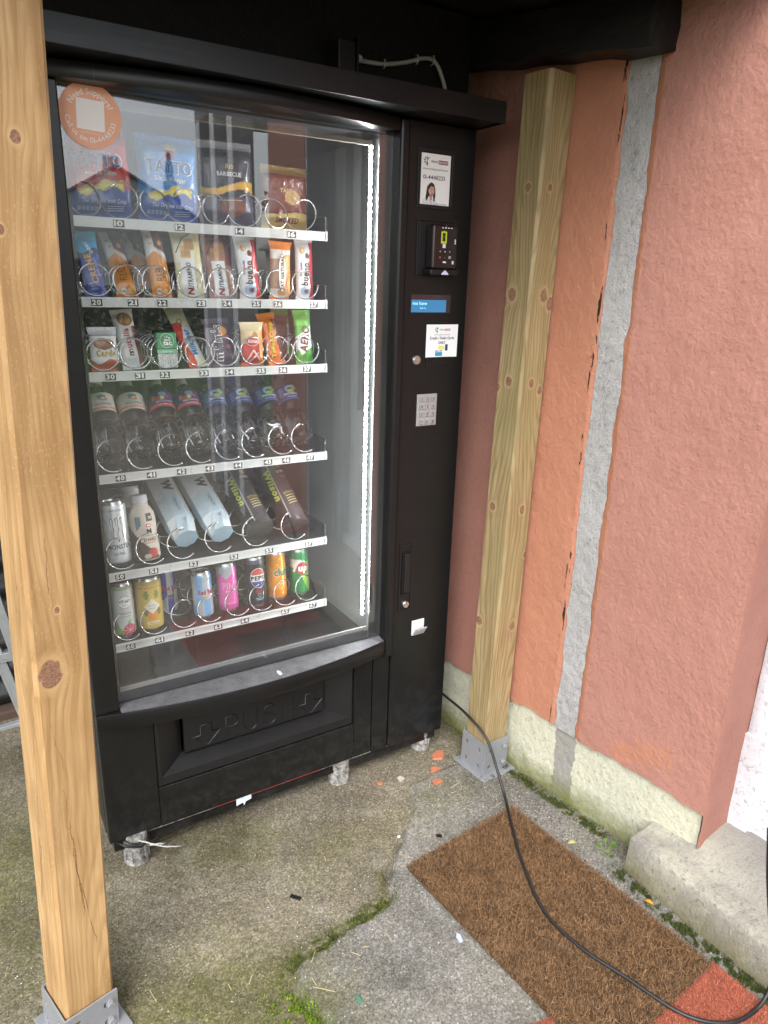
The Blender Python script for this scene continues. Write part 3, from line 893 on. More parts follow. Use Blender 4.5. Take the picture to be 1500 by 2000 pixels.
def wall_grid(name, y0, y1, z0, z1, step, off, mat, amp=0.0022, extra=None, rough_bottom=0.0, rough_sides=0.0):
    ny, nz = max(2, int(abs(y1 - y0) / step)), max(2, int((z1 - z0) / step))
    yy, zz = np.meshgrid(np.linspace(y0, y1, ny), np.linspace(z0, z1, nz))
    yb, zb = yy.copy(), zz.copy()
    if rough_bottom > 0:
        t = sstep(z0 + 0.05, z0, zz); zb = zz + t * (fbm(yy * 26, yy * 0 + 3, 4) - 0.5) * rough_bottom
    if rough_sides > 0:
        k = (yy - y0) / (y1 - y0)
        yb = yy + (1 - k) * (fbm(zz * 18, zz * 0 + 1, 4) - 0.5) * rough_sides + k * (fbm(zz * 18 + 31, zz * 0 + 8, 4) - 0.5) * rough_sides
    d = (fbm(yb * 16, zb * 16, 3) - 0.5) * amp + (fbm(yb * 75, zb * 75, 2) - 0.5) * amp * 0.9 + off
    if extra is not None: d = d + extra(yb, zb)
    X = wall_x(yb) + d * 0.9934; Y = yb + d * 0.1143
    me = grid_mesh(name, np.stack([X, Y, zb], -1), flip=True)
    return under(link(name, me, mat, None, 180), house)

def strip_recess(y, z):
    yc = -0.369 + 0.0 * z
    return 0.005 * sstep(0.043, 0.037, np.abs(y - yc) - 0.0)
wall_grid('wall', 0.98, -0.79, 0.238, 2.75, 0.0075, 0.0, M['house'], 0.0022, strip_recess, 0.022)
wall_grid('cement_strip', -0.331, -0.405, 0.234, 1.96, 0.005, 0.0015, M['cement'], 0.0035, None, 0.0, 0.014)
wall_grid('plinth', 0.98, -0.782, -0.02, 0.246, 0.006, 0.010, M['plinth_algae'], 0.0028)

def plan_quad(mb, s0, s1, d0, d1, z0, z1):
    """box in wall coordinates: s along the wall from the corner towards the street, d into the house"""
    c = Vector((1.2424, -0.79, 0))
    pts = [c + WD * s + WN * d for s, d in ((s0, d0), (s1, d0), (s1, d1), (s0, d1))]
    V = [(p.x, p.y, z0) for p in pts] + [(p.x, p.y, z1) for p in pts]
    return mb.add(V, [(0, 3, 2, 1), (4, 5, 6, 7), (0, 1, 5, 4), (1, 2, 6, 5), (2, 3, 7, 6), (3, 0, 4, 7)])

# the return of the wall into the doorway: smooth-painted, with a softened arris
def reveal():
    c = Vector((1.2424, -0.79, 0))
    nd, nz = 34, 320
    d = np.linspace(0, 0.20, nd); z = np.linspace(0.135, 2.75, nz)
    D, Zz = np.meshgrid(d, z)
    e = (fbm(D * 20, Zz * 20, 3) - 0.5) * 0.003 + 0.004 * np.exp(-D / 0.008) * -1.0 * (0.4 + fbm(D * 3, Zz * 30, 3))
    X = c.x + WN.x * D + WD.x * (e + 0.002); Y = c.y + WN.y * D + WD.y * (e + 0.002)
    me = grid_mesh('door_reveal', np.stack([X, Y, Zz], -1), flip=True)
    return under(link('door_reveal', me, M['terracotta'], None, 180), house)
reveal()
mb = MB(); plan_quad(mb, -1.77, 0.0, 0.03, 0.40, -0.02, 2.75); under(mb.build('wall_core', M['cement']), house)
mb = MB(); plan_quad(mb, 0.82, 1.40, 0.0, 0.40, 0.0, 2.75); under(mb.build('door_pier', M['terracotta']), house)
mb = MB(); plan_quad(mb, 0.002, 0.818, 0.0, 0.40, 2.12, 2.75); under(mb.build('door_lintel', M['terracotta']), house)

def jamb(name, s, sgn, z0):
    """moulded white door surround: stepped profile run up the opening"""
    prof = [(0.0, 0.145), (0.012, 0.140), (0.040, 0.143), (0.052, 0.150), (0.060, 0.162), (0.085, 0.166), (0.090, 0.190), (0.090, 0.30), (0.0, 0.30)]
    c = Vector((1.2424, -0.79, 0))
    mb = MB()
    zs = list(np.linspace(z0, 2.12, 44))
    rings = []
    V, F = [], []
    for z in zs:
        for (u, d) in prof:
            w = (random.random() - 0.5) * 0.0012
            p = c + WD * (s + sgn * u) + WN * (d + w)
            V.append((p.x, p.y, z))
    n = len(prof)
    for j in range(len(zs) - 1):
        for i in range(n):
            a, b = j * n + i, j * n + (i + 1) % n
            F.append((a, b, b + n, a + n))
    F.append(tuple(range(n))); F.append(tuple((len(zs) - 1) * n + i for i in range(n)))
    mb.add(V, F)
    # plinth block at the foot with its chipped joint
    for (a0, a1, b0) in ((0.0, 0.044, 0.136), (0.044, 0.094, 0.152)):
        c0 = [c + WD * (s + sgn * u) + WN * d for u, d in ((a0 - 0.004, b0), (a1 + 0.002, b0), (a1 + 0.002, 0.30), (a0 - 0.004, 0.30))]
        mb.add([(p.x, p.y, z0 - 0.012) for p in c0] + [(p.x, p.y, z0 + 0.27) for p in c0], [(0, 3, 2, 1), (4, 5, 6, 7), (0, 1, 5, 4), (1, 2, 6, 5), (2, 3, 7, 6), (3, 0, 4, 7)])
    return under(mb.build(name, M['white_paint'], None, 35), house)
jamb('door_jamb', 0.004, 1, 0.15)
jamb('door_jamb', 0.816, -1, 0.15)
mb = MB(); plan_quad(mb, 0.802, 0.8185, 0.004, 0.142, 0.152, 2.118); under(mb.build('door_casing', M['white_paint']), house)
mb = MB(); plan_quad(mb, 0.096, 0.724, 0.200, 0.245, 0.20, 0.86); under(mb.build('door_panel', M['white_paint']), house)
mb = MB(); plan_quad(mb, 0.096, 0.19, 0.198, 0.245, 0.862, 2.10); under(mb.build('door_stile', M['white_paint']), house)
mb = MB(); plan_quad(mb, 0.63, 0.724, 0.198, 0.245, 0.862, 2.10); under(mb.build('door_stile', M['white_paint']), house)
mb = MB(); plan_quad(mb, 0.192, 0.628, 0.222, 0.228, 0.862, 2.10); under(mb.build('door_pane', M['glass']), house)
mb = MB(); plan_quad(mb, -0.02, 0.85, 0.36, 0.40, 0.0, 2.12); under(mb.build('hall_back', plain('dim_hall_wall', (0.24, 0.27, 0.24), 0.8, var=0.2)), house)
mb = MB(); plan_quad(mb, 0.0, 0.816, 0.165, 0.32, 0.148, 0.196); under(mb.build('door_sill', M['white_paint']), house)
# black fascia and white posts of the porch farther along the front
mb = MB(); plan_quad(mb, 1.402, 2.75, -0.10, 1.2, 2.42, 2.62); under(mb.build('porch_fascia', M['tar']), house)
for s in (1.75, 2.2, 2.62):
    mb = MB(); plan_quad(mb, s, s + 0.12, -0.1, 0.02, 0.0, 2.42); under(mb.build('porch_post', M['white_paint']), house)

# ------------------------------------------------------------------ door step
def build_step():
    """worn concrete step: near-vertical front with a chipped nosing, top rising a little to the house"""
    prof = [(-0.022, -0.03), (-0.021, 0.02), (-0.018, 0.060), (-0.015, 0.090), (-0.013, 0.104), (-0.010, 0.1115), (-0.004, 0.1145), (0.012, 0.1160), (0.04, 0.119), (0.07, 0.126), (0.085, 0.135), (0.10, 0.146), (0.14, 0.149), (0.20, 0.150), (0.27, 0.151), (0.36, 0.150)]
    ys = np.linspace(-0.664, -1.75, 230)
    n = len(prof)
    P = np.zeros((n, len(ys) + 6, 3))
    for i, (dx, z) in enumerate(prof):
        chip = (fbm(ys * 34 + i * 0.35, ys * 0 + i * 0.2, 4) - 0.5)
        big = (fbm(ys * 7, ys * 0 + 2.0, 3) - 0.5)
        edge = 1.0 if 3 <= i <= 7 else 0.45
        P[i, 6:, 0] = 1.166 + dx + (-ys - 0.66) * 0.012 + (chip * 0.016 + big * 0.008) * edge
        P[i, 6:, 1] = ys
        P[i, 6:, 2] = z + (chip * 0.010 * edge + big * 0.003) * (z > 0.02)
    # flat end towards the machine, its arris knocked off
    for k, t in enumerate((0.0, 0.3, 0.6, 0.85, 0.95, 0.99)):
        P[:, k, 0] = P[:, 6, 0] + 0.004 * (1 - t); P[:, k, 1] = -0.662 + 0.003 * (1 - t)
        P[:, k, 2] = -0.03 + (P[:, 6, 2] + 0.03) * t
    me = grid_mesh('door_step', P)
    o = link('door_step', me, M['step'], None, 45)
    tag(o, 'worn cream and grey concrete step below the white doorway', 'step', kind='thing')
build_step()

# ------------------------------------------------------------------ black corrugated sheet behind the machine
def build_fence():
    xs = np.linspace(-3.2, 1.10, 90); zs = np.linspace(0.03, 2.20, 260)
    X, Zz = np.meshgrid(xs, zs)
    Y = 0.90 + 0.014 * np.sin(2 * np.pi * Zz / 0.098) + (fbm(X * 3, Zz * 3, 2) - 0.5) * 0.012
    o = link('corrugated_fence', grid_mesh('corrugated_fence', np.stack([X, Y, Zz], -1)), M['corr'], None, 180)
    sol = o.modifiers.new('sheet', 'SOLIDIFY'); sol.thickness = 0.0012
    tag(o, 'black painted corrugated sheet fence behind the machine and ladder', 'fence')
build_fence()
mb = MB(); mb.box((-3.2, 0.86, -0.02), (1.1, 0.93, 0.03), bev=0.006)
tag(mb.build('ground_sill', M['log'], None), 'brown timber rail along the foot of the corrugated sheet', 'timber rail', kind='thing')

# ------------------------------------------------------------------ shelter roof
shelter = empty('shelter_roof', (0.5, 0.2, 2.05))
tag(shelter, 'black boarded lean-to roof on dark beams above the machine', 'roof', kind='thing')
nb = 12
for i in range(nb):  # front and left overhang run out of view, extended for more shade
    y0 = -0.66 + i * 0.138; z0 = 2.048 + (y0 + 0.43) * 0.12
    mb = MB(); mb.box((-1.0, y0, z0), (wall_x(y0) - 0.004, y0 + 0.1378, z0 + 0.02), bev=0.001)
    under(mb.build('roof_board', M['tar']), shelter)
def wall_beam():
    """rough squared timber, tarred, whose sawn end sticks out past the post"""
    mb = MB()
    n = 26
    V, F = [], []
    ring = [(-0.062, 0.0), (-0.068, 0.012), (-0.070, 0.055), (-0.066, 0.092), (-0.056, 0.104), (0.010, 0.106), (0.026, 0.098), (0.030, 0.05), (0.026, 0.006), (0.016, -0.002)]
    ys = [0.86 - 1.295 * (k / (n - 1)) for k in range(n)]
    for k, y in enumerate(ys):
        for (dx, dz) in ring:
            j = lambda: (random.random() - 0.5) * 0.007
            e = 0.93 if k == n - 1 else 1.0
            V.append((wall_x(y) - 0.02 + dx * e + j(), y + (j() if k == n - 1 else 0), 1.980 + (dz - 0.05) * e + j() + (y + 0.43) * 0.12))
    m = len(ring)
    for k in range(n - 1):
        for i in range(m):
            a, b = k * m + i, k * m + (i + 1) % m
            F.append((a, b, b + m, a + m))
    F.append(tuple(range(m)))
    c = len(V); V.append((wall_x(-0.43) - 0.035, -0.442, 1.980))
    for i in range(m): F.append((c, (n - 1) * m + i, (n - 1) * m + (i + 1) % m))
    mb.add(V, F)
    return under(mb.build('wall_beam', M['tar'], None, 40), shelter)
wall_beam()
mb = MB(); mb.box((-0.30, 0.075, 1.905), (1.055, 0.16, 2.098), bev=0.006); under(mb.build('header_beam', M['tar']), shelter)
mb = MB(); mb.tube([(-0.35, 0.31, 2.108), (0.3, 0.315, 2.104), (0.8, 0.31, 2.108), (1.06, 0.31, 2.106)], 0.026, 12); under(mb.build('purlin_pole', M['log'], None, 180), shelter)
# ==END SETTING1==
# ------------------------------------------------------------------ timber posts on galvanised shoes
def plate(mb, w, h, t, holes, T, hr=0.0065, notch=0.0):
    """steel plate w x h, thickness t, real bolt holes; local x across, z up, y thickness"""
    xs = sorted({-w / 2, w / 2} | {x for hx, hz in holes for x in (hx - 0.013, hx + 0.013)})
    zs = sorted({0.0, h} | {z for hx, hz in holes for z in (hz - 0.013, hz + 0.013)})
    for i in range(len(xs) - 1):
        for j in range(len(zs) - 1):
            x0, x1, z0, z1 = xs[i], xs[i + 1], zs[j], zs[j + 1]
            hole = next((q for q in holes if x0 < q[0] < x1 and z0 < q[1] < z1 and x1 - x0 < 0.03 and z1 - z0 < 0.03), None)
            if hole is None:
                mb.add([T @ Vector(p) for p in ((x0, 0, z0), (x1, 0, z0), (x1, 0, z1), (x0, 0, z1), (x0, t, z0), (x1, t, z0), (x1, t, z1), (x0, t, z1))],
                       [(0, 1, 2, 3), (7, 6, 5, 4), (0, 4, 5, 1), (1, 5, 6, 2), (2, 6, 7, 3), (3, 7, 4, 0)])
            else:
                n = 16; V = []
                for yy in (0, t):
                    for k in range(n):
                        a = 2 * math.pi * k / n + math.pi / 4
                        c, s = math.cos(a), math.sin(a); q = max(abs(c), abs(s))
                        V.append((hole[0] + 0.013 * c / q, yy, hole[1] + 0.013 * s / q))
                    for k in range(n):
                        a = 2 * math.pi * k / n + math.pi / 4
                        V.append((hole[0] + hr * math.cos(a), yy, hole[1] + hr * math.sin(a)))
                F = []
                for k in range(n):
                    l = (k + 1) % n
                    F += [(k, l, n + l, n + k), (2 * n + l, 2 * n + k, 3 * n + k, 3 * n + l), (n + k, n + l, 3 * n + l, 3 * n + k)]
                mb.add([T @ Vector(p) for p in V], F)

def bolt(parent, name, T, r=0.008):
    mb = MB()
    hexa = [(r * math.cos(R_(60 * k)), r * math.sin(R_(60 * k))) for k in range(6)]
    mb.prism([(r * 1.35 * math.cos(R_(15 * k)), r * 1.35 * math.sin(R_(15 * k))) for k in range(24)], 0.0, -0.002, mat=T)
    mb.prism(hexa, -0.002, -0.008, mat=T)
    return mb.build(name, M['galv'], parent)

def post(name, base, rz, tilt, size, height, mat, label, shoe_h, bow=0.0):
    root = empty(name, base, (tilt[0], tilt[1], rz))
    tag(root, label, 'post', 'timber posts carrying the shelter roof')
    s = size / 2
    # timber with eased arrises, a little wind and unevenness
    c = 0.006
    ring = [(-s + c, -s), (s - c, -s), (s, -s + c), (s, s - c), (s - c, s), (-s + c, s), (-s, s - c), (-s, -s + c)]
    n = 60; V, F = [], []
    for k in range(n):
        z = 0.006 + (height - 0.006) * k / (n - 1)
        for i, (x, y) in enumerate(ring):
            j = 0.0010
            V.append((x + math.sin(z * 2.1 + i) * j + bow * math.sin(math.pi * z / height), y + math.cos(z * 1.7 + i * 2) * j, z))
    for k in range(n - 1):
        for i in range(8):
            a, b = k * 8 + i, k * 8 + (i + 1) % 8
            F.append((a, b, b + 8, a + 8))
    F.append(tuple(range(7, -1, -1))); F.append(tuple((n - 1) * 8 + i for i in range(8)))
    mb = MB(); mb.add(V, F); mb.build('timber', mat, root, 25)
    g = s + 0.003
    t = 0.004
    mb = MB()
    w = size + 0.008
    hs = [(-w * 0.28, shoe_h * 0.74), (w * 0.28, shoe_h * 0.74), (-w * 0.28, shoe_h * 0.24), (w * 0.28, shoe_h * 0.24)]
    plate(mb, w, shoe_h, t, hs, Matrix.Translation((0, -g - t, 0)))
    plate(mb, w, shoe_h, t, hs, Matrix.Translation((-g - t, 0, 0)) @ Matrix.Rotation(R_(-90), 4, 'Z'))
    plate(mb, w, shoe_h, t, [], Matrix.Translation((0, g, 0)))
    # base flange
    mb.box((-s - 0.022, -s - 0.030, -0.003), (s + 0.022, s + 0.022, 0.002), bev=0.001)
    shoe = mb.build('post_shoe', M['galv'], root)
    for (bx, bz) in ((w * 0.46, shoe_h * 0.72), (w * 0.46, shoe_h * 0.22)):
        bolt(shoe, 'bolt', Matrix.Translation((bx - 0.012, -g - t, bz)), 0.007)
    for (bx, by) in ((-s - 0.014, -s - 0.020),):
        bolt(shoe, 'bolt', Matrix.Translation((bx, by, 0.002)) @ Matrix.Rotation(R_(-90), 4, 'X'), 0.008)
    return root

wood_a = wood('fresh_pine', (0.54, 0.355, 0.168), (0.30, 0.165, 0.058),
              [(-0.060, 0.815, 0.021), (-0.045, 1.62, 0.008), (-0.075, 1.50, 0.006), (-0.042, 0.925, 0.005)], 1.0, 0.0, 1.0,
              [([(-0.050, 1.05), (-0.058, 0.90)], 0.0006), ([(-0.058, 0.62), (-0.035, 0.30)], 0.0009), ([(-0.050, 0.46), (-0.018, 0.22)], 0.0008), ([(-0.07, 0.74), (-0.05, 0.62)], 0.0006)], front=-0.040)
wood_b = wood('weathered_pine', (0.42, 0.315, 0.165), (0.235, 0.155, 0.068),
              [(-0.032, 1.43, 0.014), (-0.005, 1.41, 0.013), (-0.045, 1.21, 0.010), (-0.01, 1.19, 0.010), (-0.03, 0.86, 0.010), (0.0, 0.72, 0.008), (-0.02, 0.50, 0.012), (-0.05, 1.68, 0.008), (0.01, 1.02, 0.007)], 1.5, 0.3, 0.25, linew=0.55)
post('timber_post', (-0.136, -0.376, 0.012), R_(15), (R_(0.0), R_(2.15)), 0.095, 2.25, wood_a, 'fresh orange pine post with a large round knot in front of the machine', 0.088)
post('timber_post', (1.104, -0.133, 0.008), R_(4), (R_(0.35), R_(0.7)), 0.090, 1.928, wood_b, 'weathered greenish pine post under the tarred beam against the house wall', 0.115)

# ------------------------------------------------------------------ aluminium ladder
def ladder():
    root = empty('step_ladder', (-0.11, 0.45, 0))
    tag(root, 'folding aluminium ladder frame leaning by the corrugated fence', 'ladder')
    def bar(name, a, b, w, t):
        a, b = Vector(a), Vector(b); d = b - a; L = d.length
        q = d.to_track_quat('Z', 'Y').to_matrix().to_4x4()
        mb = MB(); mb.box((-w / 2, -t / 2, 0), (w / 2, t / 2, L), bev=0.0015, mat=Matrix.Translation(a) @ q)
        mb.box((-w / 2, -t / 2 - 0.006, 0), (-w / 2 + 0.003, -t / 2, L), mat=Matrix.Translation(a) @ q)
        mb.box((w / 2 - 0.003, -t / 2 - 0.006, 0), (w / 2, -t / 2, L), mat=Matrix.Translation(a) @ q)
        return under(mb.build(name, M['alu']), root)
    bar('rail', (-0.255, 0.44, 1.25), (-0.060, 0.44, 0.02), 0.030, 0.02)
    bar('rail', (-0.330, 0.47, 1.25), (-0.085, 0.47, 0.02), 0.046, 0.02)
    b = bar('brace', (-0.40, 0.425, 0.236), (-0.095, 0.425, 0.246), 0.020, 0.004)
    bar('rung', (-0.26, 0.455, 0.45), (-0.115, 0.455, 0.445), 0.03, 0.02)
    for (x, z) in ((-0.113, 0.244), (-0.122, 0.442)):
        bolt(root, 'rivet', Matrix.Translation((x + 0.11, 0.418 - 0.45, z)), 0.007)
ladder()
# ==END SETTING2==
# ================================================================== THE VENDING MACHINE
vm = empty('vending_machine', (0.5, 0.4, 0))
tag(vm, 'tall black glass-fronted snack and drinks vending machine under the shelter', 'vending machine')
def U(o): return under(o, vm)
def sub(o, part): return under2(o, part)
def under2(o, part):
    """sub-part of a part that itself was built in world coordinates under the machine"""
    o.parent = part
    o.matrix_parent_inverse = part.matrix_parent_inverse.copy() if False else Matrix.Identity(4)
    return o

X0, X1, ZB, ZT = 0.0, 1.030, 0.085, 1.83
XS = 0.825                                   # seam between window door and payment panel
# cabinet shell: side, back, top and bottom sheets of one steel body
mb = MB()
mb.box((X0, 0.045, ZB), (X0 + 0.022, 0.82, ZT), bev=0.002)
mb.box((X1 - 0.012, 0.035, ZB), (X1, 0.82, ZT), bev=0.002)
mb.box((X0 + 0.022, 0.80, ZB), (X1 - 0.012, 0.82, ZT))
mb.box((X0 + 0.022, 0.05, ZT - 0.02), (X1 - 0.012, 0.80, ZT - 0.001))
mb.box((X0 + 0.022, 0.05, ZB + 0.001), (X1 - 0.012, 0.80, ZB + 0.03))
cab = U(mb.build('cabinet', M['black']))
mb = MB()
mb.box((0.024, 0.06, 0.44), (0.032, 0.79, 1.805))
mb.box((0.032, 0.78, 0.44), (0.795, 0.79, 1.805))
mb.box((0.032, 0.06, 1.797), (0.795, 0.78, 1.805))
mb.box((0.032, 0.06, 0.44), (0.795, 0.78, 0.448))
U(mb.build('cabinet_liner', M['dark_liner']))
mb = MB(); mb.box((0.790, 0.052, 0.449), (0.799, 0.779, 1.796)); U(mb.build('inner_side_wall', M['grey_liner']))

# hood: folded sheet-metal canopy fixed over the top
hood = empty('machine_hood', (0.5, 0.0, 1.83))
tag(hood, 'black folded sheet metal hood jutting out above the glass front', 'hood')
mb = MB(); mb.box((-0.012, -0.104, 1.8275), (1.034, -0.101, 1.875), bev=0.001); under(mb.build('fascia', M['black']), hood)
mb = MB(); mb.box((-0.012, -0.1005, 1.8315), (1.034, 0.83, 1.8345)); under(mb.build('top_sheet', M['black']), hood)
mb = MB(); mb.box((1.0305, -0.1005, 1.8275), (1.034, 0.10, 1.8310)); mb.box((1.0345, -0.101, 1.829), (1.0365, 0.12, 1.875)); under(mb.build('end_cheek', M['black']), hood)

def bow(x, d=0.055): 
    t = (x - 0.4125) / 0.4125
    return d * np.clip(1 - t * t, 0, 1)
def bowed_rail(name, x0, x1, z0, z1, yb, mat, lip=0.003, d=0.055, n=40):
    """rail whose face bulges forward in plan; rounded edges"""
    V, F = [], []
    for i in range(n + 1):
        x = x0 + (x1 - x0) * i / n
        y = -float(bow(x, d)) - 0.004
        for (yy, zz) in ((yb, z0), (y + lip, z0), (y + lip * 0.3, z0 + lip * 0.3), (y, z0 + lip), (y, z1 - lip), (y + lip * 0.3, z1 - lip * 0.3), (y + lip, z1), (yb, z1)):
            V.append((x, yy, zz))
    for i in range(n):
        for k in range(8):
            a, b = i * 8 + k, i * 8 + (k + 1) % 8
            F.append((a, b, b + 8, a + 8))
    F.append(tuple(range(8))); F.append(tuple(n * 8 + k for k in range(7, -1, -1)))
    mb = MB(); mb.add(V, F)
    return mb.build(name, mat, None, 30)
U(bowed_rail('door_top_rail', 0.0, XS - 0.03, 1.797, ZT - 0.004, 0.036, M['black']))
U(bowed_rail('door_bottom_rail', 0.0, XS - 0.03, 0.418, 0.4625, 0.036, M['black']))
# dusty ledge inside the bottom rail
xs = np.linspace(0.056, 0.794, 50)
P = np.zeros((4, 50, 3))
for j, t in enumerate((0.0, 0.34, 0.67, 1.0)):
    P[j, :, 0] = xs; P[j, :, 1] = (1 - t) * (-bow(xs) - 0.0025) + t * 0.0185; P[j, :, 2] = 0.4645 + 0.003 * t
P2 = np.concatenate([P, P[::-1] - np.array([0, 0, 0.0015])], 0)
sill = U(link('window_ledge', grid_mesh('window_ledge', P2), M['sill'], None, 40))
mb = MB(); mb.box((0.0, -0.004, 0.4635), (0.054, 0.036, 1.796), bev=0.003); U(mb.build('door_stile', M['black']))
mb = MB(); mb.box((0.7965, -0.016, 0.409), (0.8235, 0.036, 1.8255), bev=0.006); U(mb.build('door_stile', M['black']))
# the pane, with the black printed border down its hinge side
mb = MB(); mb.box((0.0545, 0.0185, 0.466), (0.7960, 0.0225, 1.7965)); U(mb.build('window_pane', M['glass']))
mb = MB(); mb.box((0.7600, 0.0235, 0.468), (0.7955, 0.0255, 1.796)); U(mb.build('pane_border', M['black_plastic']))
mb = MB(); mb.box((0.0545, 0.0235, 0.468), (0.064, 0.0255, 1.796)); U(mb.build('pane_border', M['black_plastic']))
mb = MB(); mb.box((0.064, 0.030, 0.492), (0.758, 0.036, 0.502)); U(mb.build('glazing_bar', plain('grey_glazing_bar', (0.22, 0.22, 0.22), 0.5)))
mb = MB(); mb.box((0.064, 0.0262, 0.4675), (0.759, 0.029, 0.4890)); U(mb.build('pane_border', M['black_plastic']))
mb = MB(); mb.box((0.064, 0.040, 1.768), (0.752, 0.050, 1.778)); U(mb.build('glazing_bar', plain('beige_trim', (0.16, 0.145, 0.11), 0.6)))

mb = MB(); mb.box((0.7895, 0.0365, 0.45), (0.8225, 0.0515, 1.796)); U(mb.build('light_leak_filler', M['black_plastic']))  # unseen filler added to keep LED light from leaking onto the wall
# LED strip on the hinge side: carrier and chain of lamps
mb = MB(); mb.box((0.746, 0.048, 0.53), (0.757, 0.056, 1.775), bev=0.001); strip = U(mb.build('light_strip', plain('strip_carrier', (0.16, 0.16, 0.16), 0.5)))
mb = MB()
for i in range(78):
    z = 0.54 + i * (1.225 / 77)
    mb.box((0.7503, 0.0410, z - 0.0019), (0.7520, 0.0478, z + 0.0019))
lb = mb.build('light_beads', M['led'], None); lb['kind'] = 'stuff'; lb.parent = strip; 

# ------------------------------------------------------------------ trays, price rails, number plates, coils
TRAY = {1: 1.575, 2: 1.411, 3: 1.249, 4: 1.011, 5: 0.762, 6: 0.568}
NUMS = {1: [(10, .172), (12, .304), (14, .445), (16, .579)],
        2: [(20, .112), (21, .189), (22, .254), (23, .345), (24, .408), (25, .482), (26, .539), (27, .638)],
        3: [(30, .127), (31, .192), (32, .249), (33, .343), (34, .407), (35, .491), (36, .550), (37, .618)],
        4: [(40, .129), (41, .201), (42, .274), (43, .346), (44, .420), (45, .503), (46, .555), (47, .626)],
        5: [(50, .107), (51, .188), (52, .290), (53, .399), (55, .500), (57, .620)],
        6: [(60, .117), (61, .190), (62, .269), (63, .347), (64, .423), (65, .544), (67, .632)]}
COILX = {1: [.111, .187, .258, .327, .398, .475, .551, .622], 2: [.117, .188, .252, .331, .406, .479, .552, .622], 3: [.117, .190, .260, .341, .404, .480, .549, .624],
         4: [.119, .188, .262, .331, .406, .477, .552, .618], 5: [.119, .191, .269, .368, .472, .585], 6: [.117, .184, .263, .334, .411, .482, .555, .623]}
COILR = {1: .035, 2: .034, 3: .034, 4: .036, 5: .036, 6: .033}
PITCH = {1: .075, 2: .036, 3: .030, 4: .085, 5: .085, 6: .075}
coil_me = {}
def coil_mesh(row, hand):
    k = (row, hand)
    if k in coil_me: return coil_me[k]
    r, pitch = COILR[row], PITCH[row]
    turns = 0.52 / pitch
    n = int(turns * 22)
    pts = []
    ph = {1: 2.4, 2: 0.0, 3: 0.6, 4: -1.0, 5: -0.7, 6: -0.6}[row]
    for i in range(n + 1):
        a = ph + hand * 2 * math.pi * turns * i / n
        y = 0.54 * i / n
        lead = 0.0 if i > 20 else 0.0
        pts.append((r * math.cos(a), y * (0.25 + 0.75 * min(1, i / 26.0)) , r * math.sin(a)))
    mb = MB(); mb.tube(pts, 0.0019, 6)
    me = mb.mesh('coil'); me.materials.append(M['wire'])
    me.polygons.foreach_set('use_smooth', [True] * len(me.polygons))
    coil_me[k] = me
    return me
plate_m = printmat('number_plate_print', 0.5)
TR = {}
for row, zt in TRAY.items():
    mb = MB()
    mb.box((0.074, 0.134, zt - 0.010), (0.672, 0.74, zt - 0.004))
    mb.box((0.070, 0.134, zt - 0.010), (0.0735, 0.74, zt + 0.035))
    mb.box((0.6725, 0.134, zt - 0.010), (0.676, 0.74, zt + 0.035))
    tray = U(mb.build('tray', M['tray_metal']))
    TR[row] = tray
    mb = MB()
    mb.box((0.072, 0.1285, zt - 0.0215), (0.670, 0.1335, zt), bev=0.0012)
    mb.box((0.072, 0.1260, zt - 0.0040), (0.670, 0.1284, zt - 0.0005))
    mb.box((0.072, 0.1260, zt - 0.0210), (0.670, 0.1284, zt - 0.0190))
    rail = mb.build('price_rail', M['rail'], tray)
    mb = MB(); mb.box((0.6705, 0.1255, zt - 0.022), (0.6760, 0.1335, zt + 0.001), bev=0.001); mb.build('rail_end', M['white_plastic'], tray)
    for num, x in NUMS[row]:
        pr = Print()
        pr.rect(-0.0115, -0.0078, 0.0115, 0.0078, '#35373a', 1)
        pr.text(str(num), 0, 0.0, 0.0150, '#f2f2ee', bold=0.035, lvl=2, width=0.0185)
        pr.lay('number_plate', flat(x, 0.1280, zt - 0.0113), plate_m, tray, 0.0004)
    for i, x in enumerate(COILX[row]):
        hand = 1 if (row == 1 and i % 2 == 0) else -1
        z = zt + COILR[row] + (0.002 if row != 6 else 0.0)
        o = link('coil', coil_mesh(row, hand), None, tray, None, (x, 0.139, z), (0, random.uniform(-0.15, 0.15), 0))
    # low dividers between the lanes
    if row in (2, 3, 4, 6):
        for a, b in zip(COILX[row][:-1], COILX[row][1:]):
            mb = MB(); xm = (a + b) / 2; mb.box((xm - 0.0008, 0.150, zt - 0.0039), (xm + 0.0008, 0.70, zt + 0.012)); mb.build('lane_divider', M['tray_metal'], tray)

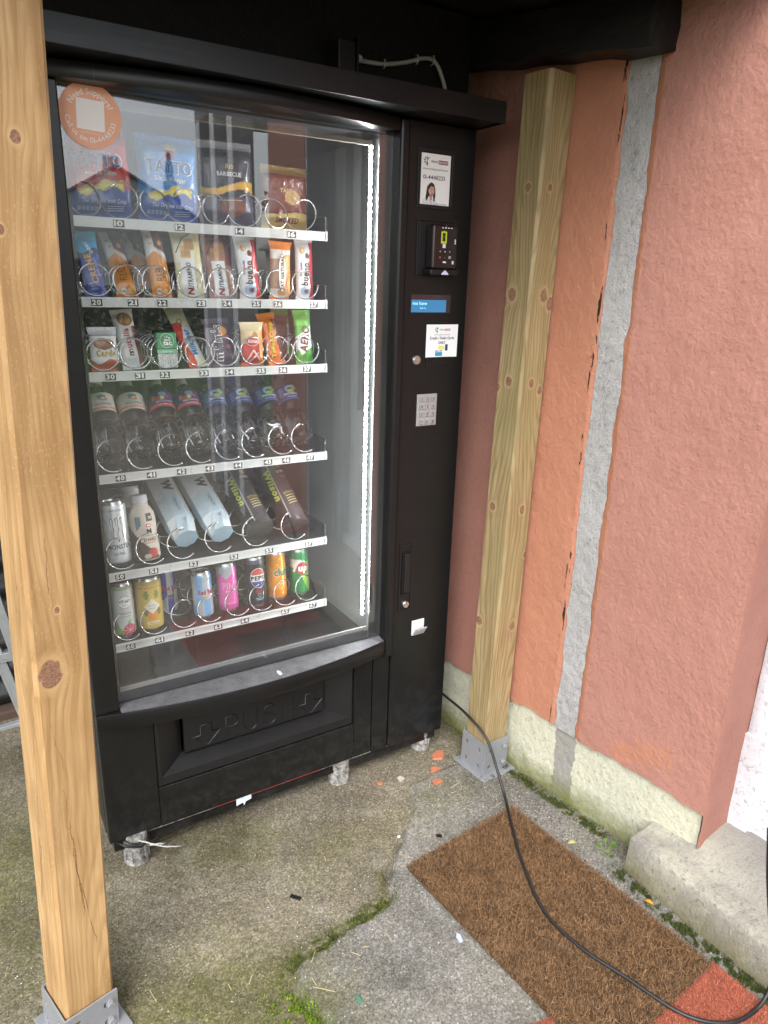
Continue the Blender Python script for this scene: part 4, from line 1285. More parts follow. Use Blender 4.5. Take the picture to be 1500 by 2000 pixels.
# ------------------------------------------------------------------ lower front: delivery hatch
mb = MB()
mb.box((0.0, 0.002, ZB), (0.1295, 0.04, 0.4165), bev=0.003)
mb.box((0.7030, 0.002, ZB), (0.7640, 0.04, 0.4165), bev=0.003)
mb.box((0.1300, 0.002, ZB), (0.7025, 0.04, 0.2040), bev=0.002)
low = U(mb.build('lower_panel', M['black']))
mb = MB(); mb.box((0.7665, 0.002, ZB - 0.004), (0.8225, 0.04, 0.4075), bev=0.003); U(mb.build('lower_side_panel', M['black']))
def frame_slopes():
    """moulded surround: flat rim, then sloping cheeks down to the flap"""
    o = [(0.1305, 0.2045), (0.7020, 0.2045), (0.7020, 0.4165), (0.1305, 0.4165)]
    r = [(0.1380, 0.2110), (0.6945, 0.2110), (0.6945, 0.4140), (0.1380, 0.4140)]
    m_ = [(0.1420, 0.2330), (0.6890, 0.2330), (0.6890, 0.4120), (0.1420, 0.4120)]
    i_ = [(0.2060, 0.2600), (0.6210, 0.2600), (0.6210, 0.4100), (0.2060, 0.4100)]
    V, F = [], []
    for (q, y) in ((o, 0.006), (r, 0.001), (m_, 0.003), (i_, 0.046), (i_, 0.062)):
        V += [(x, y, z) for x, z in q]
    for k in range(4):
        for j in range(4):
            a, b = k * 4 + j, k * 4 + (j + 1) % 4
            F.append((a, b, b + 4, a + 4))
    mb = MB(); mb.add(V, F)
    return mb.build('hatch_surround', M['black_plastic'], None, 20)
hs = U(frame_slopes())
flap = U(MB().box((0.2095, 0.030, 0.2635), (0.6175, 0.042, 0.4080), bev=0.003).build('push_flap', M['black_plastic']))
# raised lettering and the two stepped arrows
V, F = text2d('PUSH', 0.0)
def raised(name, lines, r=0.0024):
    mb = MB()
    for ln in lines:
        mb.tube([(x, 0.0297, z) for x, z in ln], r, 6)
    return mb.build(name, M['black_plastic'], flap, 60)
LX, LZ, LH = 0.322, 0.2770, 0.060
def st(cx, pts): return [(cx + x, LZ + z) for x, z in pts]
def arcp(cx, cz, rx, rz, a0, a1, n=10): return [(cx + rx * math.cos(R_(a0 + (a1 - a0) * i / n)), cz + rz * math.sin(R_(a0 + (a1 - a0) * i / n))) for i in range(n + 1)]
h = LH
raised('raised_letter', [st(0.324, [(0, 0), (0, h), (0.020, h)] + arcp(0.020, h * 0.74, 0.014, h * 0.26, 90, -90) + [(0, h * 0.48)])])
raised('raised_letter', [st(0.376, [(0, h), (0, 0.018)] + arcp(0.0180, 0.018, 0.0180, 0.018, 180, 360) + [(0.036, h)])])
raised('raised_letter', [st(0.432, arcp(0.018, h * 0.75, 0.0165, h * 0.25, 20, 270) + arcp(0.018, h * 0.25, 0.0175, h * 0.25, 90, -160))])
raised('raised_letter', [st(0.490, [(0, 0), (0, h)]), st(0.490, [(0.034, 0), (0.034, h)]), st(0.490, [(0, h * 0.5), (0.034, h * 0.5)])])
for cx in (0.228, 0.533):
    a = [(0.0, 0.030), (0.026, 0.030), (0.026, 0.060), (0.056, 0.060), (0.056, 0.034), (0.080, 0.034), (0.044, -0.004), (0.008, 0.028)]
    raised('raised_arrow', [[(cx + x, 0.274 + z) for x, z in a]], 0.0022)
# base rail with grime and a stripped red line
mb = MB(); mb.box((0.012, 0.020, 0.040), (1.020, 0.050, 0.0755), bev=0.002); base = U(mb.build('base_rail', M['black']))
mb = MB(); mb.box((0.05, 0.0105, 0.0765), (1.018, 0.060, 0.0825)); mb.build('grime_lip', M['grimy'], base)
mb = MB(); mb.box((0.27, 0.0080, 0.0790), (0.60, 0.0104, 0.0815)); mb.build('red_seal', plain('red_seal', (0.42, 0.03, 0.03), 0.5), base)
pr = Print(); pr.poly([(-0.022, -0.020), (-0.002, -0.016), (0.0, -0.027), (0.006, -0.015), (0.022, -0.012), (0.022, 0.012), (-0.022, 0.010)], '#c9d2de', 1)
tp = U(pr.lay('tape_scrap', flat(0.357, 0.0065, 0.080), M['paper'], None)); 
tp.modifiers.new('thick', 'SOLIDIFY').thickness = 0.0006
for (x, y) in ((0.065, 0.020), (0.672, 0.034), (0.985, 0.05), (0.065, 0.76), (0.985, 0.76)):
    mb = MB()
    z0 = ground_z(x, y)
    mb.lathe([(0.032, -0.002), (0.033, 0.004), (0.030, 0.012), (0.029, 0.045), (0.031, 0.050), (0.031, 0.0900 - z0)], 20, axis_o=(x, y, z0))
    for k in range(10):
        a = 2 * math.pi * k / 10
        mb.box((-0.003, -0.0325, 0.010), (0.003, -0.0285, 0.046), mat=Matrix.Translation((x, y, z0)) @ Matrix.Rotation(a, 4, 'Z'))
    U(mb.build('foot', M['grimy'], None, 40))
# pale cable-tie loop and dark wire at the front foot
mb = MB(); mb.tube([(0.066, -0.010, 0.078), (0.092, -0.026, 0.070), (0.118, -0.040, 0.060), (0.150, -0.050, 0.052), (0.168, -0.046, 0.044), (0.160, -0.034, 0.036), (0.130, -0.030, 0.044), (0.105, -0.026, 0.058), (0.080, -0.010, 0.070)], 0.0016, 6)
mb.tube([(0.09, -0.03, 0.068), (0.115, -0.034, 0.066), (0.128, -0.030, 0.058), (0.115, -0.024, 0.052), (0.09, -0.016, 0.058)], 0.0016, 6)
U(mb.build('cable_tie', M['clip'], None, 180))
mb = MB(); mb.tube([(0.015, 0.012, 0.080), (0.035, -0.012, 0.074), (0.052, -0.016, 0.068), (0.072, -0.018, 0.062), (0.092, -0.008, 0.066), (0.10, 0.012, 0.074)], 0.003, 8)
mb.tube([(0.030, 0.010, 0.082), (0.046, -0.014, 0.080), (0.066, -0.016, 0.072), (0.082, 0.0, 0.078)], 0.002, 6)
U(mb.build('loose_wire', M['rubber'], None, 180))

# ------------------------------------------------------------------ payment panel
mb = MB(); mb.box((XS + 0.0005, 0.0, 0.080), (X1, 0.034, ZT - 0.001), bev=0.003); pp = U(mb.build('payment_panel', M['black']))
def rim(name, x0, x1, z0, z1, w, y0, y1, parent, mat):
    """raised frame with open middle"""
    mb = MB()
    mb.box((x0, y0, z0), (x1, y1, z0 + w), bev=0.0008); mb.box((x0, y0, z1 - w), (x1, y1, z1), bev=0.0008)
    mb.box((x0, y0, z0 + w), (x0 + w, y1, z1 - w), bev=0.0008); mb.box((x1 - w, y0, z0 + w), (x1, y1, z1 - w), bev=0.0008)
    return mb.build(name, mat, parent)
rim('card_holder', 0.855, 0.965, 1.637, 1.772, 0.0075, -0.0035, 0.0005, pp, M['black_plastic'])

LOGO_R = '#8a2a2e'
def burst(pr, a, b, r, col='#2b2b2f', n=9, lvl=2):
    for k in range(n):
        th = R_(90 + 360 * k / n)
        if k in (6, 7): continue
        c, s = math.cos(th), math.sin(th)
        q = r * (0.36), r, r * 0.14
        P_ = [(a + c * q[0] - s * q[2] * 0.5, b + s * q[0] + c * q[2] * 0.5), (a + c * q[1] * 0.8 - s * q[2], b + s * q[1] * 0.8 + c * q[2]), (a + c * q[1], b + s * q[1]),
              (a + c * q[1] * 0.8 + s * q[2], b + s * q[1] * 0.8 - c * q[2]), (a + c * q[0] + s * q[2] * 0.5, b + s * q[0] - c * q[2] * 0.5)]
        pr.poly(P_, col, lvl)
    pr.line([(a + r * 0.1, b + r * 0.4), (a + r * 0.1, b - r * 1.25)], r * 0.18, col, lvl)

pr = Print()
pr.rect(-0.044, -0.0575, 0.044, 0.0575, '#f1efef', 1)
burst(pr, -0.028, 0.041, 0.010)
pr.text('VENDING', -0.0045, 0.040, 0.0072, '#4a3a3e', bold=0.02, lvl=2, width=0.022)
pr.rect(0.0075, 0.0355, 0.036, 0.0445, LOGO_R, 2); pr.text('MACHINES.IE', 0.0218, 0.040, 0.0062, '#f6f0f0', bold=0.02, lvl=3, width=0.026)
pr.text('www.vending-machines.ie', -0.001, 0.0235, 0.0075, '#55535a', lvl=2, width=0.076)
pr.text('01-4448233', -0.004, 0.0045, 0.0135, '#161214', bold=0.010, lvl=2, width=0.066)
# photograph of an operator with a headset, printed on the card
hair = [(-0.020, -0.010), (-0.012, -0.006), (-0.004, -0.010), (0.0005, -0.020), (0.0015, -0.034), (0.000, -0.048), (-0.004, -0.050), (-0.006, -0.036), (-0.020, -0.040), (-0.024, -0.050), (-0.028, -0.044), (-0.026, -0.028), (-0.024, -0.016)]
pr.poly(hair, '#3b2a2c', 2)
pr.poly([(-0.040, -0.0573), (-0.036, -0.046), (-0.026, -0.041), (-0.014, -0.046), (-0.004, -0.042), (0.003, -0.047), (0.008, -0.0573)], '#dcd9dc', 2)
pr.poly([(-0.017, -0.034), (-0.007, -0.034), (-0.009, -0.046), (-0.013, -0.0475), (-0.016, -0.044)], '#c08f7c', 3)
pr.disc(-0.0105, -0.025, 0.0125, '#cf9f8c', 3, 20, 0.0085)
pr.poly([(-0.020, -0.014), (-0.012, -0.0105), (-0.004, -0.013), (-0.006, -0.017), (-0.013, -0.0155), (-0.018, -0.022)], '#3b2a2c', 4)
pr.line([(-0.0145, -0.0225), (-0.011, -0.0222)], 0.0011, '#2a1c1c', 5); pr.line([(-0.0075, -0.0222), (-0.0042, -0.0225)], 0.0011, '#2a1c1c', 5)
pr.line([(-0.0108, -0.0320), (-0.0058, -0.0318)], 0.0013, '#9a3d3d', 5); pr.line([(-0.0068, -0.0235), (-0.0058, -0.0280)], 0.0007, '#b07e6c', 5)
pr.line([(-0.022, -0.015), (-0.020, -0.010), (-0.014, -0.007)], 0.0011, '#e8e8ea', 5); pr.line([(-0.0205, -0.024), (-0.016, -0.031), (-0.011, -0.034)], 0.0009, '#e8e8ea', 5)
pr.line([(-0.010, -0.0573), (-0.013, -0.048)], 0.001, '#403038', 4)
pr.rect(0.004, -0.0565, 0.038, -0.053, '#d3d0d2', 2)
pr.lay('contact_card', flat(0.910, 0.0, 1.7035), M['paper'], pp, 0.0003)

# contactless card reader in its own moulded frame
rim('reader_frame', 0.8600, 0.9830, 1.4720, 1.6140, 0.0055, -0.003, 0.0005, pp, M['black_plastic'])
mb = MB(); mb.box((0.8665, -0.0030, 1.4800), (0.9770, 0.0005, 1.6060), bev=0.001); mb.build('reader_backplate', M['black_plastic'], pp)
reader = U(MB().box((0.8880, -0.034, 1.4950), (0.9650, -0.0028, 1.5990), bev=0.004).build('card_reader', plain('dark_brown_gloss', (0.018, 0.010, 0.010), 0.12, coat=0.3)))
mb = MB(); mb.box((0.8800, -0.040, 1.4790), (0.9690, -0.0032, 1.4945), bev=0.005); mb.build('reader_chin', M['black_plastic'], reader)
pr = Print()
for k in range(4): pr.rect(-0.0135 + k * 0.009, 0.0420, -0.0085 + k * 0.009, 0.0440, '#f0eef0', 1)
pr.disc(0.0, 0.0475, 0.0012, '#8d8a8c', 1)
pr.rect(-0.0150, 0.0065, 0.0025, 0.0345, '#bcd431', 1); pr.rect(-0.0108, 0.0115, -0.0018, 0.0310, '#2b1a1a', 2); pr.rect(-0.0090, 0.0340, -0.0035, 0.0360, '#bcd431', 1)
pr.line([(-0.0106, 0.022), (-0.002, 0.022)], 0.0006, '#9aa83a', 3); pr.line([(-0.0063, 0.0118), (-0.0063, 0.0305)], 0.0005, '#6a6a2a', 3)
pr.rect(-0.0095, -0.0040, 0.0, 0.0055, '#e3d6e6', 1)
for k, (t, c) in enumerate((('<', '#b9b3b6'), ('=', '#d8d2d4'), ('>', '#b9b3b6'))): pr.text(t, -0.0160 + k * 0.0150, -0.0130, 0.0090, c, bold=0.01, lvl=1)
for k, (t, c) in enumerate((('x', '#c06a6a'), ('-', '#c46060'), ('O', '#e9f0e9'))): pr.text(t, -0.0160 + k * 0.0150, -0.0260, 0.0085, c, bold=0.03, lvl=1)
pr.rect(-0.0065, -0.0395, 0.0035, -0.0360, '#ece8ea', 1); pr.rect(0.0215, -0.0420, 0.0275, -0.0340, '#d9d6d6', 1); pr.rect(0.0275, 0.0060, 0.0310, 0.0180, '#d0cccc', 1)
pr.lay('reader_symbols', flat(0.9265, -0.0341, 1.5490), M['print'], reader, 0.0002)
pr = Print(); pr.poly([(-0.012, -0.0055), (0.012, -0.0055), (0.009, -0.0010), (0.0, 0.0060), (-0.009, -0.0010)], '#c9cdec', 1)
pr.lay('arrow_mark', flat(0.9240, -0.0401, 1.4865), M['print'], reader, 0.0002)

# scrolling display
rim('display_frame', 0.8470, 0.9780, 1.3830, 1.4355, 0.0040, -0.0020, 0.0005, pp, M['black_plastic'])
mb = MB(); mb.box((0.8512, -0.0008, 1.3872), (0.9738, 0.0004, 1.4313)); dsp = mb.build('display_window', plain('display_reflected_brown', (0.05, 0.03, 0.035), 0.08, coat=0.4), pp)  # brown reflection on the upper display is put into the base colour
mb = MB(); mb.box((0.8512, -0.0016, 1.3875), (0.9610, -0.0009, 1.4185)); mb.build('display_screen', M['lcd'], pp)
pr = Print(); pr.text('me have', 0.026, 0.0225, 0.0125, '#8fe6f0', lvl=1, width=0.044); pr.text('Thank You', 0.036, 0.0105, 0.0058, '#6fd0e0', lvl=1, width=0.020)
pr.lay('display_lettering', flat(0.8512, -0.0017, 1.3875), M['lcd_text'], pp, 0.0002)

# stuck-on paper note
pr = Print()
pr.rect(-0.0515, -0.0425, 0.0515, 0.0425, '#edf0f8', 1)
burst(pr, -0.0175, 0.0290, 0.0070)
pr.text('VENDING', -0.0020, 0.0290, 0.0058, '#6a6670', bold=0.01, lvl=2, width=0.0150); pr.rect(0.0070, 0.0262, 0.0260, 0.0318, '#c98a8c', 2); pr.text('MACHINES', 0.0165, 0.0290, 0.0046, '#f8f0f0', lvl=3, width=0.0165)
pr.text('www.vending-machines.ie', 0.0, 0.0165, 0.0055, '#84828c', lvl=2, width=0.054)
pr.text('Credit / Debit Cards', 0.0, 0.0075, 0.0098, '#20222c', bold=0.025, lvl=2, width=0.080)
pr.text('ONLY', 0.0, -0.0045, 0.0098, '#20222c', bold=0.03, lvl=2, width=0.0225)
pr.poly([(-0.012, -0.0215), (0.007, -0.0235), (0.008, -0.0130), (-0.009, -0.0120)], '#e7dc83', 2); pr.rect(0.0115, -0.0255, 0.0200, -0.0090, '#2d4560', 2)
pr.rect(-0.0205, -0.0390, 0.0025, -0.0290, '#3a97bd', 2); pr.rect(-0.0205, -0.0275, -0.0100, -0.0250, '#3b6b72', 2); pr.rect(-0.0070, -0.0270, 0.0025, -0.0248, '#3b6b72', 2)
nt_ = pr.lay('payment_note', flat(0.954, -0.0005, 1.3140), M['paper'], pp, 0.0003)
nt_['label'] = 'square white paper note about paying by card'
rim('coin_slot', 0.9050, 0.9900, 1.2480, 1.2720, 0.0030, -0.0025, 0.0005, pp, M['black_plastic'])
mb = MB(); mb.lathe([(0.0125, 0.0), (0.0125, 0.004), (0.0105, 0.0065), (0.0085, 0.0070), (0.0080, 0.0060)], 28, mat=Matrix.Translation((0.8740, 0.0005, 1.2660)) @ Matrix.Rotation(R_(90), 4, 'X'))
U(mb.build('reject_button', M['chrome'], None, 30))

# keypad
kp = U(MB().box((0.8805, -0.0040, 1.0885), (0.9455, 0.0005, 1.1750), bev=0.0015).build('keypad', M['keys']))
for i, t in enumerate('123456789*0#'):
    cx = 0.8945 + (i % 3) * 0.0190; cz = 1.1620 - (i // 3) * 0.0206
    kk = MB().box((cx - 0.0067, -0.0066, cz - 0.0072), (cx + 0.0067, -0.0036, cz + 0.0072), bev=0.0014).build('key', M['keys'], kp)
    pr = Print()
    pr.line([(-0.0060, -0.0064), (0.0060, -0.0064)], 0.0005, '#3a3b3d', 1); pr.line([(-0.0061, -0.0060), (-0.0061, 0.0060)], 0.0005, '#5a5b5d', 1)
    pr.text(t, 0, 0.0002, 0.0105, '#2c2d30', bold=0.012, lvl=1)
    pr.lay('key_legend', flat(cx, -0.0067, cz), M['print'], kp, 0.0002)
# swing-out handle with lock
hd = U(rim('door_handle', 0.8440, 0.8890, 0.5400, 0.7500, 0.0045, -0.0030, 0.0005, None, M['black_plastic']))
rim('handle_recess', 0.8540, 0.8830, 0.5930, 0.7260, 0.0030, -0.0045, -0.0002, hd, M['black_plastic'])
mb = MB(); mb.box((0.8580, -0.0075, 0.5980), (0.8795, 0.0003, 0.7215), bev=0.003); mb.build('handle_grip', M['black_plastic'], hd)
mb = MB(); mb.lathe([(0.0105, 0.0), (0.0105, 0.006), (0.0090, 0.008), (0.0030, 0.008)], 24, mat=Matrix.Translation((0.8690, 0.0005, 0.5610)) @ Matrix.Rotation(R_(90), 4, 'X'))
mb.box((0.8683, -0.0082, 0.5575), (0.8697, -0.0068, 0.5645)); mb.build('lock_barrel', M['chrome'], hd, 30)
# coin return cup
mb = MB(); mb.box((0.8960, -0.0030, 0.4510), (0.9395, 0.0005, 0.4990), bev=0.001); cr = U(mb.build('coin_return', M['white_plastic']))
T = Matrix.Translation((0.9178, -0.0035, 0.4530)) @ Matrix.Rotation(R_(32), 4, 'X')
mb = MB(); mb.box((-0.0200, -0.0030, 0.0), (0.0200, 0.0, 0.0330), bev=0.001, mat=T)
mb.box((-0.0150, -0.0042, 0.006), (-0.002, -0.0030, 0.026), bev=0.0005, mat=T); mb.box((0.002, -0.0042, 0.006), (0.0150, -0.0030, 0.026), bev=0.0005, mat=T)
mb.build('coin_flap', plain('scuffed_grey_plastic', (0.45, 0.45, 0.45), 0.45, var=0.2, vscale=120), cr)

# round salmon support sticker on the glass (the code in its middle is left blank)
pr = Print()
pr.disc(0, 0, 0.0570, '#eeb294', 1, 64)
pr.rect(-0.0255, -0.0255, 0.0255, 0.0275, '#f3f1f0', 2)
pr.arc('Need Support?', 0.0410, 0.0150, '#f7f0ea', True, 0.012, 2)
pr.arc('Call us on 01-4448233', 0.0425, 0.0138, '#f7f0ea', False, 0.006, 2)
pr.text('vending-machines.ie', 0, -0.0300, 0.0050, '#f3e2d8', lvl=2, width=0.036)
o = U(pr.lay('support_sticker', lambda a, b, h: flat(0.112, 0.0182, 1.7465)(a * math.cos(R_(-3)) - b * math.sin(R_(-3)), a * math.sin(R_(-3)) + b * math.cos(R_(-3)), h), M['paper'], None, 0.0003))
o['label'] = 'round salmon support sticker with white lettering'
# ==END MACHINE==
# ================================================================== GOODS IN THE MACHINE
def place(o, x, y, z, lean=0.0, roll=0.0, yaw=0.0):
    """lean back (top away from the glass), roll sideways, yaw"""
    o.location = (x, y, z)
    o.rotation_euler = (Matrix.Rotation(R_(yaw), 3, 'Z') @ Matrix.Rotation(R_(-lean), 3, 'X') @ Matrix.Rotation(R_(roll), 3, 'Y')).to_euler()
    return o

class Pillow:
    """film bag or flow-wrapped bar: swollen middle, flat crimped ends, creases"""
    def __init__(s, w, h, d, crimp=0.07, flare=0.04, crease=1.0, seed=0, puff=2.6):
        s.w, s.h, s.d, s.crimp, s.flare, s.crease, s.seed, s.puff = w, h, d, crimp, flare, crease, seed, puff
    def half(s, v): return s.w / 2 * (1 + s.flare * (np.abs(v - 0.5) * 2) ** 6 - 0.015 * np.sin(v * 9 + s.seed))
    def thick(s, u, v):
        S = sstep(s.crimp * 0.6, s.crimp + 0.16, v) * sstep(s.crimp * 0.6, s.crimp + 0.16, 1 - v)
        t = s.d / 2 * np.power(np.clip(1 - np.abs(u) ** s.puff, 0, 1), 0.5) * (0.25 * (S > 0) * S + 0.75 * S)
        n = (fbm(u * 2.6 + s.seed * 3.1 + 7, v * 4.2 + s.seed, 4) - 0.5)
        rad = np.sin((u * 5 + n * 6)) * np.exp(-np.minimum(v, 1 - v) / 0.14)
        t = t * (1 + 0.35 * s.crease * n) + s.d * 0.030 * s.crease * rad * np.clip(1 - np.abs(u) ** 4, 0, 1)
        zig = 0.0007 * np.sin(u * s.w * 900) * ((v < s.crimp) | (v > 1 - s.crimp))
        return np.maximum(t, 0.0003) + zig
    def surf(s, a, b, h):
        v = np.clip(b / s.h, 0, 1); u = np.clip(a / s.half(v), -0.999, 0.999)
        return np.stack([a, -s.thick(u, v) - h - 0.0006, b], 1)
    def build(s, name, art, mat, nu=40, nv=64):
        u = np.sin(np.linspace(-1, 1, nu) * math.pi / 2) * 0.999; v = np.linspace(0, 1, nv)
        Uu, Vv = np.meshgrid(u, v)
        A = Uu * s.half(Vv); B = Vv * s.h
        t = s.thick(Uu, Vv)
        top = np.where(Vv > 0.985, 0.0012 * np.abs(np.mod(A * 420, 2) - 1), 0) - np.where(Vv < 0.015, 0.0012 * np.abs(np.mod(A * 420, 2) - 1), 0)
        front = np.stack([A, -t, B + top], -1)
        back = np.stack([A, np.maximum(t * 0.8, 0.0003), B + top], -1)[:, ::-1]
        P = np.concatenate([front, back], 1)
        c = art(Uu, Vv, A, B)
        cc = np.concatenate([c, c[:, ::-1]], 1)
        return link(name, grid_mesh(name, P, cc), mat, None, 180)

def art_fn(base, regions):
    """flat-colour areas of a printed wrapper: list of (test(u, v, a, b), colour), later ones on top"""
    def f(u, v, a, b):
        c = np.zeros(u.shape + (3,)); c[...] = lin(base)
        for test, col in regions:
            m = test(u, v, a, b)
            c[m] = lin(col)
        return c
    return f
def wav(x, k, ph=0): return np.sin(x * k + ph)
def blob(cu, cv, ru, rv): return lambda u, v, a, b: ((u - cu) / ru) ** 2 + ((v - cv) / rv) ** 2 < 1
def band(v0, v1): return lambda u, v, a, b: (v >= v0) & (v < v1)

def goods(o, label, cat, group='goods on the trays of the machine'):
    tag(o, label, cat, group, 'thing'); return o

def packet(name, label, cat, spec, art, prints, pos, mat='foil', pname='lettering', step=0.006):
    pl = Pillow(*spec[:3], **spec[3])
    o = pl.build(name, art, M[mat])
    if prints is not None:
        prints.lay(pname, pl.surf, M['print'], o, 0.00035, step)
    place(o, *pos)
    goods(o, label, cat)
    return o, pl

# --- row 1: crisps
def crisps(col, dark, low, flav, label, x, seed, fade=None):
    art = art_fn(col, [(lambda u, v, a, b: v > 0.90 + 0.02 * wav(u, 4), dark), (lambda u, v, a, b: v < 0.34 + 0.05 * wav(u, 2.2, 0.8) - 0.03 * u, low),
                       (lambda u, v, a, b: (np.abs(v - (0.345 + 0.045 * wav(u, 3.0, 0.4))) < 0.045 + 0.02 * wav(u, 11)) & (np.abs(u) < 0.72), '#d9b93a'),
                       (lambda u, v, a, b: (np.abs(v - (0.335 + 0.045 * wav(u, 3.0, 0.4))) < 0.018 + 0.012 * wav(u, 14)) & (np.abs(u) < 0.66), '#efd76a'),
                       (blob(0.02, 0.86, 0.22, 0.05), '#d7b24a'), (lambda u, v, a, b: (np.abs(u) < 0.16) & (v > 0.745) & (v < 0.83), '#7a2430')])
    pr = Print()
    pr.text('TAYTO', 0.0, 0.118, 0.0375, '#e9eef6', bold=0.045, lvl=2, width=0.106)
    pr.text('TAYTO', 0.0, 0.118, 0.0365, '#2a5fa8', bold=0.012, lvl=4, width=0.101)
    pr.text(flav, 0.0, 0.0935, 0.0135, '#f0efe9', bold=0.02, lvl=2, width=0.072)
    pr.text('The Original Irish Crisp', 0.004, 0.0370, 0.0120, '#e6ebf3', shear=0.25, bold=0.012, lvl=2, width=0.094)
    for k in range(5): pr.rect(-0.052 + k * 0.009, 0.018, -0.045 + k * 0.009, 0.026, '#9fb4d8', 2)
    for k in range(3): pr.line([(0.010, 0.026 - k * 0.004), (0.046, 0.0275 - k * 0.004)], 0.0013, '#c7d2e6', 2)
    packet('crisp_bag', label, 'crisps', (0.136, 0.185, 0.045, dict(crimp=0.05, flare=0.02, seed=seed, puff=3.0)), art, pr, (x, 0.205, TRAY[1] - 0.001, 3, 1.5 * (-1) ** seed, 0))
crisps('#a81d24', '#7c1a1e', '#1d3f94', 'Cheese & Onion', 'red and blue bag of crisps behind the coils at number 10', 0.155, 1)
crisps('#2f7fc4', '#2a6cab', '#2d55ab', 'Salt & Vinegar', 'light blue bag of crisps behind the coils at number 12', 0.303, 2)
art = art_fn('#2c2d36', [(lambda u, v, a, b: (v < 0.50 + 0.05 * wav(u, 2.4)) & (v > 0.40 + 0.05 * wav(u, 2.4, 0.6)), '#c79a3c'), (lambda u, v, a, b: v < 0.36, '#4a4658'), (blob(0.1, 0.24, 0.5, 0.1), '#7a4a38'), (lambda u, v, a, b: v > 0.92, '#8b8d92')])
pr = Print(); pr.text('BARBECUE', 0, 0.118, 0.0135, '#e6e6e2', bold=0.02, width=0.060); pr.text('Rib', 0.0, 0.135, 0.016, '#d9c27a', shear=0.2); pr.line([(-0.03, 0.060), (0.03, 0.062)], 0.002, '#cdbfae')
packet('crisp_bag', 'dark grey bag of barbecue crisps with a gold band at number 14', 'crisps', (0.130, 0.190, 0.042, dict(crimp=0.05, flare=0.02, seed=3, puff=3.0)), art, pr, (0.450, 0.21, TRAY[1] - 0.001, 2, -1, 0))
art = art_fn('#5e2a22', [(lambda u, v, a, b: v < 0.27 + 0.03 * wav(u, 2), '#b6a05c'), (lambda u, v, a, b: (v > 0.27 + 0.03 * wav(u, 2)) & (v < 0.30 + 0.03 * wav(u, 2)), '#3c1a16'), (blob(0.25, 0.52, 0.35, 0.11), '#a88b58'), (lambda u, v, a, b: v > 0.86, '#7d6a3c')])
pr = Print(); pr.text('SMOKED', 0.0, 0.0250, 0.0170, '#3a1c14', bold=0.03, width=0.062); pr.text('TASTY', 0.0, 0.093, 0.0130, '#c8ad72', bold=0.02, shear=0.15)
packet('crisp_bag', 'brown bag with a yellow smoked flavour band at number 16', 'crisps', (0.122, 0.152, 0.042, dict(crimp=0.05, flare=0.02, seed=4, puff=3.0)), art, pr, (0.594, 0.205, TRAY[1] - 0.001, 4, 1, 0))

# --- row 2: bars stood on end
z2, z3, z4, z5, z6 = (TRAY[k] - 0.003 for k in (2, 3, 4, 5, 6))
BAR = lambda w, h, d=0.022, seed=0, **k: (w, h, d, dict(crimp=0.06, flare=0.16, seed=seed, **k))
art = art_fn('#2a3f9a', [(lambda u, v, a, b: v > 0.70 + 0.04 * wav(u, 3), '#2aa0dc'), (lambda u, v, a, b: v > 0.86, '#3fb6e6'), (lambda u, v, a, b: (v > 0.62 + 0.04 * wav(u, 3)) & (v < 0.70 + 0.04 * wav(u, 3)), '#1c2a66'), (blob(-0.4, 0.35, 0.3, 0.12), '#3d55b8')])
pr = Print(); pr.text('CREME', -0.001, 0.062, 0.0190, '#e8b23a', rot=98, bold=0.045, width=0.066); pr.text('EGG OREO', 0.010, 0.066, 0.0065, '#dfe6f4', rot=98, width=0.04); pr.text('OREO', 0.0, 0.109, 0.010, '#e8f0f8', rot=-62, bold=0.03)
packet('chocolate_bar', 'blue chocolate bar with a cyan top at number 20', 'bar', BAR(0.044, 0.148, 0.02, 5), art, pr, (0.122, 0.172, z2, 19, -3, 0))
def fulfil(x, y, lean, roll, label, seed):
    art = art_fn('#d98a2c', [(lambda u, v, a, b: v > 0.66 - 0.12 * np.abs(u + 0.2), '#e9e2d6'), (lambda u, v, a, b: (v > 0.70 - 0.10 * u) & (u > -0.15), '#6e3c28'), (blob(0.35, 0.85, 0.35, 0.07), '#8d5238'), (blob(0.45, 0.76, 0.2, 0.035), '#c9a27c'), (blob(-0.55, 0.86, 0.16, 0.025), '#b98a5c'), (blob(-0.45, 0.75, 0.13, 0.02), '#c39a6a'), (lambda u, v, a, b: v < 0.07, '#c77a22')])
    pr = Print(); pr.text('FULFIL', 0.000, 0.054, 0.0270, '#3b2c22', rot=90, sx=0.62, bold=-0.004, width=0.052); pr.text('PEANUT &', 0.003, 0.093, 0.0075, '#f2dcb2', rot=90); pr.text('CARAMEL', 0.010, 0.093, 0.0075, '#f2dcb2', rot=90); pr.disc(-0.006, 0.0165, 0.0065, '#efe6da'); pr.text('20g', -0.006, 0.0165, 0.006, '#3b2c22', bold=0.02, lvl=3); pr.disc(0.008, 0.0165, 0.0052, '#f0c98a')
    return packet('protein_bar', label, 'bar', BAR(0.045, 0.165, 0.024, seed), art, pr, (x, y, z2, lean, roll, 0))
fulfil(0.190, 0.175, 30, -5, 'orange protein bar leaning far back at number 21', 6)
fulfil(0.268, 0.172, 17, -2, 'orange protein bar standing at number 22, front one of two', 7)
fulfil(0.262, 0.262, 24, -10, 'orange protein bar behind another at number 22', 8)
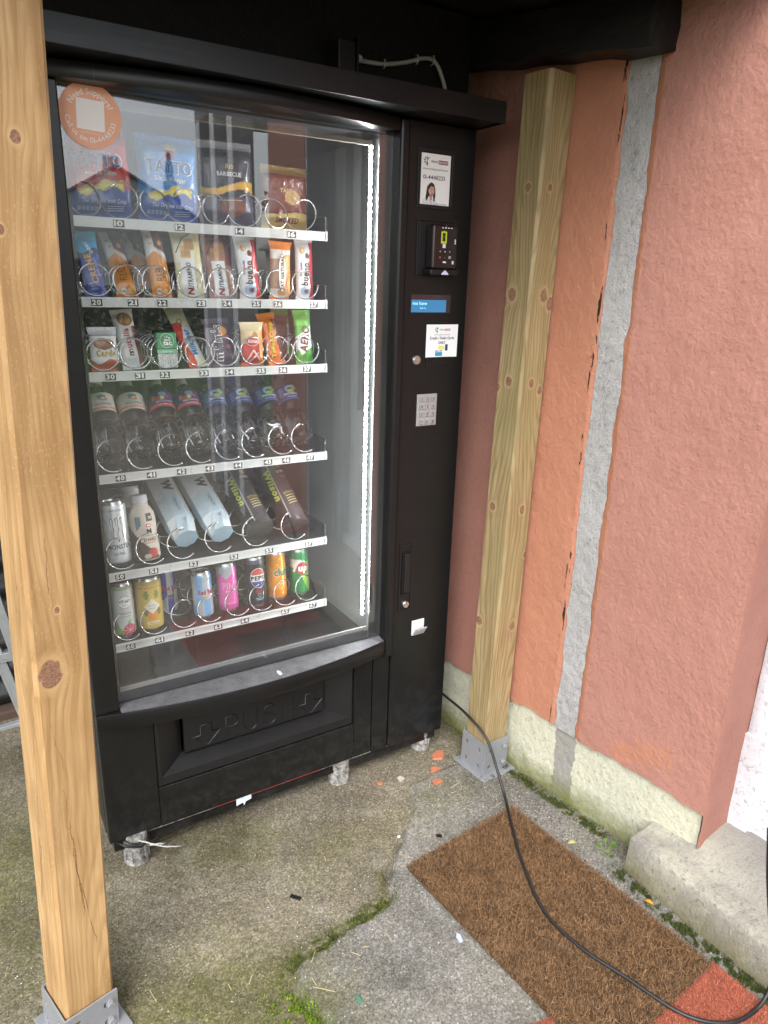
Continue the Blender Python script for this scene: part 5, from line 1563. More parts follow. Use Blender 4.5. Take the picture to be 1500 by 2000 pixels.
def nutra(x, base, wafer, side, label, seed, lean):
    art = art_fn(base, [(lambda u, v, a, b: (np.abs(u - 0.1) < 0.34) & (np.abs(v - 0.77) < 0.085), wafer), (lambda u, v, a, b: (np.abs(u + 0.2) < 0.34) & (np.abs(v - 0.67) < 0.085), wafer), (lambda u, v, a, b: (u > 0.52) & (v > 0.5), side), (lambda u, v, a, b: (u < 0.40) & (v > 0.05) & (v < 0.56) & (u > -0.58), '#efece4'), (lambda u, v, a, b: (v > 0.93), side)])
    pr = Print()
    for k in range(6): pr.line([(-0.018 + k * 0.004, 0.100 - 0.004), (-0.014 + k * 0.004, 0.100 + 0.009)], 0.0009, '#7c5a34', 2); pr.line([(-0.006 + k * 0.004, 0.116 - 0.004), (-0.002 + k * 0.004, 0.116 + 0.009)], 0.0009, '#7c5a34', 2)
    pr.text('UTRAMINO', -0.003, 0.0515, 0.0160, '#1d1c20', rot=90, bold=0.025, shear=0.15, width=0.060); pr.text('N', -0.003, 0.0165, 0.0200, '#b0272c', rot=90, bold=0.04, shear=0.15)
    pr.text('PROTEIN WAFER', 0.013, 0.048, 0.0062, '#8a7a34', rot=90, bold=0.02); pr.text('NUTRA-GO', 0.019, 0.048, 0.0055, '#8a7a34', rot=90); pr.line([(-0.028, 0.105), (-0.010, 0.138), (0.012, 0.150)], 0.002, '#4a3226')
    packet('wafer_bar', label, 'bar', BAR(0.066, 0.160, 0.022, seed), art, pr, (x, 0.175, z2, lean, -2, 0))
nutra(0.340, '#d9d2b4', '#c79a56', '#d2c48c', 'cream wafer bar with black and red lettering at number 23', 9, 11)
nutra(0.417, '#8d6152', '#b98a54', '#6a2434', 'brown and plum wafer bar at number 24', 10, 17)
def bueno(x, y, lean, roll, body, mark, label, seed, txt='#3a1c14'):
    art = art_fn(body, [(lambda u, v, a, b: (u > 0.42 + 0.12 * wav(v, 9)) & (v < 0.94), mark), (blob(-0.35, 0.80, 0.26, 0.055), '#b98a52'), (blob(-0.28, 0.80, 0.14, 0.03), '#e3c58c'), (blob(0.2, 0.72, 0.24, 0.05), '#5a2c1c'), (blob(0.0, 0.16, 0.6, 0.07), '#9fb6d2'), (blob(0.1, 0.15, 0.25, 0.04), '#7a4a34')])
    pr = Print(); pr.text('bueno', -0.001, 0.064, 0.0250, txt, rot=84, bold=0.03, width=0.056); pr.text('kinder', -0.013, 0.071, 0.0080, '#b0242a', rot=84, bold=0.03, width=0.024); pr.line([(-0.012, 0.082), (-0.012, 0.092)], 0.004, '#4a86c0')
    packet('chocolate_bar', label, 'bar', BAR(0.052 if x < 0.6 else 0.048, 0.152, 0.022, seed), art, pr, (x, y, z2, lean, roll, 0))
bueno(0.486, 0.172, 10, -2, '#e6e2de', '#b8262c', 'white and red chocolate bar between the plum wafer and the fruit bar', 11)
bueno(0.633, 0.170, 6, 1, '#e6e2de', '#b8262c', 'white and red chocolate bar at the light strip end of its tray', 12)
bueno(0.612, 0.250, 8, -3, '#3a2420', '#5e1f20', 'dark brown chocolate bar tucked behind a white and red one', 13, '#d8c7b2')
art = art_fn('#cfc9c2', [(lambda u, v, a, b: v > 0.86, '#d97a2e'), (lambda u, v, a, b: (u > 0.10) & (v > 0.10) & (v < 0.78), '#dd8b4a'), (lambda u, v, a, b: (u < -0.15) & (v > 0.2) & (v < 0.7), '#9a7a64'), (blob(0.1, 0.14, 0.5, 0.06), '#c3a077'), (lambda u, v, a, b: v < 0.06, '#d97a2e')])
pr = Print(); pr.disc(0.001, 0.066, 0.046, '#33231c', 2, 30, 0.0115); pr.disc(0.001, 0.066, 0.0445, '#efe8dc', 3, 30, 0.0102); pr.text('EAT NATURAL', 0.001, 0.066, 0.0128, '#3a261c', rot=90, bold=0.03, lvl=5, width=0.080)
packet('fruit_nut_bar', 'clear and orange fruit and nut bar with an oval badge at number 26', 'bar', BAR(0.054, 0.140, 0.024, 14), art, pr, (0.562, 0.168, z2, 2, 2, 0))

# --- row 3: sweets
art = art_fn('#e9e6e2', [(lambda u, v, a, b: v < 0.22 + 0.06 * wav(u, 4), '#c2392c'), (blob(0.0, 0.62, 0.75, 0.13), '#8a5232'), (blob(-0.2, 0.68, 0.4, 0.08), '#b07a4c'), (lambda u, v, a, b: v > 0.84, '#c9cccd'), (lambda u, v, a, b: (v > 0.80) & (v < 0.84), '#8e9496')])
pr = Print(); pr.text('Cards', 0.002, 0.0400, 0.0185, '#6b3a1c', bold=0.06, lvl=2, width=0.041); pr.text('Cards', 0.002, 0.0400, 0.0180, '#f3d57a', bold=0.02, lvl=4, width=0.038); pr.text('kinder', -0.003, 0.0535, 0.0085, '#8a3036', bold=0.02, width=0.022)
packet('biscuit_packet', 'small white and red packet of biscuits at number 30', 'biscuits', (0.060, 0.098, 0.022, dict(crimp=0.08, flare=0.06, seed=15)), art, pr, (0.126, 0.170, z3, 6, 0, 0))
art = art_fn('#e8e5e0', [(lambda u, v, a, b: v > 0.74, '#d8d5cf'), (lambda u, v, a, b: (u > 0.62) & (v < 0.7), '#7a3040')])
pr = Print(); pr.disc(0.002, 0.119, 0.0175, '#a8774a', 1, 24); pr.disc(0.002, 0.119, 0.0125, '#c3955f', 2, 24); pr.text('nutella', -0.002, 0.0665, 0.0190, '#b3242c', rot=90, bold=0.03, width=0.058); pr.text('n', -0.002, 0.0345, 0.0200, '#221c1c', rot=90, bold=0.03, lvl=4); pr.text('biscuits', 0.012, 0.083, 0.0085, '#6a3a2a', rot=90, width=0.03)
packet('biscuit_packet', 'white tube packet with a round biscuit picture at number 31', 'biscuits', BAR(0.046, 0.145, 0.024, 16), art, pr, (0.192, 0.180, z3, 22, -4, 0))
# mint box: clear box of white mints with green label
def mint_box():
    mb = MB()
    mb.box((-0.024, -0.009, 0.0), (0.024, 0.009, 0.084), col='#dfe6df', bev=0.003)
    o = mb.build('mint_box', M['clear_film'])
    m2 = MB(); m2.box((-0.0243, -0.0093, 0.046), (0.0243, 0.0093, 0.0843), col='#5aa477', bev=0.003); m2.build('box_label', M['paper'], o)
    m2 = MB(); m2.box((-0.0244, -0.0094, 0.036), (0.0244, -0.0088, 0.0455), col='#8dc19f'); m2.build('box_label', M['paper'], o)
    pill = MB(); pill.lathe([(0.0006, -0.0042), (0.0020, -0.0035), (0.0027, -0.0015), (0.0027, 0.0015), (0.0020, 0.0035), (0.0006, 0.0042)], 8, col='#f0efec')
    pm = pill.mesh('mint'); pm.materials.append(M['paper']); pm.polygons.foreach_set('use_smooth', [True] * len(pm.polygons))
    k = 0
    for j in range(7):
        for i in range(8):
            link('mint', pm, None, o, None, (-0.0205 + i * 0.0058 + (j % 2) * 0.0006, -0.0055 + random.uniform(-.0008, .0008), 0.0045 + j * 0.0047), (random.uniform(0, 3), random.uniform(-0.5, 0.5), random.uniform(0, 3)))
    pr = Print(); pr.disc(0, 0.066, 0.0170, '#cfe6d4', 1, 24); pr.disc(0, 0.066, 0.0158, '#4f9a6c', 2, 24); pr.text('tic', 0.001, 0.0705, 0.0150, '#f3f6f1', bold=0.04, lvl=3, width=0.0155); pr.text('tac', 0.001, 0.0605, 0.0150, '#f3f6f1', bold=0.04, lvl=3, width=0.0200); pr.text('fresh mint', 0, 0.0405, 0.006, '#e9f3ea', lvl=3)
    pr.lay('lettering', flat(0, -0.0096, 0), M['print'], o, 0.0002)
    place(o, 0.267, 0.165, z3 + 0.001, 5, 0, 4); goods(o, 'green and clear box of white mints at number 32', 'mints')
mint_box()
art = art_fn('#e6dcb8', [(lambda u, v, a, b: (u < -0.18 + 0.22 * wav(v, 12)) & (v < 0.70), '#c8453a'), (lambda u, v, a, b: (u > -0.30 + 0.22 * wav(v, 12)) & (v > 0.12) & (v < 0.62), '#eae7da'), (lambda u, v, a, b: v > 0.93, '#d2c69a')])
pr = Print(); pr.text('Milkybar', 0.002, 0.067, 0.0180, '#2f7fc0', rot=90, bold=0.045, width=0.072); pr.disc(-0.003, 0.128, 0.007, '#5c5236', 1); pr.disc(-0.003, 0.128, 0.0058, '#ded3a8', 2)
packet('chocolate_bar', 'long cream white-chocolate bar leaning far back at number 33', 'bar', BAR(0.043, 0.180, 0.016, 17), art, pr, (0.347, 0.175, z3, 36, -10, 0))
art = art_fn('#3a2a36', [(blob(0.35, 0.72, 0.3, 0.10), '#c98a2a'), (blob(0.55, 0.60, 0.22, 0.05), '#8a4a5a'), (lambda u, v, a, b: v > 0.90, '#55505c'), (blob(0.6, 0.4, 0.2, 0.05), '#7a3c50')])
pr = Print(); pr.text("m&m's", -0.006, 0.058, 0.0330, '#e9e4e0', rot=86, bold=0.055, lvl=2, width=0.090); pr.text("m&m's", -0.006, 0.058, 0.0320, '#33242c', rot=86, bold=0.012, lvl=4, width=0.086)
packet('sweet_bag', 'dark brown bag of sweets with white lettering at number 34', 'sweets', (0.068, 0.120, 0.020, dict(crimp=0.06, flare=0.05, seed=18)), art, pr, (0.406, 0.172, z3, 16, -3, 0))
art = art_fn('#c9b48a', [(lambda u, v, a, b: v < 0.52, '#b03a2c'), (lambda u, v, a, b: (u > 0.6), '#d97838'), (lambda u, v, a, b: (v > 0.84), '#d2c3a0'), (blob(0.2, 0.70, 0.25, 0.09), '#a07a4c'), (lambda u, v, a, b: (v < 0.07), '#c8643a')])
pr = Print(); pr.disc(-0.002, 0.062, 0.012, '#d9d0c4', 1, 24, 0.017); pr.disc(-0.002, 0.062, 0.0105, '#b03a2c', 2, 24, 0.0152); pr.text('KitKat', -0.002, 0.062, 0.0105, '#f0e9e2', bold=0.03, shear=0.2, lvl=4, width=0.026); pr.line([(-0.018, 0.012), (0.0, 0.040), (0.018, 0.016)], 0.004, '#e6cfc4', 2); pr.line([(-0.01, 0.010), (0.014, 0.034)], 0.003, '#e6cfc4', 2)
packet('chocolate_bar', 'short red and tan chocolate bar at number 35', 'bar', BAR(0.058, 0.108, 0.020, 19), art, pr, (0.483, 0.168, z3, 2, 0, 0))
art = art_fn('#dd6a22', [(lambda u, v, a, b: (u > 0.50 - 0.2 * v) & (v > 0.05), '#5a2a24'), (lambda u, v, a, b: v > 0.88, '#e67c30')])
pr = Print(); pr.text('Toffee Crisp', -0.003, 0.063, 0.0170, '#4a2416', rot=84, bold=0.07, lvl=2, width=0.094); pr.text('Toffee Crisp', -0.003, 0.063, 0.0170, '#efd83a', rot=84, bold=0.025, lvl=4, width=0.092)
packet('chocolate_bar', 'orange chocolate bar with yellow lettering at number 36', 'bar', BAR(0.046, 0.135, 0.020, 20), art, pr, (0.556, 0.176, z3, 18, -7, 0))
art = art_fn('#54302a', [(lambda u, v, a, b: v > 0.88, '#6a3a30')])
packet('chocolate_bar', 'plain brown wrapper showing beside the orange bar at number 36', 'bar', BAR(0.050, 0.120, 0.018, 21), art, None, (0.585, 0.235, z3, 6, 2, 0))
def aero(x, y, lean, label, seed):
    art = art_fn('#4f9a35', [(lambda u, v, a, b: v > 0.72, '#62ad44'), (lambda u, v, a, b: (np.abs(v - 0.42 - 0.12 * u) < 0.20), '#d5dcd2'), (lambda u, v, a, b: v < 0.20 + 0.08 * wav(u, 6), '#4c9a32'), (blob(0.2, 0.84, 0.35, 0.05), '#7a9a5a')])
    pr = Print(); pr.text('AERO', 0.0, 0.064, 0.0290, '#6a3424', rot=80, bold=0.03, shear=0.12, width=0.068)
    packet('chocolate_bar', label, 'bar', BAR(0.046, 0.138, 0.022, seed), art, pr, (x, y, z3, lean, -1, 0))
aero(0.632, 0.170, 8, 'green and white mint chocolate bar at number 37', 22)
aero(0.607, 0.250, 10, 'green mint chocolate bar half hidden behind its twin at number 37', 23)

# --- row 4: water bottles lying back in their coils
BP = [(0.006, 0.006), (0.018, 0.002), (0.026, 0.003), (0.0305, 0.010), (0.0325, 0.022), (0.0325, 0.040), (0.0318, 0.055), (0.0295, 0.068), (0.0268, 0.080), (0.0258, 0.092), (0.0265, 0.100),
      (0.0295, 0.108), (0.0320, 0.116), (0.0325, 0.124), (0.0325, 0.172), (0.0310, 0.178), (0.0255, 0.190), (0.0190, 0.199), (0.0135, 0.206), (0.0125, 0.216)]
def cyl_surf(prof):
    rz = np.array([p[1] for p in prof]); rr = np.array([p[0] for p in prof])
    def f(a, b, h):
        r = np.interp(b, rz, rr)
        th = a / np.maximum(r, 1e-4)
        return np.stack([(r + h) * np.sin(th), -(r + h) * np.cos(th), b], 1)
    return f
bot_mb = MB()
n_ = 28
fine = []
zz = np.linspace(0, 1, 60)
bz = np.interp(zz, np.linspace(0, 1, len(BP)), [p[1] for p in BP]); br = np.interp(zz, np.linspace(0, 1, len(BP)), [p[0] for p in BP])
V, F = [], []
for r, z in zip(br, bz):
    for i in range(n_):
        a = 2 * math.pi * i / n_
        k = 1 + (0.035 * math.cos(5 * a) if z < 0.016 else 0) + (0.012 * math.sin(9 * a + z * 200) if 0.030 < z < 0.075 else 0)
        V.append((r * k * math.cos(a), r * k * math.sin(a), z + (0.004 * (1 + math.cos(5 * a)) * (z < 0.008))))
for j in range(59):
    for i in range(n_):
        a, b = j * n_ + i, j * n_ + (i + 1) % n_
        F.append((a, b, b + n_, a + n_))
F.append(tuple(range(n_ - 1, -1, -1))); F.append(tuple(59 * n_ + i for i in range(n_)))
bot_mb.add(V, F)
bottle_me = bot_mb.mesh('bottle'); bottle_me.materials.append(M['pet']); bottle_me.polygons.foreach_set('use_smooth', [True] * len(bottle_me.polygons))
cap_mb = MB(); cap_mb.lathe([(0.0150, 0.206), (0.0150, 0.222), (0.0140, 0.224), (0.004, 0.2245)], 24)
def band_mesh(name, prof, z0, z1, art, nz=26, na=64, off=0.0004):
    rz = [p[1] for p in prof]; rr = [p[0] for p in prof]
    a = np.linspace(-math.pi, math.pi, na); z = np.linspace(z0, z1, nz)
    A, Zv = np.meshgrid(a, z); r = np.interp(Zv, rz, rr) + off
    c = art(A / math.pi, (Zv - z0) / (z1 - z0), A * r, Zv)
    return grid_mesh(name, np.stack([r * np.sin(A), -r * np.cos(A), Zv], -1), c)
def bottle(x, y, style, label, lean, roll=0, i=0):
    o = link('water_bottle', bottle_me, None)
    capc = {'peach': '#e4e2da', 'berry': '#e4e2da', 'lime': '#2c4a8c'}[style]
    cm = cap_mb.mesh('cap'); cm.materials.append(plain('cap_' + style, capc, 0.4)); link('cap', cm, None, o, 40)
    if style == 'peach':
        art = art_fn('#dcd8cc', [(band(0.10, 0.24), '#d98068'), (band(0.0, 0.06), '#cfcabc'), (blob(0.0, 0.74, 0.11, 0.15), '#6f9fae'), (blob(0.03, 0.62, 0.09, 0.09), '#e09a5a'), (blob(0.02, 0.68, 0.045, 0.06), '#e8e4d8')])
        c1, c2 = '#5f7a86', '#f0e6dd'
    elif style == 'berry':
        art = art_fn('#3a3a78', [(band(0.08, 0.26), '#cc4a4c'), (blob(-0.12, 0.55, 0.06, 0.16), '#c65a4a'), (blob(-0.24, 0.62, 0.05, 0.15), '#cf7a4a'), (blob(0.10, 0.66, 0.06, 0.14), '#b8504a'), (blob(-0.02, 0.58, 0.05, 0.14), '#d8cfa8'), (blob(0.0, 0.82, 0.10, 0.12), '#7fa6c4'), (blob(0.2, 0.5, 0.06, 0.16), '#6a3a6a')])
        c1, c2 = '#e8e4ea', '#f2e4e2'
    else:
        art = art_fn('#2c4678', [(blob(0.0, 0.70, 0.13, 0.22), '#8fb2cf'), (blob(0.01, 0.66, 0.085, 0.13), '#2c4678'), (blob(0.02, 0.55, 0.11, 0.10), '#a9bf4a'), (blob(0.14, 0.82, 0.08, 0.16), '#98b23e'), (blob(-0.26, 0.5, 0.07, 0.35), '#35548c'), (lambda u, v, a, b: (v < 0.08), '#3d5a94')])
        c1, c2 = '#e2e8f0', '#c8d4e4'
    lb = link('label_band', band_mesh('label_band', BP, 0.124, 0.172, art), M['paper'], o, 180)
    pr = Print(); pr.text('BALLYGOWAN', 0.001, 0.1415, 0.0078, c1, bold=0.02, width=0.040)
    pr.text({'peach': 'Hint of Peach', 'berry': 'Strawberry', 'lime': 'Lemon & Lime'}[style], 0.001, 0.1325, 0.0050, c2, bold=0.01, width=0.030)
    if style == 'lime': 
        for k in range(4): pr.text('SPARKLING', -0.026, 0.160 - k * 0.007, 0.0045, '#b8c8e0', width=0.014)
    pr.lay('lettering', cyl_surf(BP), M['print'], o, 0.0005, 0.006)
    place(o, x, y, z4 + 0.0325 * math.sin(R_(lean)) + 0.003, lean, roll, 0)
    goods(o, label, 'bottle', 'water bottles in the fourth tray')
LB = [('peach', 'clear water bottle with cream label against the inner cabinet side'), ('peach', 'clear water bottle with cream label next to the purple-labelled ones'), ('berry', 'clear water bottle with purple berry label next to the cream-labelled ones'), ('berry', 'clear water bottle with purple berry label next to the navy-labelled ones'),
      ('lime', 'clear water bottle with navy lime label next to the purple-labelled ones'), ('lime', 'second navy lime water bottle counted from the purple-labelled ones'), ('lime', 'third navy lime water bottle counted from the purple-labelled ones'), ('lime', 'last navy lime water bottle at the light strip end of its tray')]
for i, (st_, lab) in enumerate(LB):
    x = [0.124, 0.194, 0.268, 0.343, 0.413, 0.488, 0.558, 0.625][i]
    bottle(x, 0.165, st_, lab, [38, 42, 43, 44, 44, 45, 44, 42][i], random.uniform(-3, 1), i)

# --- cans
def can_prof(r, h):
    return [(r * 0.70, 0.002), (r * 0.80, 0.000), (r * 0.86, 0.004), (r * 0.98, 0.010), (r, 0.016), (r, h - 0.016), (r * 0.97, h - 0.010), (r * 0.88, h - 0.003), (r * 0.88, h), (r * 0.84, h), (r * 0.82, h - 0.004)]
def can(name, r, h, art, pr, pos, label, mat='can', cat='can', grp='drink cans on the trays'):
    pf = can_prof(r, h)
    mb = MB(); mb.lathe(pf, 36); me = mb.mesh(name); me.materials.append(M['wire'])
    o = link(name, me, None, None, 40)
    link('printed_sleeve', band_mesh('printed_sleeve', pf, 0.009, h - 0.008, art, 60, 72, 0.0002), M[mat], o, 180)
    # lid tab
    mb = MB(); mb.box((-0.006, -0.010, h - 0.0042), (0.006, 0.010, h - 0.0028), bev=0.0005); mb.build('ring_pull', M['wire'], o)
    if pr: pr.lay('lettering', cyl_surf(pf), M['print'], o, 0.0004, 0.006)
    place(o, *pos); goods(o, label, cat, grp)
    return o
# energy drink, white
art = art_fn('#ccd2d4', [(lambda u, v, a, b: fbm(u * 30, v * 12, 3) > 0.62, '#b6bdc1'), (lambda u, v, a, b: v < 0.10, '#c2c9cc')])
pr = Print()
for (sx_, k) in ((-0.0125, 0), (0.0, 1), (0.0125, 2)):
    L = 0.046 + 0.010 * (k == 1)
    pts = [(sx_ - 0.0045, 0.122), (sx_ + 0.002, 0.127), (sx_ + 0.004, 0.118), (sx_ + 0.0028, 0.104), (sx_ + 0.0046, 0.096), (sx_ + 0.0020, 0.086), (sx_ + 0.0030, 0.122 - L), (sx_ - 0.0004, 0.118 - L), (sx_ - 0.0022, 0.088), (sx_ - 0.0006, 0.100), (sx_ - 0.0030, 0.110)]
    pr.poly(pts, '#4a5054', 1); pr.poly([(sx_ + (p[0] - sx_) * 0.55, 0.105 + (p[1] - 0.105) * 0.9) for p in pts], '#dfe4e5', 2)
pr.text('MONSTER', 0.001, 0.051, 0.0160, '#363a3e', bold=0.02, width=0.058); pr.text('ULTRA', 0.0, 0.033, 0.0080, '#4a4e52', bold=0.01, width=0.024); pr.text('ZERO SUGAR', 0.0, 0.143, 0.0075, '#5c6266', width=0.034)
can('tall_can', 0.031, 0.164, art, pr, (0.121, 0.195, z5, 7, -1, 0), 'tall white energy drink can with claw marks at number 50')
# milkshake bottle
SP = [(0.020, 0.0), (0.028, 0.002), (0.0315, 0.010), (0.0320, 0.040), (0.0300, 0.062), (0.0320, 0.085), (0.0325, 0.110), (0.0300, 0.125), (0.0230, 0.138), (0.0185, 0.143), (0.0180, 0.150)]
def shake(x, y, lean, label):
    mb = MB(); mb.lathe(SP, 36, col='#d9d0bf')
    o = mb.build('shake_bottle', M['paper'], None, 60)
    art = art_fn('#d8cfbd', [(lambda u, v, a, b: (u > -0.26) & (u < -0.10) & (v > 0.66 + 0.8 * (u + 0.2)) & (v < 0.92), '#5f7f96'), (lambda u, v, a, b: v < 0.26 - 0.9 * u, '#453634'), (blob(0.10, 0.12, 0.13, 0.11), '#b8402e'), (blob(-0.06, 0.06, 0.09, 0.05), '#cfc0ae'), (lambda u, v, a, b: (u > 0.02) & (u < 0.20) & (v > 0.80) & (v < 0.97), '#3c3a3e')])
    link('printed_sleeve', band_mesh('printed_sleeve', SP, 0.006, 0.126, art, 60, 72), M['paper'], o, 180)
    pr = Print(); pr.text('SHAKE', 0.006, 0.056, 0.0125, '#2c2a2a', bold=0.015, width=0.034); pr.text('MYPROTEIN', 0.006, 0.0660, 0.0042, '#2c2a2a', width=0.020); pr.text('M', 0.006, 0.0775, 0.0170, '#2c2a2a', bold=0.03); pr.rect(0.000, 0.088, 0.012, 0.096, '#b9565c', 1); pr.rect(0.002, 0.090, 0.010, 0.094, '#efe4dc', 2); pr.rect(-0.018, 0.050, -0.008, 0.060, '#2c2a2a', 1); pr.rect(-0.0168, 0.0512, -0.0092, 0.0588, '#d8cfbd', 2); pr.text('25', 0.0125, 0.112, 0.009, '#f0ece4', bold=0.02, lvl=2); pr.line([(-0.008, 0.0475), (0.020, 0.0475)], 0.002, '#cf7a6a', 1)
    pr.lay('lettering', cyl_surf(SP), M['print'], o, 0.0008, 0.006)
    mb = MB(); mb.lathe([(0.0200, 0.149), (0.0205, 0.150), (0.0205, 0.168), (0.0190, 0.170), (0.006, 0.1705)], 30); mb.build('cap', M['white_plastic'], o, 40)
    mb = MB(); mb.lathe([(0.0190, 0.1435), (0.0205, 0.1440), (0.0205, 0.1465), (0.0190, 0.1470)], 30); mb.build('neck_ring', M['white_plastic'], o, 40)
    place(o, x, y, z5, lean, -2, 0); goods(o, label, 'bottle')
shake(0.192, 0.190, 12, 'cream protein shake bottle with white cap at number 51')
shake(0.192, 0.285, 10, 'cream shake bottle whose cap shows behind the front one at number 51')
# tennis-ball packs: faceted carton
def carton(x, y, lean, roll, label):
    r, L = 0.040, 0.285
    V, F = [], []
    ring = [(r * math.cos(R_(22.5 + 45 * k)), r * math.sin(R_(22.5 + 45 * k))) for k in range(8)]
    sq = [(r * 0.80 * math.cos(R_(45 * k)), r * 0.80 * math.sin(R_(45 * k))) for k in range(8)]
    for z, q in ((0.0, sq), (0.055, ring), (0.135, ring), (0.215, ring), (L, sq)):
        V += [(a, b, z) for a, b in q]
    mb = MB()
    cols = []
    for j in range(4):
        for k in range(8):
            a, b = j * 8 + k, j * 8 + (k + 1) % 8
            quad = [V[a], V[b], V[b + 8], V[a + 8]]
            c = [('#dfe6ea', '#bccfda', '#cddbe3', '#b2c7d3')[k % 4], ('#bfd0d9', '#b3c8d4', '#cbd9e1', '#a9c1ce')[k % 4], ('#d9dde0', '#c2c8cc', '#cfd3d6', '#b8bec2')[k % 4], ('#d5d7d9', '#c3c6c9', '#cdd0d2', '#babdc0')[k % 4]][j]
            if j == 0 and k % 2 == 0:
                mb.add(quad[:3], [(0, 1, 2)], '#dfe9ef'); mb.add([quad[0], quad[2], quad[3]], [(0, 1, 2)], c)
            else: mb.add(quad, [(0, 1, 2, 3)], c)
    mb.add(V[:8], [tuple(range(7, -1, -1))], '#a9c6d8'); mb.add(V[32:], [tuple(range(8))], '#c3c6c9')
    o = mb.build('ball_carton', M['paper'])
    fr = r * math.cos(R_(22.5))
    pr = Print(); pr.text('TRINITI', 0.003, 0.098, 0.0120, '#3a4854', rot=-90, width=0.050); pr.text('W', 0.002, 0.172, 0.034, '#2b2e33', rot=-90, bold=0.06, lvl=1); pr.text('Wilson', 0.006, 0.232, 0.0140, '#3a3c40', rot=-90, bold=0.03, shear=0.25, width=0.040)
    pr.poly([(-0.002, 0.040), (0.006, 0.046), (0.006, 0.034)], '#4a5a66', 1); pr.poly([(-0.0005, 0.040), (0.0048, 0.044), (0.0048, 0.036)], '#bcd4e2', 2)
    pr.lay('lettering', flat(0, -fr, 0), M['print'], o, 0.0004)
    z = z5 + 0.032 * math.sin(R_(lean)) + 0.014
    place(o, x, y, z, lean, roll, 0); goods(o, label, 'tennis balls')
carton(0.293, 0.185, 62, -4, 'pale blue and white faceted ball carton next to the shake bottle')
carton(0.388, 0.180, 62, -5, 'pale blue and white faceted ball carton next to the grey ball tubes')
def ball_tube(x, y, lean, roll, label, ball):
    r, L = 0.038, 0.255
    mb = MB(); mb.lathe([(r * 0.9, 0.0), (r, 0.004), (r, L - 0.004), (r * 0.96, L)], 36)
    o = mb.build('ball_tube', M['clear_film'], None, 40)
    art = art_fn('#4c4648', [(lambda u, v, a, b: (v < 0.06), '#3c383a')])
    a0 = np.linspace(-1.9, 2.2, 60); zz_ = np.linspace(0.012, 0.225, 30)
    A, Z_ = np.meshgrid(a0, zz_)
    c = np.zeros(A.shape + (3,)); c[...] = lin('#4e4749'); c[(A < -0.5) & (A > -0.56)] = lin('#b9b6b2'); c[A <= -0.56] = lin('#2c2b2a')
    link('wrap_label', grid_mesh('wrap_label', np.stack([(r + .0005) * np.sin(A), -(r + .0005) * np.cos(A), Z_], -1), c), M['paper'], o, 180)
    mb = MB(); mb.lathe([(r * 1.02, L - 0.004), (r * 1.02, L + 0.008), (r * 0.9, L + 0.010)], 36); mb.build('lid', M['black_plastic'], o, 40)
    mb = MB(); mb.lathe([(r * 0.7, -0.002), (r * 1.015, 0.000), (r * 1.015, 0.012)], 36); mb.build('base_cap', plain('smoke_grey_plastic', (0.05, 0.05, 0.05), 0.3), o, 40)
    mb = MB(); bmz = [0.035, 0.100, 0.165, 0.222]
    for bz_ in bmz:
        m2 = MB(); m2.lathe([(0.032 * math.sin(R_(k * 15)) + 1e-4, -0.032 * math.cos(R_(k * 15))) for k in range(13)], 24, axis_o=(0, 0, bz_)); m2.build('tennis_ball', ball, o, 180)
    sf = lambda a, b, h: np.stack([(r + .0006 + h) * np.sin(a / r), -(r + .0006 + h) * np.cos(a / r), b], 1)
    pr = Print(); pr.text('US OPEN', 0.014, 0.168, 0.0120, '#e6e2de', bold=0.02, rot=12, width=0.030); pr.poly([(0.006, 0.190), (0.024, 0.198), (0.018, 0.188), (0.026, 0.184), (0.010, 0.182)], '#c9a53c', 1); pr.text('OFFICIAL', 0.016, 0.150, 0.0070, '#a8923c', rot=12, width=0.022)
    pr.text('EXTRA DUTY', 0.012, 0.094, 0.0100, '#c9a94a', bold=0.03, rot=12, width=0.042)
    for k in range(4): pr.line([(-0.006, 0.080 - k * 0.0085), (0.026, 0.0870 - k * 0.0085)], 0.0024, '#d8c88a', 1)
    pr.text('Wilson', -0.0285, 0.130, 0.026, '#b9bf52', rot=-90, bold=0.05, shear=0.2, width=0.105)
    pr.lay('lettering', sf, M['print'], o, 0.0004, 0.006)
    place(o, x, y, z5 + r * math.sin(R_(lean)) + 0.004, lean, roll, 0); goods(o, label, 'tennis balls')
felt = plain('felt_yellow', (0.30, 0.36, 0.05), 0.9, var=0.2, vscale=200, bump=0.4, bscale=400)
ball_tube(0.497, 0.180, 56, -4, 'clear and dark grey tennis ball tube next to the blue cartons', felt)
ball_tube(0.600, 0.175, 50, -4, 'clear and dark grey tennis ball tube at the light strip end', felt)

# --- row 6: cans
art = art_fn('#ccd3d0', [(lambda u, v, a, b: v > 0.93, '#a7b58a'), (lambda u, v, a, b: (v < 0.20 + 0.10 * wav(u, 12)) & (u < 0.1), '#8fae45')])
pr = Print(); pr.disc(0, 0.096, 0.0170, '#d48a8a', 1, 30); pr.disc(0, 0.096, 0.0155, '#e9eee8', 2, 30); pr.text('VIT-HIT', 0, 0.098, 0.0105, '#2c302c', bold=0.03, lvl=3, width=0.028); pr.text('berry', 0, 0.0885, 0.0050, '#4a504a', lvl=3); pr.text('SPARKLING', 0, 0.066, 0.0065, '#3c403c', width=0.028); pr.text('pink grapefruit', 0, 0.058, 0.0045, '#5c605c', width=0.024)
pr.disc(0.007, 0.020, 0.0165, '#cf5a70', 1, 24); pr.disc(0.007, 0.020, 0.0150, '#c9475f', 2, 24)
for k in range(8): pr.line([(0.007, 0.020), (0.007 + 0.0140 * math.cos(R_(k * 45)), 0.020 + 0.0140 * math.sin(R_(k * 45)))], 0.0010, '#efc6cc', 3)
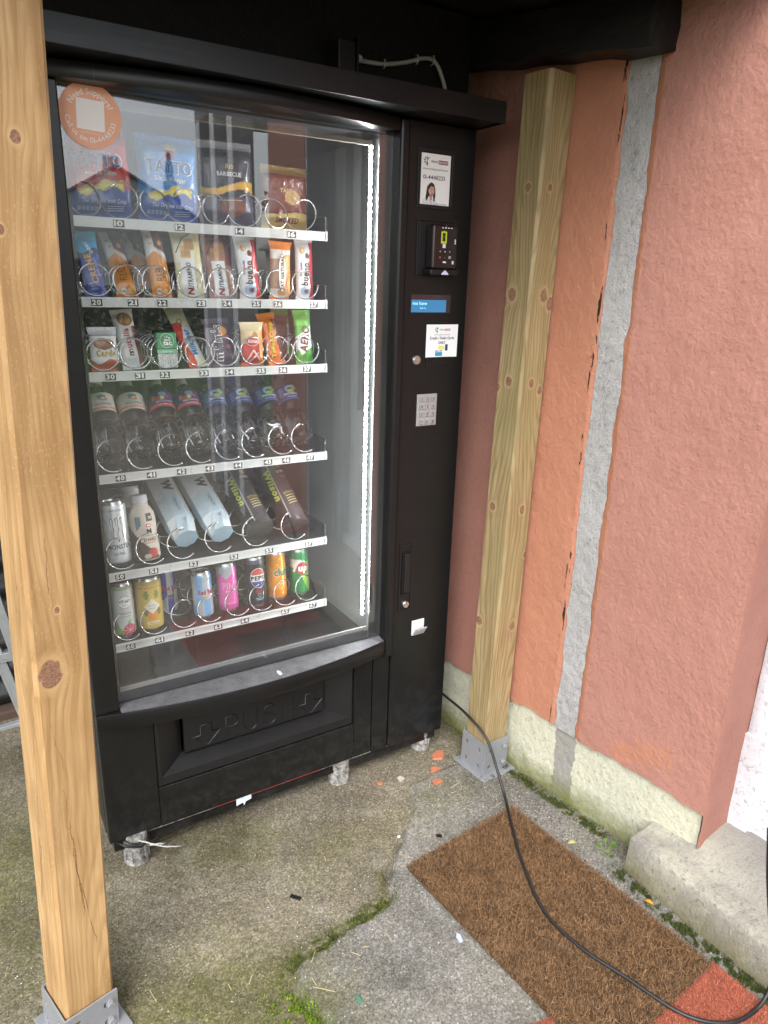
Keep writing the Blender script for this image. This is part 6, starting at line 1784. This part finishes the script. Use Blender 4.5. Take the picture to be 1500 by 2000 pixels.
can('slim_can', 0.0265, 0.146, art, pr, (0.119, 0.185, z6, 5, 0, 0), 'white slim can with a pink grapefruit slice at number 60', 'paper')
art = art_fn('#d3b455', [(lambda u, v, a, b: v > 0.92, '#c3a548'), (blob(-0.13, 0.72, 0.06, 0.09), '#7c8a3c'), (blob(0.13, 0.72, 0.06, 0.09), '#7c8a3c'), (blob(0.0, 0.30, 0.14, 0.13), '#dd8f2a'), (blob(-0.17, 0.36, 0.05, 0.08), '#6f8238'), (blob(0.17, 0.36, 0.05, 0.08), '#6f8238'), (lambda u, v, a, b: np.abs(v - 0.875 - 0.015 * wav(u, 60)) < 0.008, '#b07a3c')])
pr = Print(); pr.poly([(-0.021, 0.070), (0.0, 0.092), (0.021, 0.070), (0.0, 0.050)], '#e6e3d4', 1); pr.text('SAN PELLE', 0, 0.0735, 0.0062, '#8a8a5a', lvl=3, width=0.024); pr.text('GRINO', 0, 0.066, 0.0062, '#8a8a5a', lvl=3, width=0.016); pr.rect(-0.016, 0.021, 0.016, 0.029, '#e3d9b4', 2); pr.text('Limonata', 0, 0.025, 0.0065, '#a8642c', bold=0.02, lvl=4, width=0.026)
can('drink_can', 0.0330, 0.146, art, pr, (0.186, 0.190, z6, 5, 0, 0), 'yellow lemonade can with an orange fruit at number 61', 'paper')
def redbull(x, y, body, label, lean):
    art = art_fn('#a9b0b6', [(lambda u, v, a, b: np.mod(np.floor(u * 4 + 0.5) + (v > 0.5 + 0.25 * wav(u, 3)), 2) == 0, body)])
    pr = Print(); pr.text('Red Bull', 0, 0.078, 0.0185, '#a83040', bold=0.045, width=0.044); pr.text('ENERGY DRINK', 0, 0.050, 0.0050, '#9aa2aa', width=0.024)
    pr.disc(0.0, 0.064, 0.0065, '#c9a23c', 1)
    can('slim_can', 0.0265, 0.134, art, pr, (x, y, z6, lean, 0, 8), label)
redbull(0.252, 0.265, '#39309a', 'purple and silver energy drink can set far back at number 62', 3)
redbull(0.330, 0.190, '#6f9ccb', 'pale blue and silver energy drink can at number 63', 5)
art = art_fn('#c95a9a', [(lambda u, v, a, b: (v > 0.78 + 0.06 * wav(u, 14)) & (u < 0.1), '#a9abb0'), (lambda u, v, a, b: v < 0.12, '#b8478a')])
pr = Print(); pr.text('PINK', 0.0, 0.078, 0.0240, '#f0c6de', bold=0.03, width=0.046); pr.text('PINK', 0.0, 0.078, 0.0235, '#c95a9a', bold=-0.012, lvl=4, width=0.0445); pr.text('EDITION', 0.002, 0.0625, 0.0070, '#f2dbe8', bold=0.02, width=0.030); pr.text('SUGARFREE', 0, 0.028, 0.0050, '#e9b8d2', width=0.026)
can('slim_can', 0.0275, 0.142, art, pr, (0.403, 0.195, z6, 7, 0, 0), 'bright pink slim can at number 64')
art = art_fn('#26242e', [(lambda u, v, a, b: v > 0.90, '#4a4852'), (blob(0, 0.30, 0.14, 0.05), '#7a2430'), (lambda u, v, a, b: v < 0.24, '#1c2530')])
pr = Print(); pr.disc(0, 0.086, 0.0290, '#d9d6d4', 1, 36, 0.0235); pr.disc(0, 0.088, 0.0255, '#b84a40', 2, 24, 0.0215, 15, 165); pr.disc(0, 0.084, 0.0255, '#363a78', 2, 24, 0.0215, 195, 345); pr.rect(-0.0215, 0.0765, 0.0215, 0.0955, '#ded9d6', 3); pr.text('PEPSI', 0, 0.086, 0.0165, '#1c1c20', bold=0.05, lvl=5, width=0.042)
pr.disc(0, 0.036, 0.0048, '#aab4bc', 1, 16); pr.disc(0, 0.036, 0.0036, '#1c2530', 2, 16); pr.line([(-0.012, 0.027), (0.012, 0.027)], 0.0012, '#aab4bc', 1); pr.line([(-0.010, 0.023), (0.010, 0.023)], 0.0012, '#aab4bc', 1)
can('slim_can', 0.0275, 0.146, art, pr, (0.485, 0.190, z6, 8, 0, 0), 'dark cola can with a round white, red and blue badge at number 65')
art = art_fn('#d9892b', [(lambda u, v, a, b: v < 0.20, '#dd7a20'), (lambda u, v, a, b: np.abs(np.hypot((u - 0.02) * 3.2, v - 0.55) - 0.36) < 0.012, '#ecc07a')])
pr = Print(); pr.text('club', 0.004, 0.086, 0.0330, '#e9e2cf', bold=0.06, lvl=1, width=0.046); pr.text('club', 0.004, 0.086, 0.0320, '#2f6a45', bold=0.03, lvl=3, width=0.043); pr.text('orange', 0.010, 0.052, 0.0100, '#f2e2c4', shear=0.2, width=0.026)
can('slim_can', 0.0275, 0.146, art, pr, (0.556, 0.205, z6, 7, 0, 0), 'orange soda can with green lettering at number 66')
art = art_fn('#2f7f45', [(lambda u, v, a, b: (v > 0.62) & (v < 0.80 - 0.5 * u), '#d3dcd0'), (lambda u, v, a, b: (v < 0.66 + 0.4 * u) & (v > 0.14 + 0.25 - 1.6 * u) & (v < 0.8), '#8fbf3c'), (lambda u, v, a, b: v > 0.82, '#3a8a50')])
pr = Print(); pr.disc(0.002, 0.084, 0.0190, '#b83c3c', 1, 30); pr.text('up', 0.002, 0.086, 0.0270, '#f2ece8', bold=0.05, lvl=2, shear=0.15, width=0.0290); pr.text('7', -0.0215, 0.088, 0.036, '#eef2ec', bold=0.06, lvl=1)
can('slim_can', 0.0265, 0.142, art, pr, (0.628, 0.205, z6, 6, 0, -6), 'green lemon-lime soda can with a red badge at number 67')
# ==END GOODS==
# ================================================================== ON THE FLOOR
def fibres(n, corner, eu, ev, L, z0, rng_, up=(0.25, 0.9), wid=0.00055, dark=(0.5, 1.25), zrange=0.006, clump=18, edge=0.0):
    """thousands of short stiff fibres as narrow two-triangle blades"""
    a, b = rng_.random(n), rng_.random(n)
    x = corner[0] + a * eu[0] + b * ev[0]; y = corner[1] + a * eu[1] + b * ev[1]
    th = rng_.random(n) * 2 * np.pi; el_ = rng_.uniform(up[0], up[1], n) * np.pi / 2
    Ls = L * rng_.uniform(0.5, 1.25, n)
    d = np.stack([np.cos(th) * np.cos(el_), np.sin(th) * np.cos(el_), np.sin(el_)], 1)
    s = np.stack([-np.sin(th), np.cos(th), np.zeros(n)], 1) * wid
    base = np.stack([x, y, z0 + rng_.random(n) * zrange], 1)
    mid = base + d * Ls[:, None] * 0.5
    tip = base + (d * np.array([1.25, 1.25, 0.8])) * Ls[:, None]
    V = np.stack([base - s, base + s, mid + s, mid - s, tip], 1).reshape(-1, 3)
    k = np.arange(n)[:, None] * 5
    F = np.concatenate([k + np.array([[0, 1, 2]]), k + np.array([[0, 2, 3]]), k + np.array([[3, 2, 4]])], 0)
    sh = rng_.uniform(dark[0], dark[1], n) * (0.75 + 0.5 * fbm(x * clump, y * clump, 3))
    c = np.repeat(sh[:, None], 5, 0).reshape(-1, 1) * np.ones((1, 3))
    return V, F, c
# brown doormat: rubber backing, dense pile
TL, TRc, BRc = np.array((0.654, -0.381)), np.array((1.038, -0.347)), np.array((1.089, -0.953))
eu, ev = TRc - TL, BRc - TRc
ctr = TL + eu / 2 + ev / 2
mat_ang = math.atan2(eu[1], eu[0])
zg = 0.012
mat_root = empty('doormat', (ctr[0], ctr[1], zg))
tag(mat_root, 'brown coir doormat lying on the repair slab with a cable across', 'doormat')
W_, L_ = float(np.hypot(*eu)), float(np.hypot(*ev))
mb = MB(); mb.box((-W_ / 2, -L_ / 2, 0.0), (W_ / 2, L_ / 2, 0.006), bev=0.0015, mat=Matrix.Translation((ctr[0], ctr[1], zg + 0.001)) @ Matrix.Rotation(mat_ang, 4, 'Z'), col=(0.5, 0.5, 0.5))
under(mb.build('mat_backing', M['coir']), mat_root)
g2 = np.random.default_rng(3)
fr_u, fr_v = eu / np.hypot(*eu) * 0.003, ev / np.hypot(*ev) * 0.003
V, F, c = fibres(82000, TL - fr_u - fr_v, eu + 2 * fr_u, ev + 2 * fr_v, 0.0115, zg + 0.006, g2, dark=(0.25, 1.5), clump=32)
o = link('mat_pile', poly_mesh('mat_pile', V, F, c), M['coir']); o['kind'] = 'stuff'; under(o, mat_root)
V, F, c = fibres(750, TL, eu, ev, 0.024, zg + 0.0125, g2, up=(0.0, 0.10), wid=0.0005, dark=(1.1, 2.0), zrange=0.003)
o = link('loose_fibres', poly_mesh('loose_fibres', V, F, c), M['coir']); o['kind'] = 'stuff'; under(o, mat_root)
# red mat underneath, showing at the near end
red_root = empty('red_mat', (0.85, -1.0, 0.004))
tag(red_root, 'coarse brick red mat showing from under the brown doormat', 'mat')
rc, ru, rv = np.array((0.50, -0.812)), np.array((0.608, -0.010)), np.array((0.0, -0.32))
mb = MB(); mb.add([(rc[0], rc[1], 0.0135), (rc[0] + ru[0], rc[1] + ru[1] - 0.13, 0.0135), (rc[0] + ru[0] + 0.01, -1.25, 0.0135), (rc[0], -1.25, 0.0135), (rc[0], rc[1], 0.004), (rc[0] + ru[0], rc[1] + ru[1] - 0.13, 0.004), (rc[0] + ru[0] + 0.01, -1.25, 0.004), (rc[0], -1.25, 0.004)],
                  [(0, 3, 2, 1), (4, 5, 6, 7), (0, 1, 5, 4), (1, 2, 6, 5), (2, 3, 7, 6), (3, 0, 4, 7)], (0.8, 0.8, 0.8))
under(mb.build('mat_backing', M['red_coir']), red_root)
V, F, c = fibres(34000, (0.50, -0.812), np.array((0.608, -0.140)), np.array((0.01, -0.30)), 0.0065, 0.0125, g2, up=(0.2, 0.95), wid=0.0006, dark=(0.6, 1.3), zrange=0.003)
o = link('mat_pile', poly_mesh('mat_pile', V, F, c), M['red_coir']); o['kind'] = 'stuff'; under(o, red_root)

def spline(pts, n=10):
    pts = [Vector(p) for p in pts]
    out = []
    for i in range(len(pts) - 1):
        p0, p1, p2, p3 = pts[max(i - 1, 0)], pts[i], pts[i + 1], pts[min(i + 2, len(pts) - 1)]
        for k in range(n):
            t = k / n
            out.append(0.5 * ((2 * p1) + (p2 - p0) * t + (2 * p0 - 5 * p1 + 4 * p2 - p3) * t * t + (3 * p1 - p0 - 3 * p2 + p3) * t ** 3))
    out.append(pts[-1])
    return out
# mains lead from behind the machine across the mats
lead = [(1.072, 0.16, 0.205), (1.060, 0.06, 0.180), (1.040, -0.10, 0.196), (1.047, -0.20, 0.163), (1.046, -0.262, 0.090), (1.030, -0.325, 0.036), (0.974, -0.420, 0.031), (0.910, -0.535, 0.031), (0.858, -0.665, 0.031), (0.860, -0.778, 0.031), (0.892, -0.884, 0.031), (0.932, -1.000, 0.028), (1.002, -1.058, 0.024), (1.085, -1.070, 0.026), (1.122, -1.066, 0.075), (1.078, -1.062, 0.22), (1.020, -1.058, 0.39), (0.985, -1.055, 0.52)]
mb = MB(); mb.tube(spline(lead, 12), 0.0042, 10)
tag(mb.build('power_lead', M['rubber'], None, 180), 'black mains lead running from the machine across the brown doormat', 'cable')

# grey flex with pale clips on the dark header beam above the hood
flex_root = empty('grey_flex', (0.70, 0.06, 1.93))
tag(flex_root, 'grey clipped flex leaving a junction box above the hood', 'cable')
mb = MB(); mb.tube(spline([(0.697, 0.020, 1.936), (0.730, 0.060, 1.9440), (0.800, 0.066, 1.9500), (0.862, 0.068, 1.9650), (0.905, 0.066, 1.9790), (0.935, 0.066, 1.978), (0.952, 0.060, 1.955), (0.966, 0.050, 1.905), (0.972, 0.045, 1.838)], 8), 0.0048, 10)
under(mb.build('sheath', M['grey_cable'], None, 180), flex_root)
for (x, z) in ((0.792, 1.9495), (0.885, 1.9735), (0.932, 1.979)):
    mb = MB(); mb.tube([(x + 0.001, 0.074, z - 0.010), (x, 0.061, z - 0.008), (x, 0.058, z), (x, 0.061, z + 0.008), (x + 0.001, 0.074, z + 0.009)], 0.0022, 6)
    under(mb.build('clip', M['clip'], None, 180), flex_root)
mb = MB(); mb.box((0.640, 0.005, 1.880), (0.684, 0.074, 1.965), bev=0.003); under(mb.build('junction_box', M['black_plastic']), flex_root)
mb = MB(); mb.box((0.684, -0.002, 1.876), (0.688, 0.074, 1.972), bev=0.0008); under(mb.build('bracket_plate', M['black']), flex_root)
mb = MB(); mb.lathe([(0.010, 0.0), (0.011, 0.003), (0.009, 0.010), (0.0055, 0.016)], 16, mat=Matrix.Translation((0.688, 0.016, 1.934)) @ Matrix.Rotation(R_(90), 4, 'Y')); under(mb.build('cable_gland', M['grey_cable'], None, 40), flex_root)

# broken terracotta, pebbles, tape and scraps
def shard(name, x, y, pts, th, mat, label, cat, rot=0, tilt=0.0, grp='litter on the concrete'):
    mb = MB()
    n = len(pts)
    k_ = 1.15 if 'terracotta' in name or 'pebble' in name else 1.0
    pts = [(px * k_, py * k_) for px, py in pts]
    V = [(px, py, 0.0) for px, py in pts] + [(px * 0.9, py * 0.9, th * (0.85 + 0.3 * random.random())) for px, py in pts]
    F = [tuple(range(n - 1, -1, -1)), tuple(range(n, 2 * n))] + [(i, (i + 1) % n, (i + 1) % n + n, i + n) for i in range(n)]
    mb.add(V, F)
    o = mb.build(name, mat, None)
    o.location = (x, y, ground_z(x, y) + 0.0005); o.rotation_euler = (tilt, tilt * 0.5, R_(rot))
    tag(o, label, cat, grp); return o
shard('terracotta_shard', 1.006, -0.028, [(-0.026, 0.004), (-0.012, 0.016), (0.016, 0.014), (0.028, 0.004), (0.010, -0.014), (-0.006, -0.016)], 0.007, M['terra_shard'], 'large curved piece of broken terracotta near the post shoe', 'shard', 20, 0.05)
shard('terracotta_shard', 0.955, -0.083, [(-0.018, -0.006), (-0.010, 0.012), (0.004, 0.014), (0.018, 0.002), (0.010, -0.012), (-0.006, -0.012)], 0.006, M['terra_shard'], 'mid-sized terracotta piece between the other two shards', 'shard', -10)
shard('terracotta_shard', 0.917, -0.142, [(-0.014, -0.002), (-0.004, 0.012), (0.012, 0.010), (0.012, -0.012)], 0.005, M['terra_shard'], 'small square-cornered terracotta piece on green-tinged concrete', 'shard', 30)
shard('terracotta_shard', 0.770, -0.048, [(-0.008, 0.0), (-0.002, 0.006), (0.009, 0.001), (0.005, -0.006), (-0.005, -0.005)], 0.004, M['terra_shard'], 'tiny terracotta chip in front of the grey machine foot', 'shard')
shard('pebble', 0.835, -0.066, [(-0.009, -0.006), (-0.003, 0.010), (0.006, 0.006), (0.009, -0.006)], 0.007, M['stone'], 'small pale triangular stone between the terracotta pieces', 'stone', 15)
shard('tape_piece', 0.371, -0.304, [(-0.015, -0.006), (0.015, -0.006), (0.015, 0.006), (-0.015, 0.006)], 0.0012, M['tape'], 'strip of black tape on open concrete before the hatch', 'tape', -50)
shard('tape_piece', 0.795, -0.323, [(-0.008, -0.006), (0.008, -0.006), (0.008, 0.006), (-0.008, 0.006)], 0.0012, M['tape'], 'short black tape square beside the doormat corner', 'tape', -38)
shard('paper_scrap', 0.648, -0.608, [(-0.005, -0.013), (0.004, -0.011), (0.006, 0.006), (0.0, 0.014), (-0.006, 0.004)], 0.002, M['scrap'], 'pale blue scrap beside the long edge of the doormat', 'scrap', -10)
shard('paper_scrap', 0.702, -0.262, [(-0.005, -0.003), (0.004, -0.004), (0.006, 0.003), (-0.002, 0.005)], 0.001, M['white_plastic'], 'tiny white scrap by the crack', 'scrap', 20)
shard('paint_chip', 0.372, -0.620, [(-0.006, -0.010), (0.002, -0.009), (0.006, -0.002), (0.001, 0.003), (0.005, 0.010), (-0.004, 0.009), (-0.001, 0.0)], 0.0008, plain('green_paint_chip', (0.03, 0.20, 0.13), 0.5), 'dark green flake of paint on the repair slab', 'paint chip', 0)
# leaves
def leaf(x, y, L, w, rot, col, label):
    n = 8; V, F = [], []
    for i in range(n + 1):
        t = i / n; hw = w * math.sin(math.pi * min(1, t * 0.95 + 0.03)) ** 0.8
        zc = 0.004 * math.sin(t * 3) + 0.002
        V += [(-hw, t * L, zc + hw * 0.35), (0, t * L, zc), (hw, t * L, zc + hw * 0.35)]
    for i in range(n):
        for k in range(2):
            F.append((i * 3 + k, i * 3 + k + 1, i * 3 + k + 4, i * 3 + k + 3))
    mb = MB(); mb.add(V, F, col)
    o = mb.build('fallen_leaf', M['leaf'], None, 180); o.modifiers.new('thick', 'SOLIDIFY').thickness = 0.0005
    o.location = (x, y, max(ground_z(x, y), 0.002)); o.rotation_euler = (0, 0, R_(rot)); tag(o, label, 'leaf', 'fallen leaves')
leaf(1.122, -0.776, 0.022, 0.0055, 25, '#d99a22', 'small yellow leaf between the doormat and the step')
leaf(1.108, -0.532, 0.026, 0.007, 70, '#b9b07a', 'withered pale leaf at the doormat edge near the wall')
# grit and straw lying about
def scatter_grit(n, box, size, cols, name, label, rng_):
    x = rng_.uniform(box[0], box[1], n); y = rng_.uniform(box[2], box[3], n)
    V, F, C_ = [], [], []
    tet = np.array([(1, 0, -0.3), (-0.6, 0.8, -0.3), (-0.5, -0.9, -0.3), (0, 0.1, 0.8)])
    for i in range(n):
        s = size * rng_.uniform(0.4, 1.3); a = rng_.random() * 6.28
        Rm = np.array([[math.cos(a), -math.sin(a), 0], [math.sin(a), math.cos(a), 0], [0, 0, 1]])
        p = tet * rng_.uniform(0.6, 1.2, (4, 3)) @ Rm.T * s + np.array([x[i], y[i], ground_z(x[i], y[i]) + s * 0.25])
        k = len(V); V += list(p); F += [(k, k + 1, k + 3), (k + 1, k + 2, k + 3), (k + 2, k, k + 3)]
        C_ += [lin(cols[int(rng_.integers(len(cols)))])] * 4
    o = link(name, poly_mesh(name, V, F, np.array(C_)), M['moss'])
    tag(o, label, 'grit', kind='stuff')
g3 = np.random.default_rng(5)
scatter_grit(1600, (-0.3, 1.12, -0.75, 0.02), 0.0017, ['#cfc8b8', '#8d8473', '#e3ded2', '#6a6355', '#b6ab94'], 'grit', 'loose pale grit over the concrete', g3)
scatter_grit(420, (1.02, 1.165, -0.62, -0.15), 0.0030, ['#6b6152', '#4a4438', '#8d8473', '#a59a86', '#3c3a30'], 'dirt_crumbs', 'dark crumbs of dirt along the foot of the wall', g3)
def straw(n, rng_):
    V, F, C_ = [], [], []
    for i in range(n):
        x, y = rng_.uniform(0.0, 1.1), rng_.uniform(-0.72, -0.05); L = rng_.uniform(0.012, 0.05); a = rng_.random() * 6.28; z = ground_z(x, y) + 0.002
        d = np.array([math.cos(a), math.sin(a), 0]); s = np.array([-d[1], d[0], 0]) * 0.0006
        k = len(V); p = np.array([x, y, z])
        V += [p - s, p + s, p + d * L + s, p + d * L - s, p + d * L * 0.5 + np.array([0, 0, 0.0015])]
        F += [(k, k + 1, k + 4), (k + 1, k + 2, k + 4), (k + 2, k + 3, k + 4), (k + 3, k, k + 4)]; C_ += [lin('#c9b98a')] * 5
    tag(link('dry_straw', poly_mesh('dry_straw', V, F, np.array(C_)), M['moss']), 'dry straw stems strewn on the concrete', 'straw', kind='stuff')
straw(16, g3)
# moss tufts
def moss(name, label, pts, n, spread, h, cols, rng_, zf=None):
    V, F, C_ = [], [], []
    P = [np.array(p) for p in pts]
    seg = [np.linalg.norm(P[i + 1] - P[i]) for i in range(len(P) - 1)] if len(P) > 1 else [1]
    cum = np.cumsum([0] + seg)
    for i in range(n):
        if len(P) > 1:
            t = rng_.random() * cum[-1]; k = min(int(np.searchsorted(cum, t) - 1), len(P) - 2); k = max(k, 0)
            p = P[k] + (P[k + 1] - P[k]) * ((t - cum[k]) / seg[k])
        else: p = P[0].copy()
        q = p + rng_.normal(0, 1, 2) * np.array(spread)
        dn = fbm(np.array([q[0] * 60]), np.array([q[1] * 60]), 2)[0]
        if dn < 0.42: continue
        z = (zf(q[0], q[1]) if zf else ground_z(q[0], q[1]))
        hh = h * rng_.uniform(0.4, 1.2) * (0.4 + dn); a = rng_.random() * 6.28; w = 0.0013 * rng_.uniform(0.6, 1.4)
        d = np.array([math.cos(a), math.sin(a), 0]) * w; l = np.array([rng_.normal() * 0.35, rng_.normal() * 0.35, 1]) * hh
        b = np.array([q[0], q[1], z])
        k0 = len(V); V += [b - d, b + d, b + l]; F += [(k0, k0 + 1, k0 + 2)]
        c = np.array(lin(cols[int(rng_.integers(len(cols)))])) * rng_.uniform(0.7, 1.2); C_ += [c] * 3
    o = link(name, poly_mesh(name, V, F, np.array(C_)), M['moss']); tag(o, label, 'moss', kind='stuff')
MG = ['#64801a', '#74901e', '#4c6216', '#86a028']; MD = ['#39461a', '#4a571e', '#2c3716', '#5d6424']
moss('bright_moss', 'bright green moss cushion beside the repair slab', [(0.232, -0.545), (0.255, -0.62), (0.262, -0.72)], 9000, (0.018, 0.02), 0.007, MG, g3)
moss('edge_moss', 'olive moss along the broken edge of the slab', [(0.56, -0.432), (0.43, -0.446), (0.33, -0.462), (0.285, -0.474)], 5200, (0.022, 0.012), 0.0045, MD + ['#6f7a22'], g3)
moss('wall_moss', 'dark moss in the corner along the house plinth', [(1.150, -0.16), (1.178, -0.40), (1.196, -0.55)], 5200, (0.008, 0.01), 0.008, MD, g3)
moss('step_moss', 'dark moss line at the foot of the step', [(1.128, -0.66), (1.122, -0.80), (1.136, -1.10)], 6500, (0.009, 0.012), 0.009, MD, g3)
# seedling in the corner by the step
def weed():
    root = empty('weed_seedling', (1.150, -0.600, 0.0)); tag(root, 'small green seedling growing where step meets wall', 'weed')
    for i in range(9):
        a = i * 2.4; r = 0.008 + 0.012 * random.random(); zc = 0.014 + 0.02 * random.random()
        mb = MB()
        base = Vector((1.150, -0.600, 0.0)); tip = base + Vector((math.cos(a) * r, math.sin(a) * r, zc))
        mb.tube([base, base.lerp(tip, 0.5) + Vector((0, 0, 0.004)), tip], 0.0006, 5, '#7a8a3a'); under(mb.build('stalk', M['leaf']), root)
        V = [tip]; m = 10
        for k in range(m + 1):
            t = 2 * math.pi * k / m
            V.append(tip + Vector((math.cos(a) * (0.006 + 0.006 * math.cos(t)) - math.sin(a) * 0.004 * math.sin(t), math.sin(a) * (0.006 + 0.006 * math.cos(t)) + math.cos(a) * 0.004 * math.sin(t), 0.002 + 0.002 * math.cos(t))))
        mb = MB(); mb.add(V, [(0, k + 1, k + 2) for k in range(m)], ['#4f7422', '#5f832a', '#41631e'][i % 3])
        o = under(mb.build('leaf', M['leaf']), root); o.modifiers.new('thick', 'SOLIDIFY').thickness = 0.0004
weed()

# ================================================================== THE STREET BEHIND THE PHOTOGRAPHER (seen mirrored in the glass)
def tree(name, x, y, h, w, label, seed, conifer=False, n=2600):
    r = np.random.default_rng(seed)
    root = empty(name, (x, y, 0)); tag(root, label, 'tree', 'trees across the street')
    mb = MB(); mb.tube([(x, y, -0.1), (x + 0.1, y, h * 0.4), (x, y + 0.05, h * 0.85)], [0.05 * w + 0.08, 0.035 * w + 0.05, 0.02], 8); under(mb.build('trunk', M['log'], None, 180), root)
    if conifer:
        z = r.random(n) ** 0.8; rad = (1 - z) * w * 0.5 * (0.6 + 0.4 * np.abs(np.sin(z * 26))) * np.sqrt(r.random(n)); z = 0.12 * h + z * h * 0.9
    else:
        c = r.normal(0, 1, (9, 3)) * np.array([w * 0.22, w * 0.22, h * 0.14]); c[:, 2] += h * 0.65
        k = r.integers(9, size=n); q = r.normal(0, 1, (n, 3)); q /= np.linalg.norm(q, axis=1)[:, None]
        P = c[k] + q * (r.random(n) ** 0.4)[:, None] * np.array([w * 0.25, w * 0.25, h * 0.16])
    if conifer:
        th = r.random(n) * 6.28; P = np.stack([np.cos(th) * rad, np.sin(th) * rad, z], 1)
    P = P + np.array([x, y, 0])
    s = 0.16 if conifer else 0.2
    a = r.normal(0, 1, (n, 3)); a /= np.linalg.norm(a, axis=1)[:, None]; b = np.cross(a, r.normal(0, 1, (n, 3))); b /= np.linalg.norm(b, axis=1)[:, None]
    V = np.stack([P - a * s, P + b * s * 0.5, P + a * s, P - b * s * 0.5], 1).reshape(-1, 3)
    col = np.repeat(np.array([lin('#3c4a24'), lin('#4c5c2c'), lin('#2e3a1e')])[r.integers(3, size=n)], 4, 0)
    F = np.arange(n * 4).reshape(-1, 4)
    under(link('crown', poly_mesh('crown', V, F, col), M['moss']), root)
def villa(x, y, w, d, h, rot, label, wallc):
    root = empty('white_house', (x, y, 0), (0, 0, R_(rot))); tag(root, label, 'house', 'houses across the street')
    wm = plain('villa_render', wallc, 0.8, var=0.06, vscale=2); rm = plain('villa_slate', (0.24, 0.24, 0.25), 0.7, var=0.3, vscale=6)
    mb = MB(); mb.box((-w / 2, -d / 2, 0), (w / 2, d / 2, h)); mb.add([(-w / 2, d / 2, h), (w / 2, d / 2, h), (0, d / 2, h + w * 0.28), (-w / 2, -d / 2, h), (w / 2, -d / 2, h), (0, -d / 2, h + w * 0.28)], [(0, 1, 2), (3, 5, 4)])
    mb.build('wall', wm, root)
    mb = MB()
    for s in (-1, 1):
        mb.add([(s * (w / 2 + 0.3), d / 2 + 0.3, h - 0.17), (s * (w / 2 + 0.3), -d / 2 - 0.3, h - 0.17), (0, -d / 2 - 0.3, h + w * 0.28 + 0.05), (0, d / 2 + 0.3, h + w * 0.28 + 0.05),
                (s * (w / 2 + 0.3), d / 2 + 0.3, h - 0.02), (s * (w / 2 + 0.3), -d / 2 - 0.3, h - 0.02), (0, -d / 2 - 0.3, h + w * 0.28 + 0.2), (0, d / 2 + 0.3, h + w * 0.28 + 0.2)], [(0, 1, 2, 3), (4, 5, 6, 7), (0, 4, 5, 1), (0, 3, 7, 4), (1, 5, 6, 2)])
    roof = mb.build('roof', rm, root)
    mb = MB(); mb.box((-0.4, -0.3, h + w * 0.2), (0.4, 0.3, h + w * 0.28 + 1.0)); mb.build('chimney', wm, roof)
    for k, wx in enumerate((-w * 0.3, 0, w * 0.3)):
        for wz in ((1.0, 2.3),) + (((3.4, 4.5),) if h > 4.4 else ()):
            f = MB().box((wx - 0.5, d / 2 - 0.02, wz[0]), (wx + 0.5, d / 2 + 0.05, wz[1])).build('window', M['white_paint'], root)
            MB().box((wx - 0.42, d / 2 + 0.04, wz[0] + 0.08), (wx + 0.42, d / 2 + 0.06, wz[1] - 0.08)).build('pane', M['black_plastic'], f)
villa(9.5, -44, 8.5, 7, 4.4, 8, 'white gabled house across the green', (0.80, 0.80, 0.79))
villa(24.0, -42, 9, 7, 3.4, -10, 'low cream gabled bungalow across the green', (0.66, 0.63, 0.55))
for i, (x, y, h_, w_, cf, lab) in enumerate([(6.0, -50, 9.6, 4.0, True, 'tall dark conifer behind the white house'), (14.5, -50, 9.0, 3.6, True, 'slim dark conifer between the two houses'), (3.0, -42, 8.0, 5.5, False, 'broad tree at the end of the green'), (24.5, -52, 9.0, 7.0, False, 'broad tree behind the bungalow'), (17.2, -50, 8.0, 3.0, True, 'small conifer between the white house and the bungalow'), (32.0, -50, 9.0, 8.0, False, 'spreading tree beyond the bungalow')]):
    tree('garden_tree', x, y, h_, w_, lab, 30 + i, cf)
def hedge():
    r = np.random.default_rng(60); n = 9000
    P = np.stack([r.uniform(-6, 22, n), -16 + r.normal(0, 0.28, n), 0.05 + r.random(n) ** 0.8 * 1.15], 1)
    s = 0.11; a = r.normal(0, 1, (n, 3)); a /= np.linalg.norm(a, axis=1)[:, None]; b = np.cross(a, r.normal(0, 1, (n, 3))); b /= np.linalg.norm(b, axis=1)[:, None]
    V = np.stack([P - a * s, P + b * s * 0.6, P + a * s, P - b * s * 0.6], 1).reshape(-1, 3)
    col = np.repeat(np.array([lin('#3f5526'), lin('#526a30'), lin('#2f3f1d')])[r.integers(3, size=n)], 4, 0)
    root = empty('hedge', (8, -16, 0)); tag(root, 'clipped green hedge along the far side of the green', 'hedge')
    under(link('foliage', poly_mesh('foliage', V, np.arange(n * 4).reshape(-1, 4), col), M['moss']), root)
hedge()
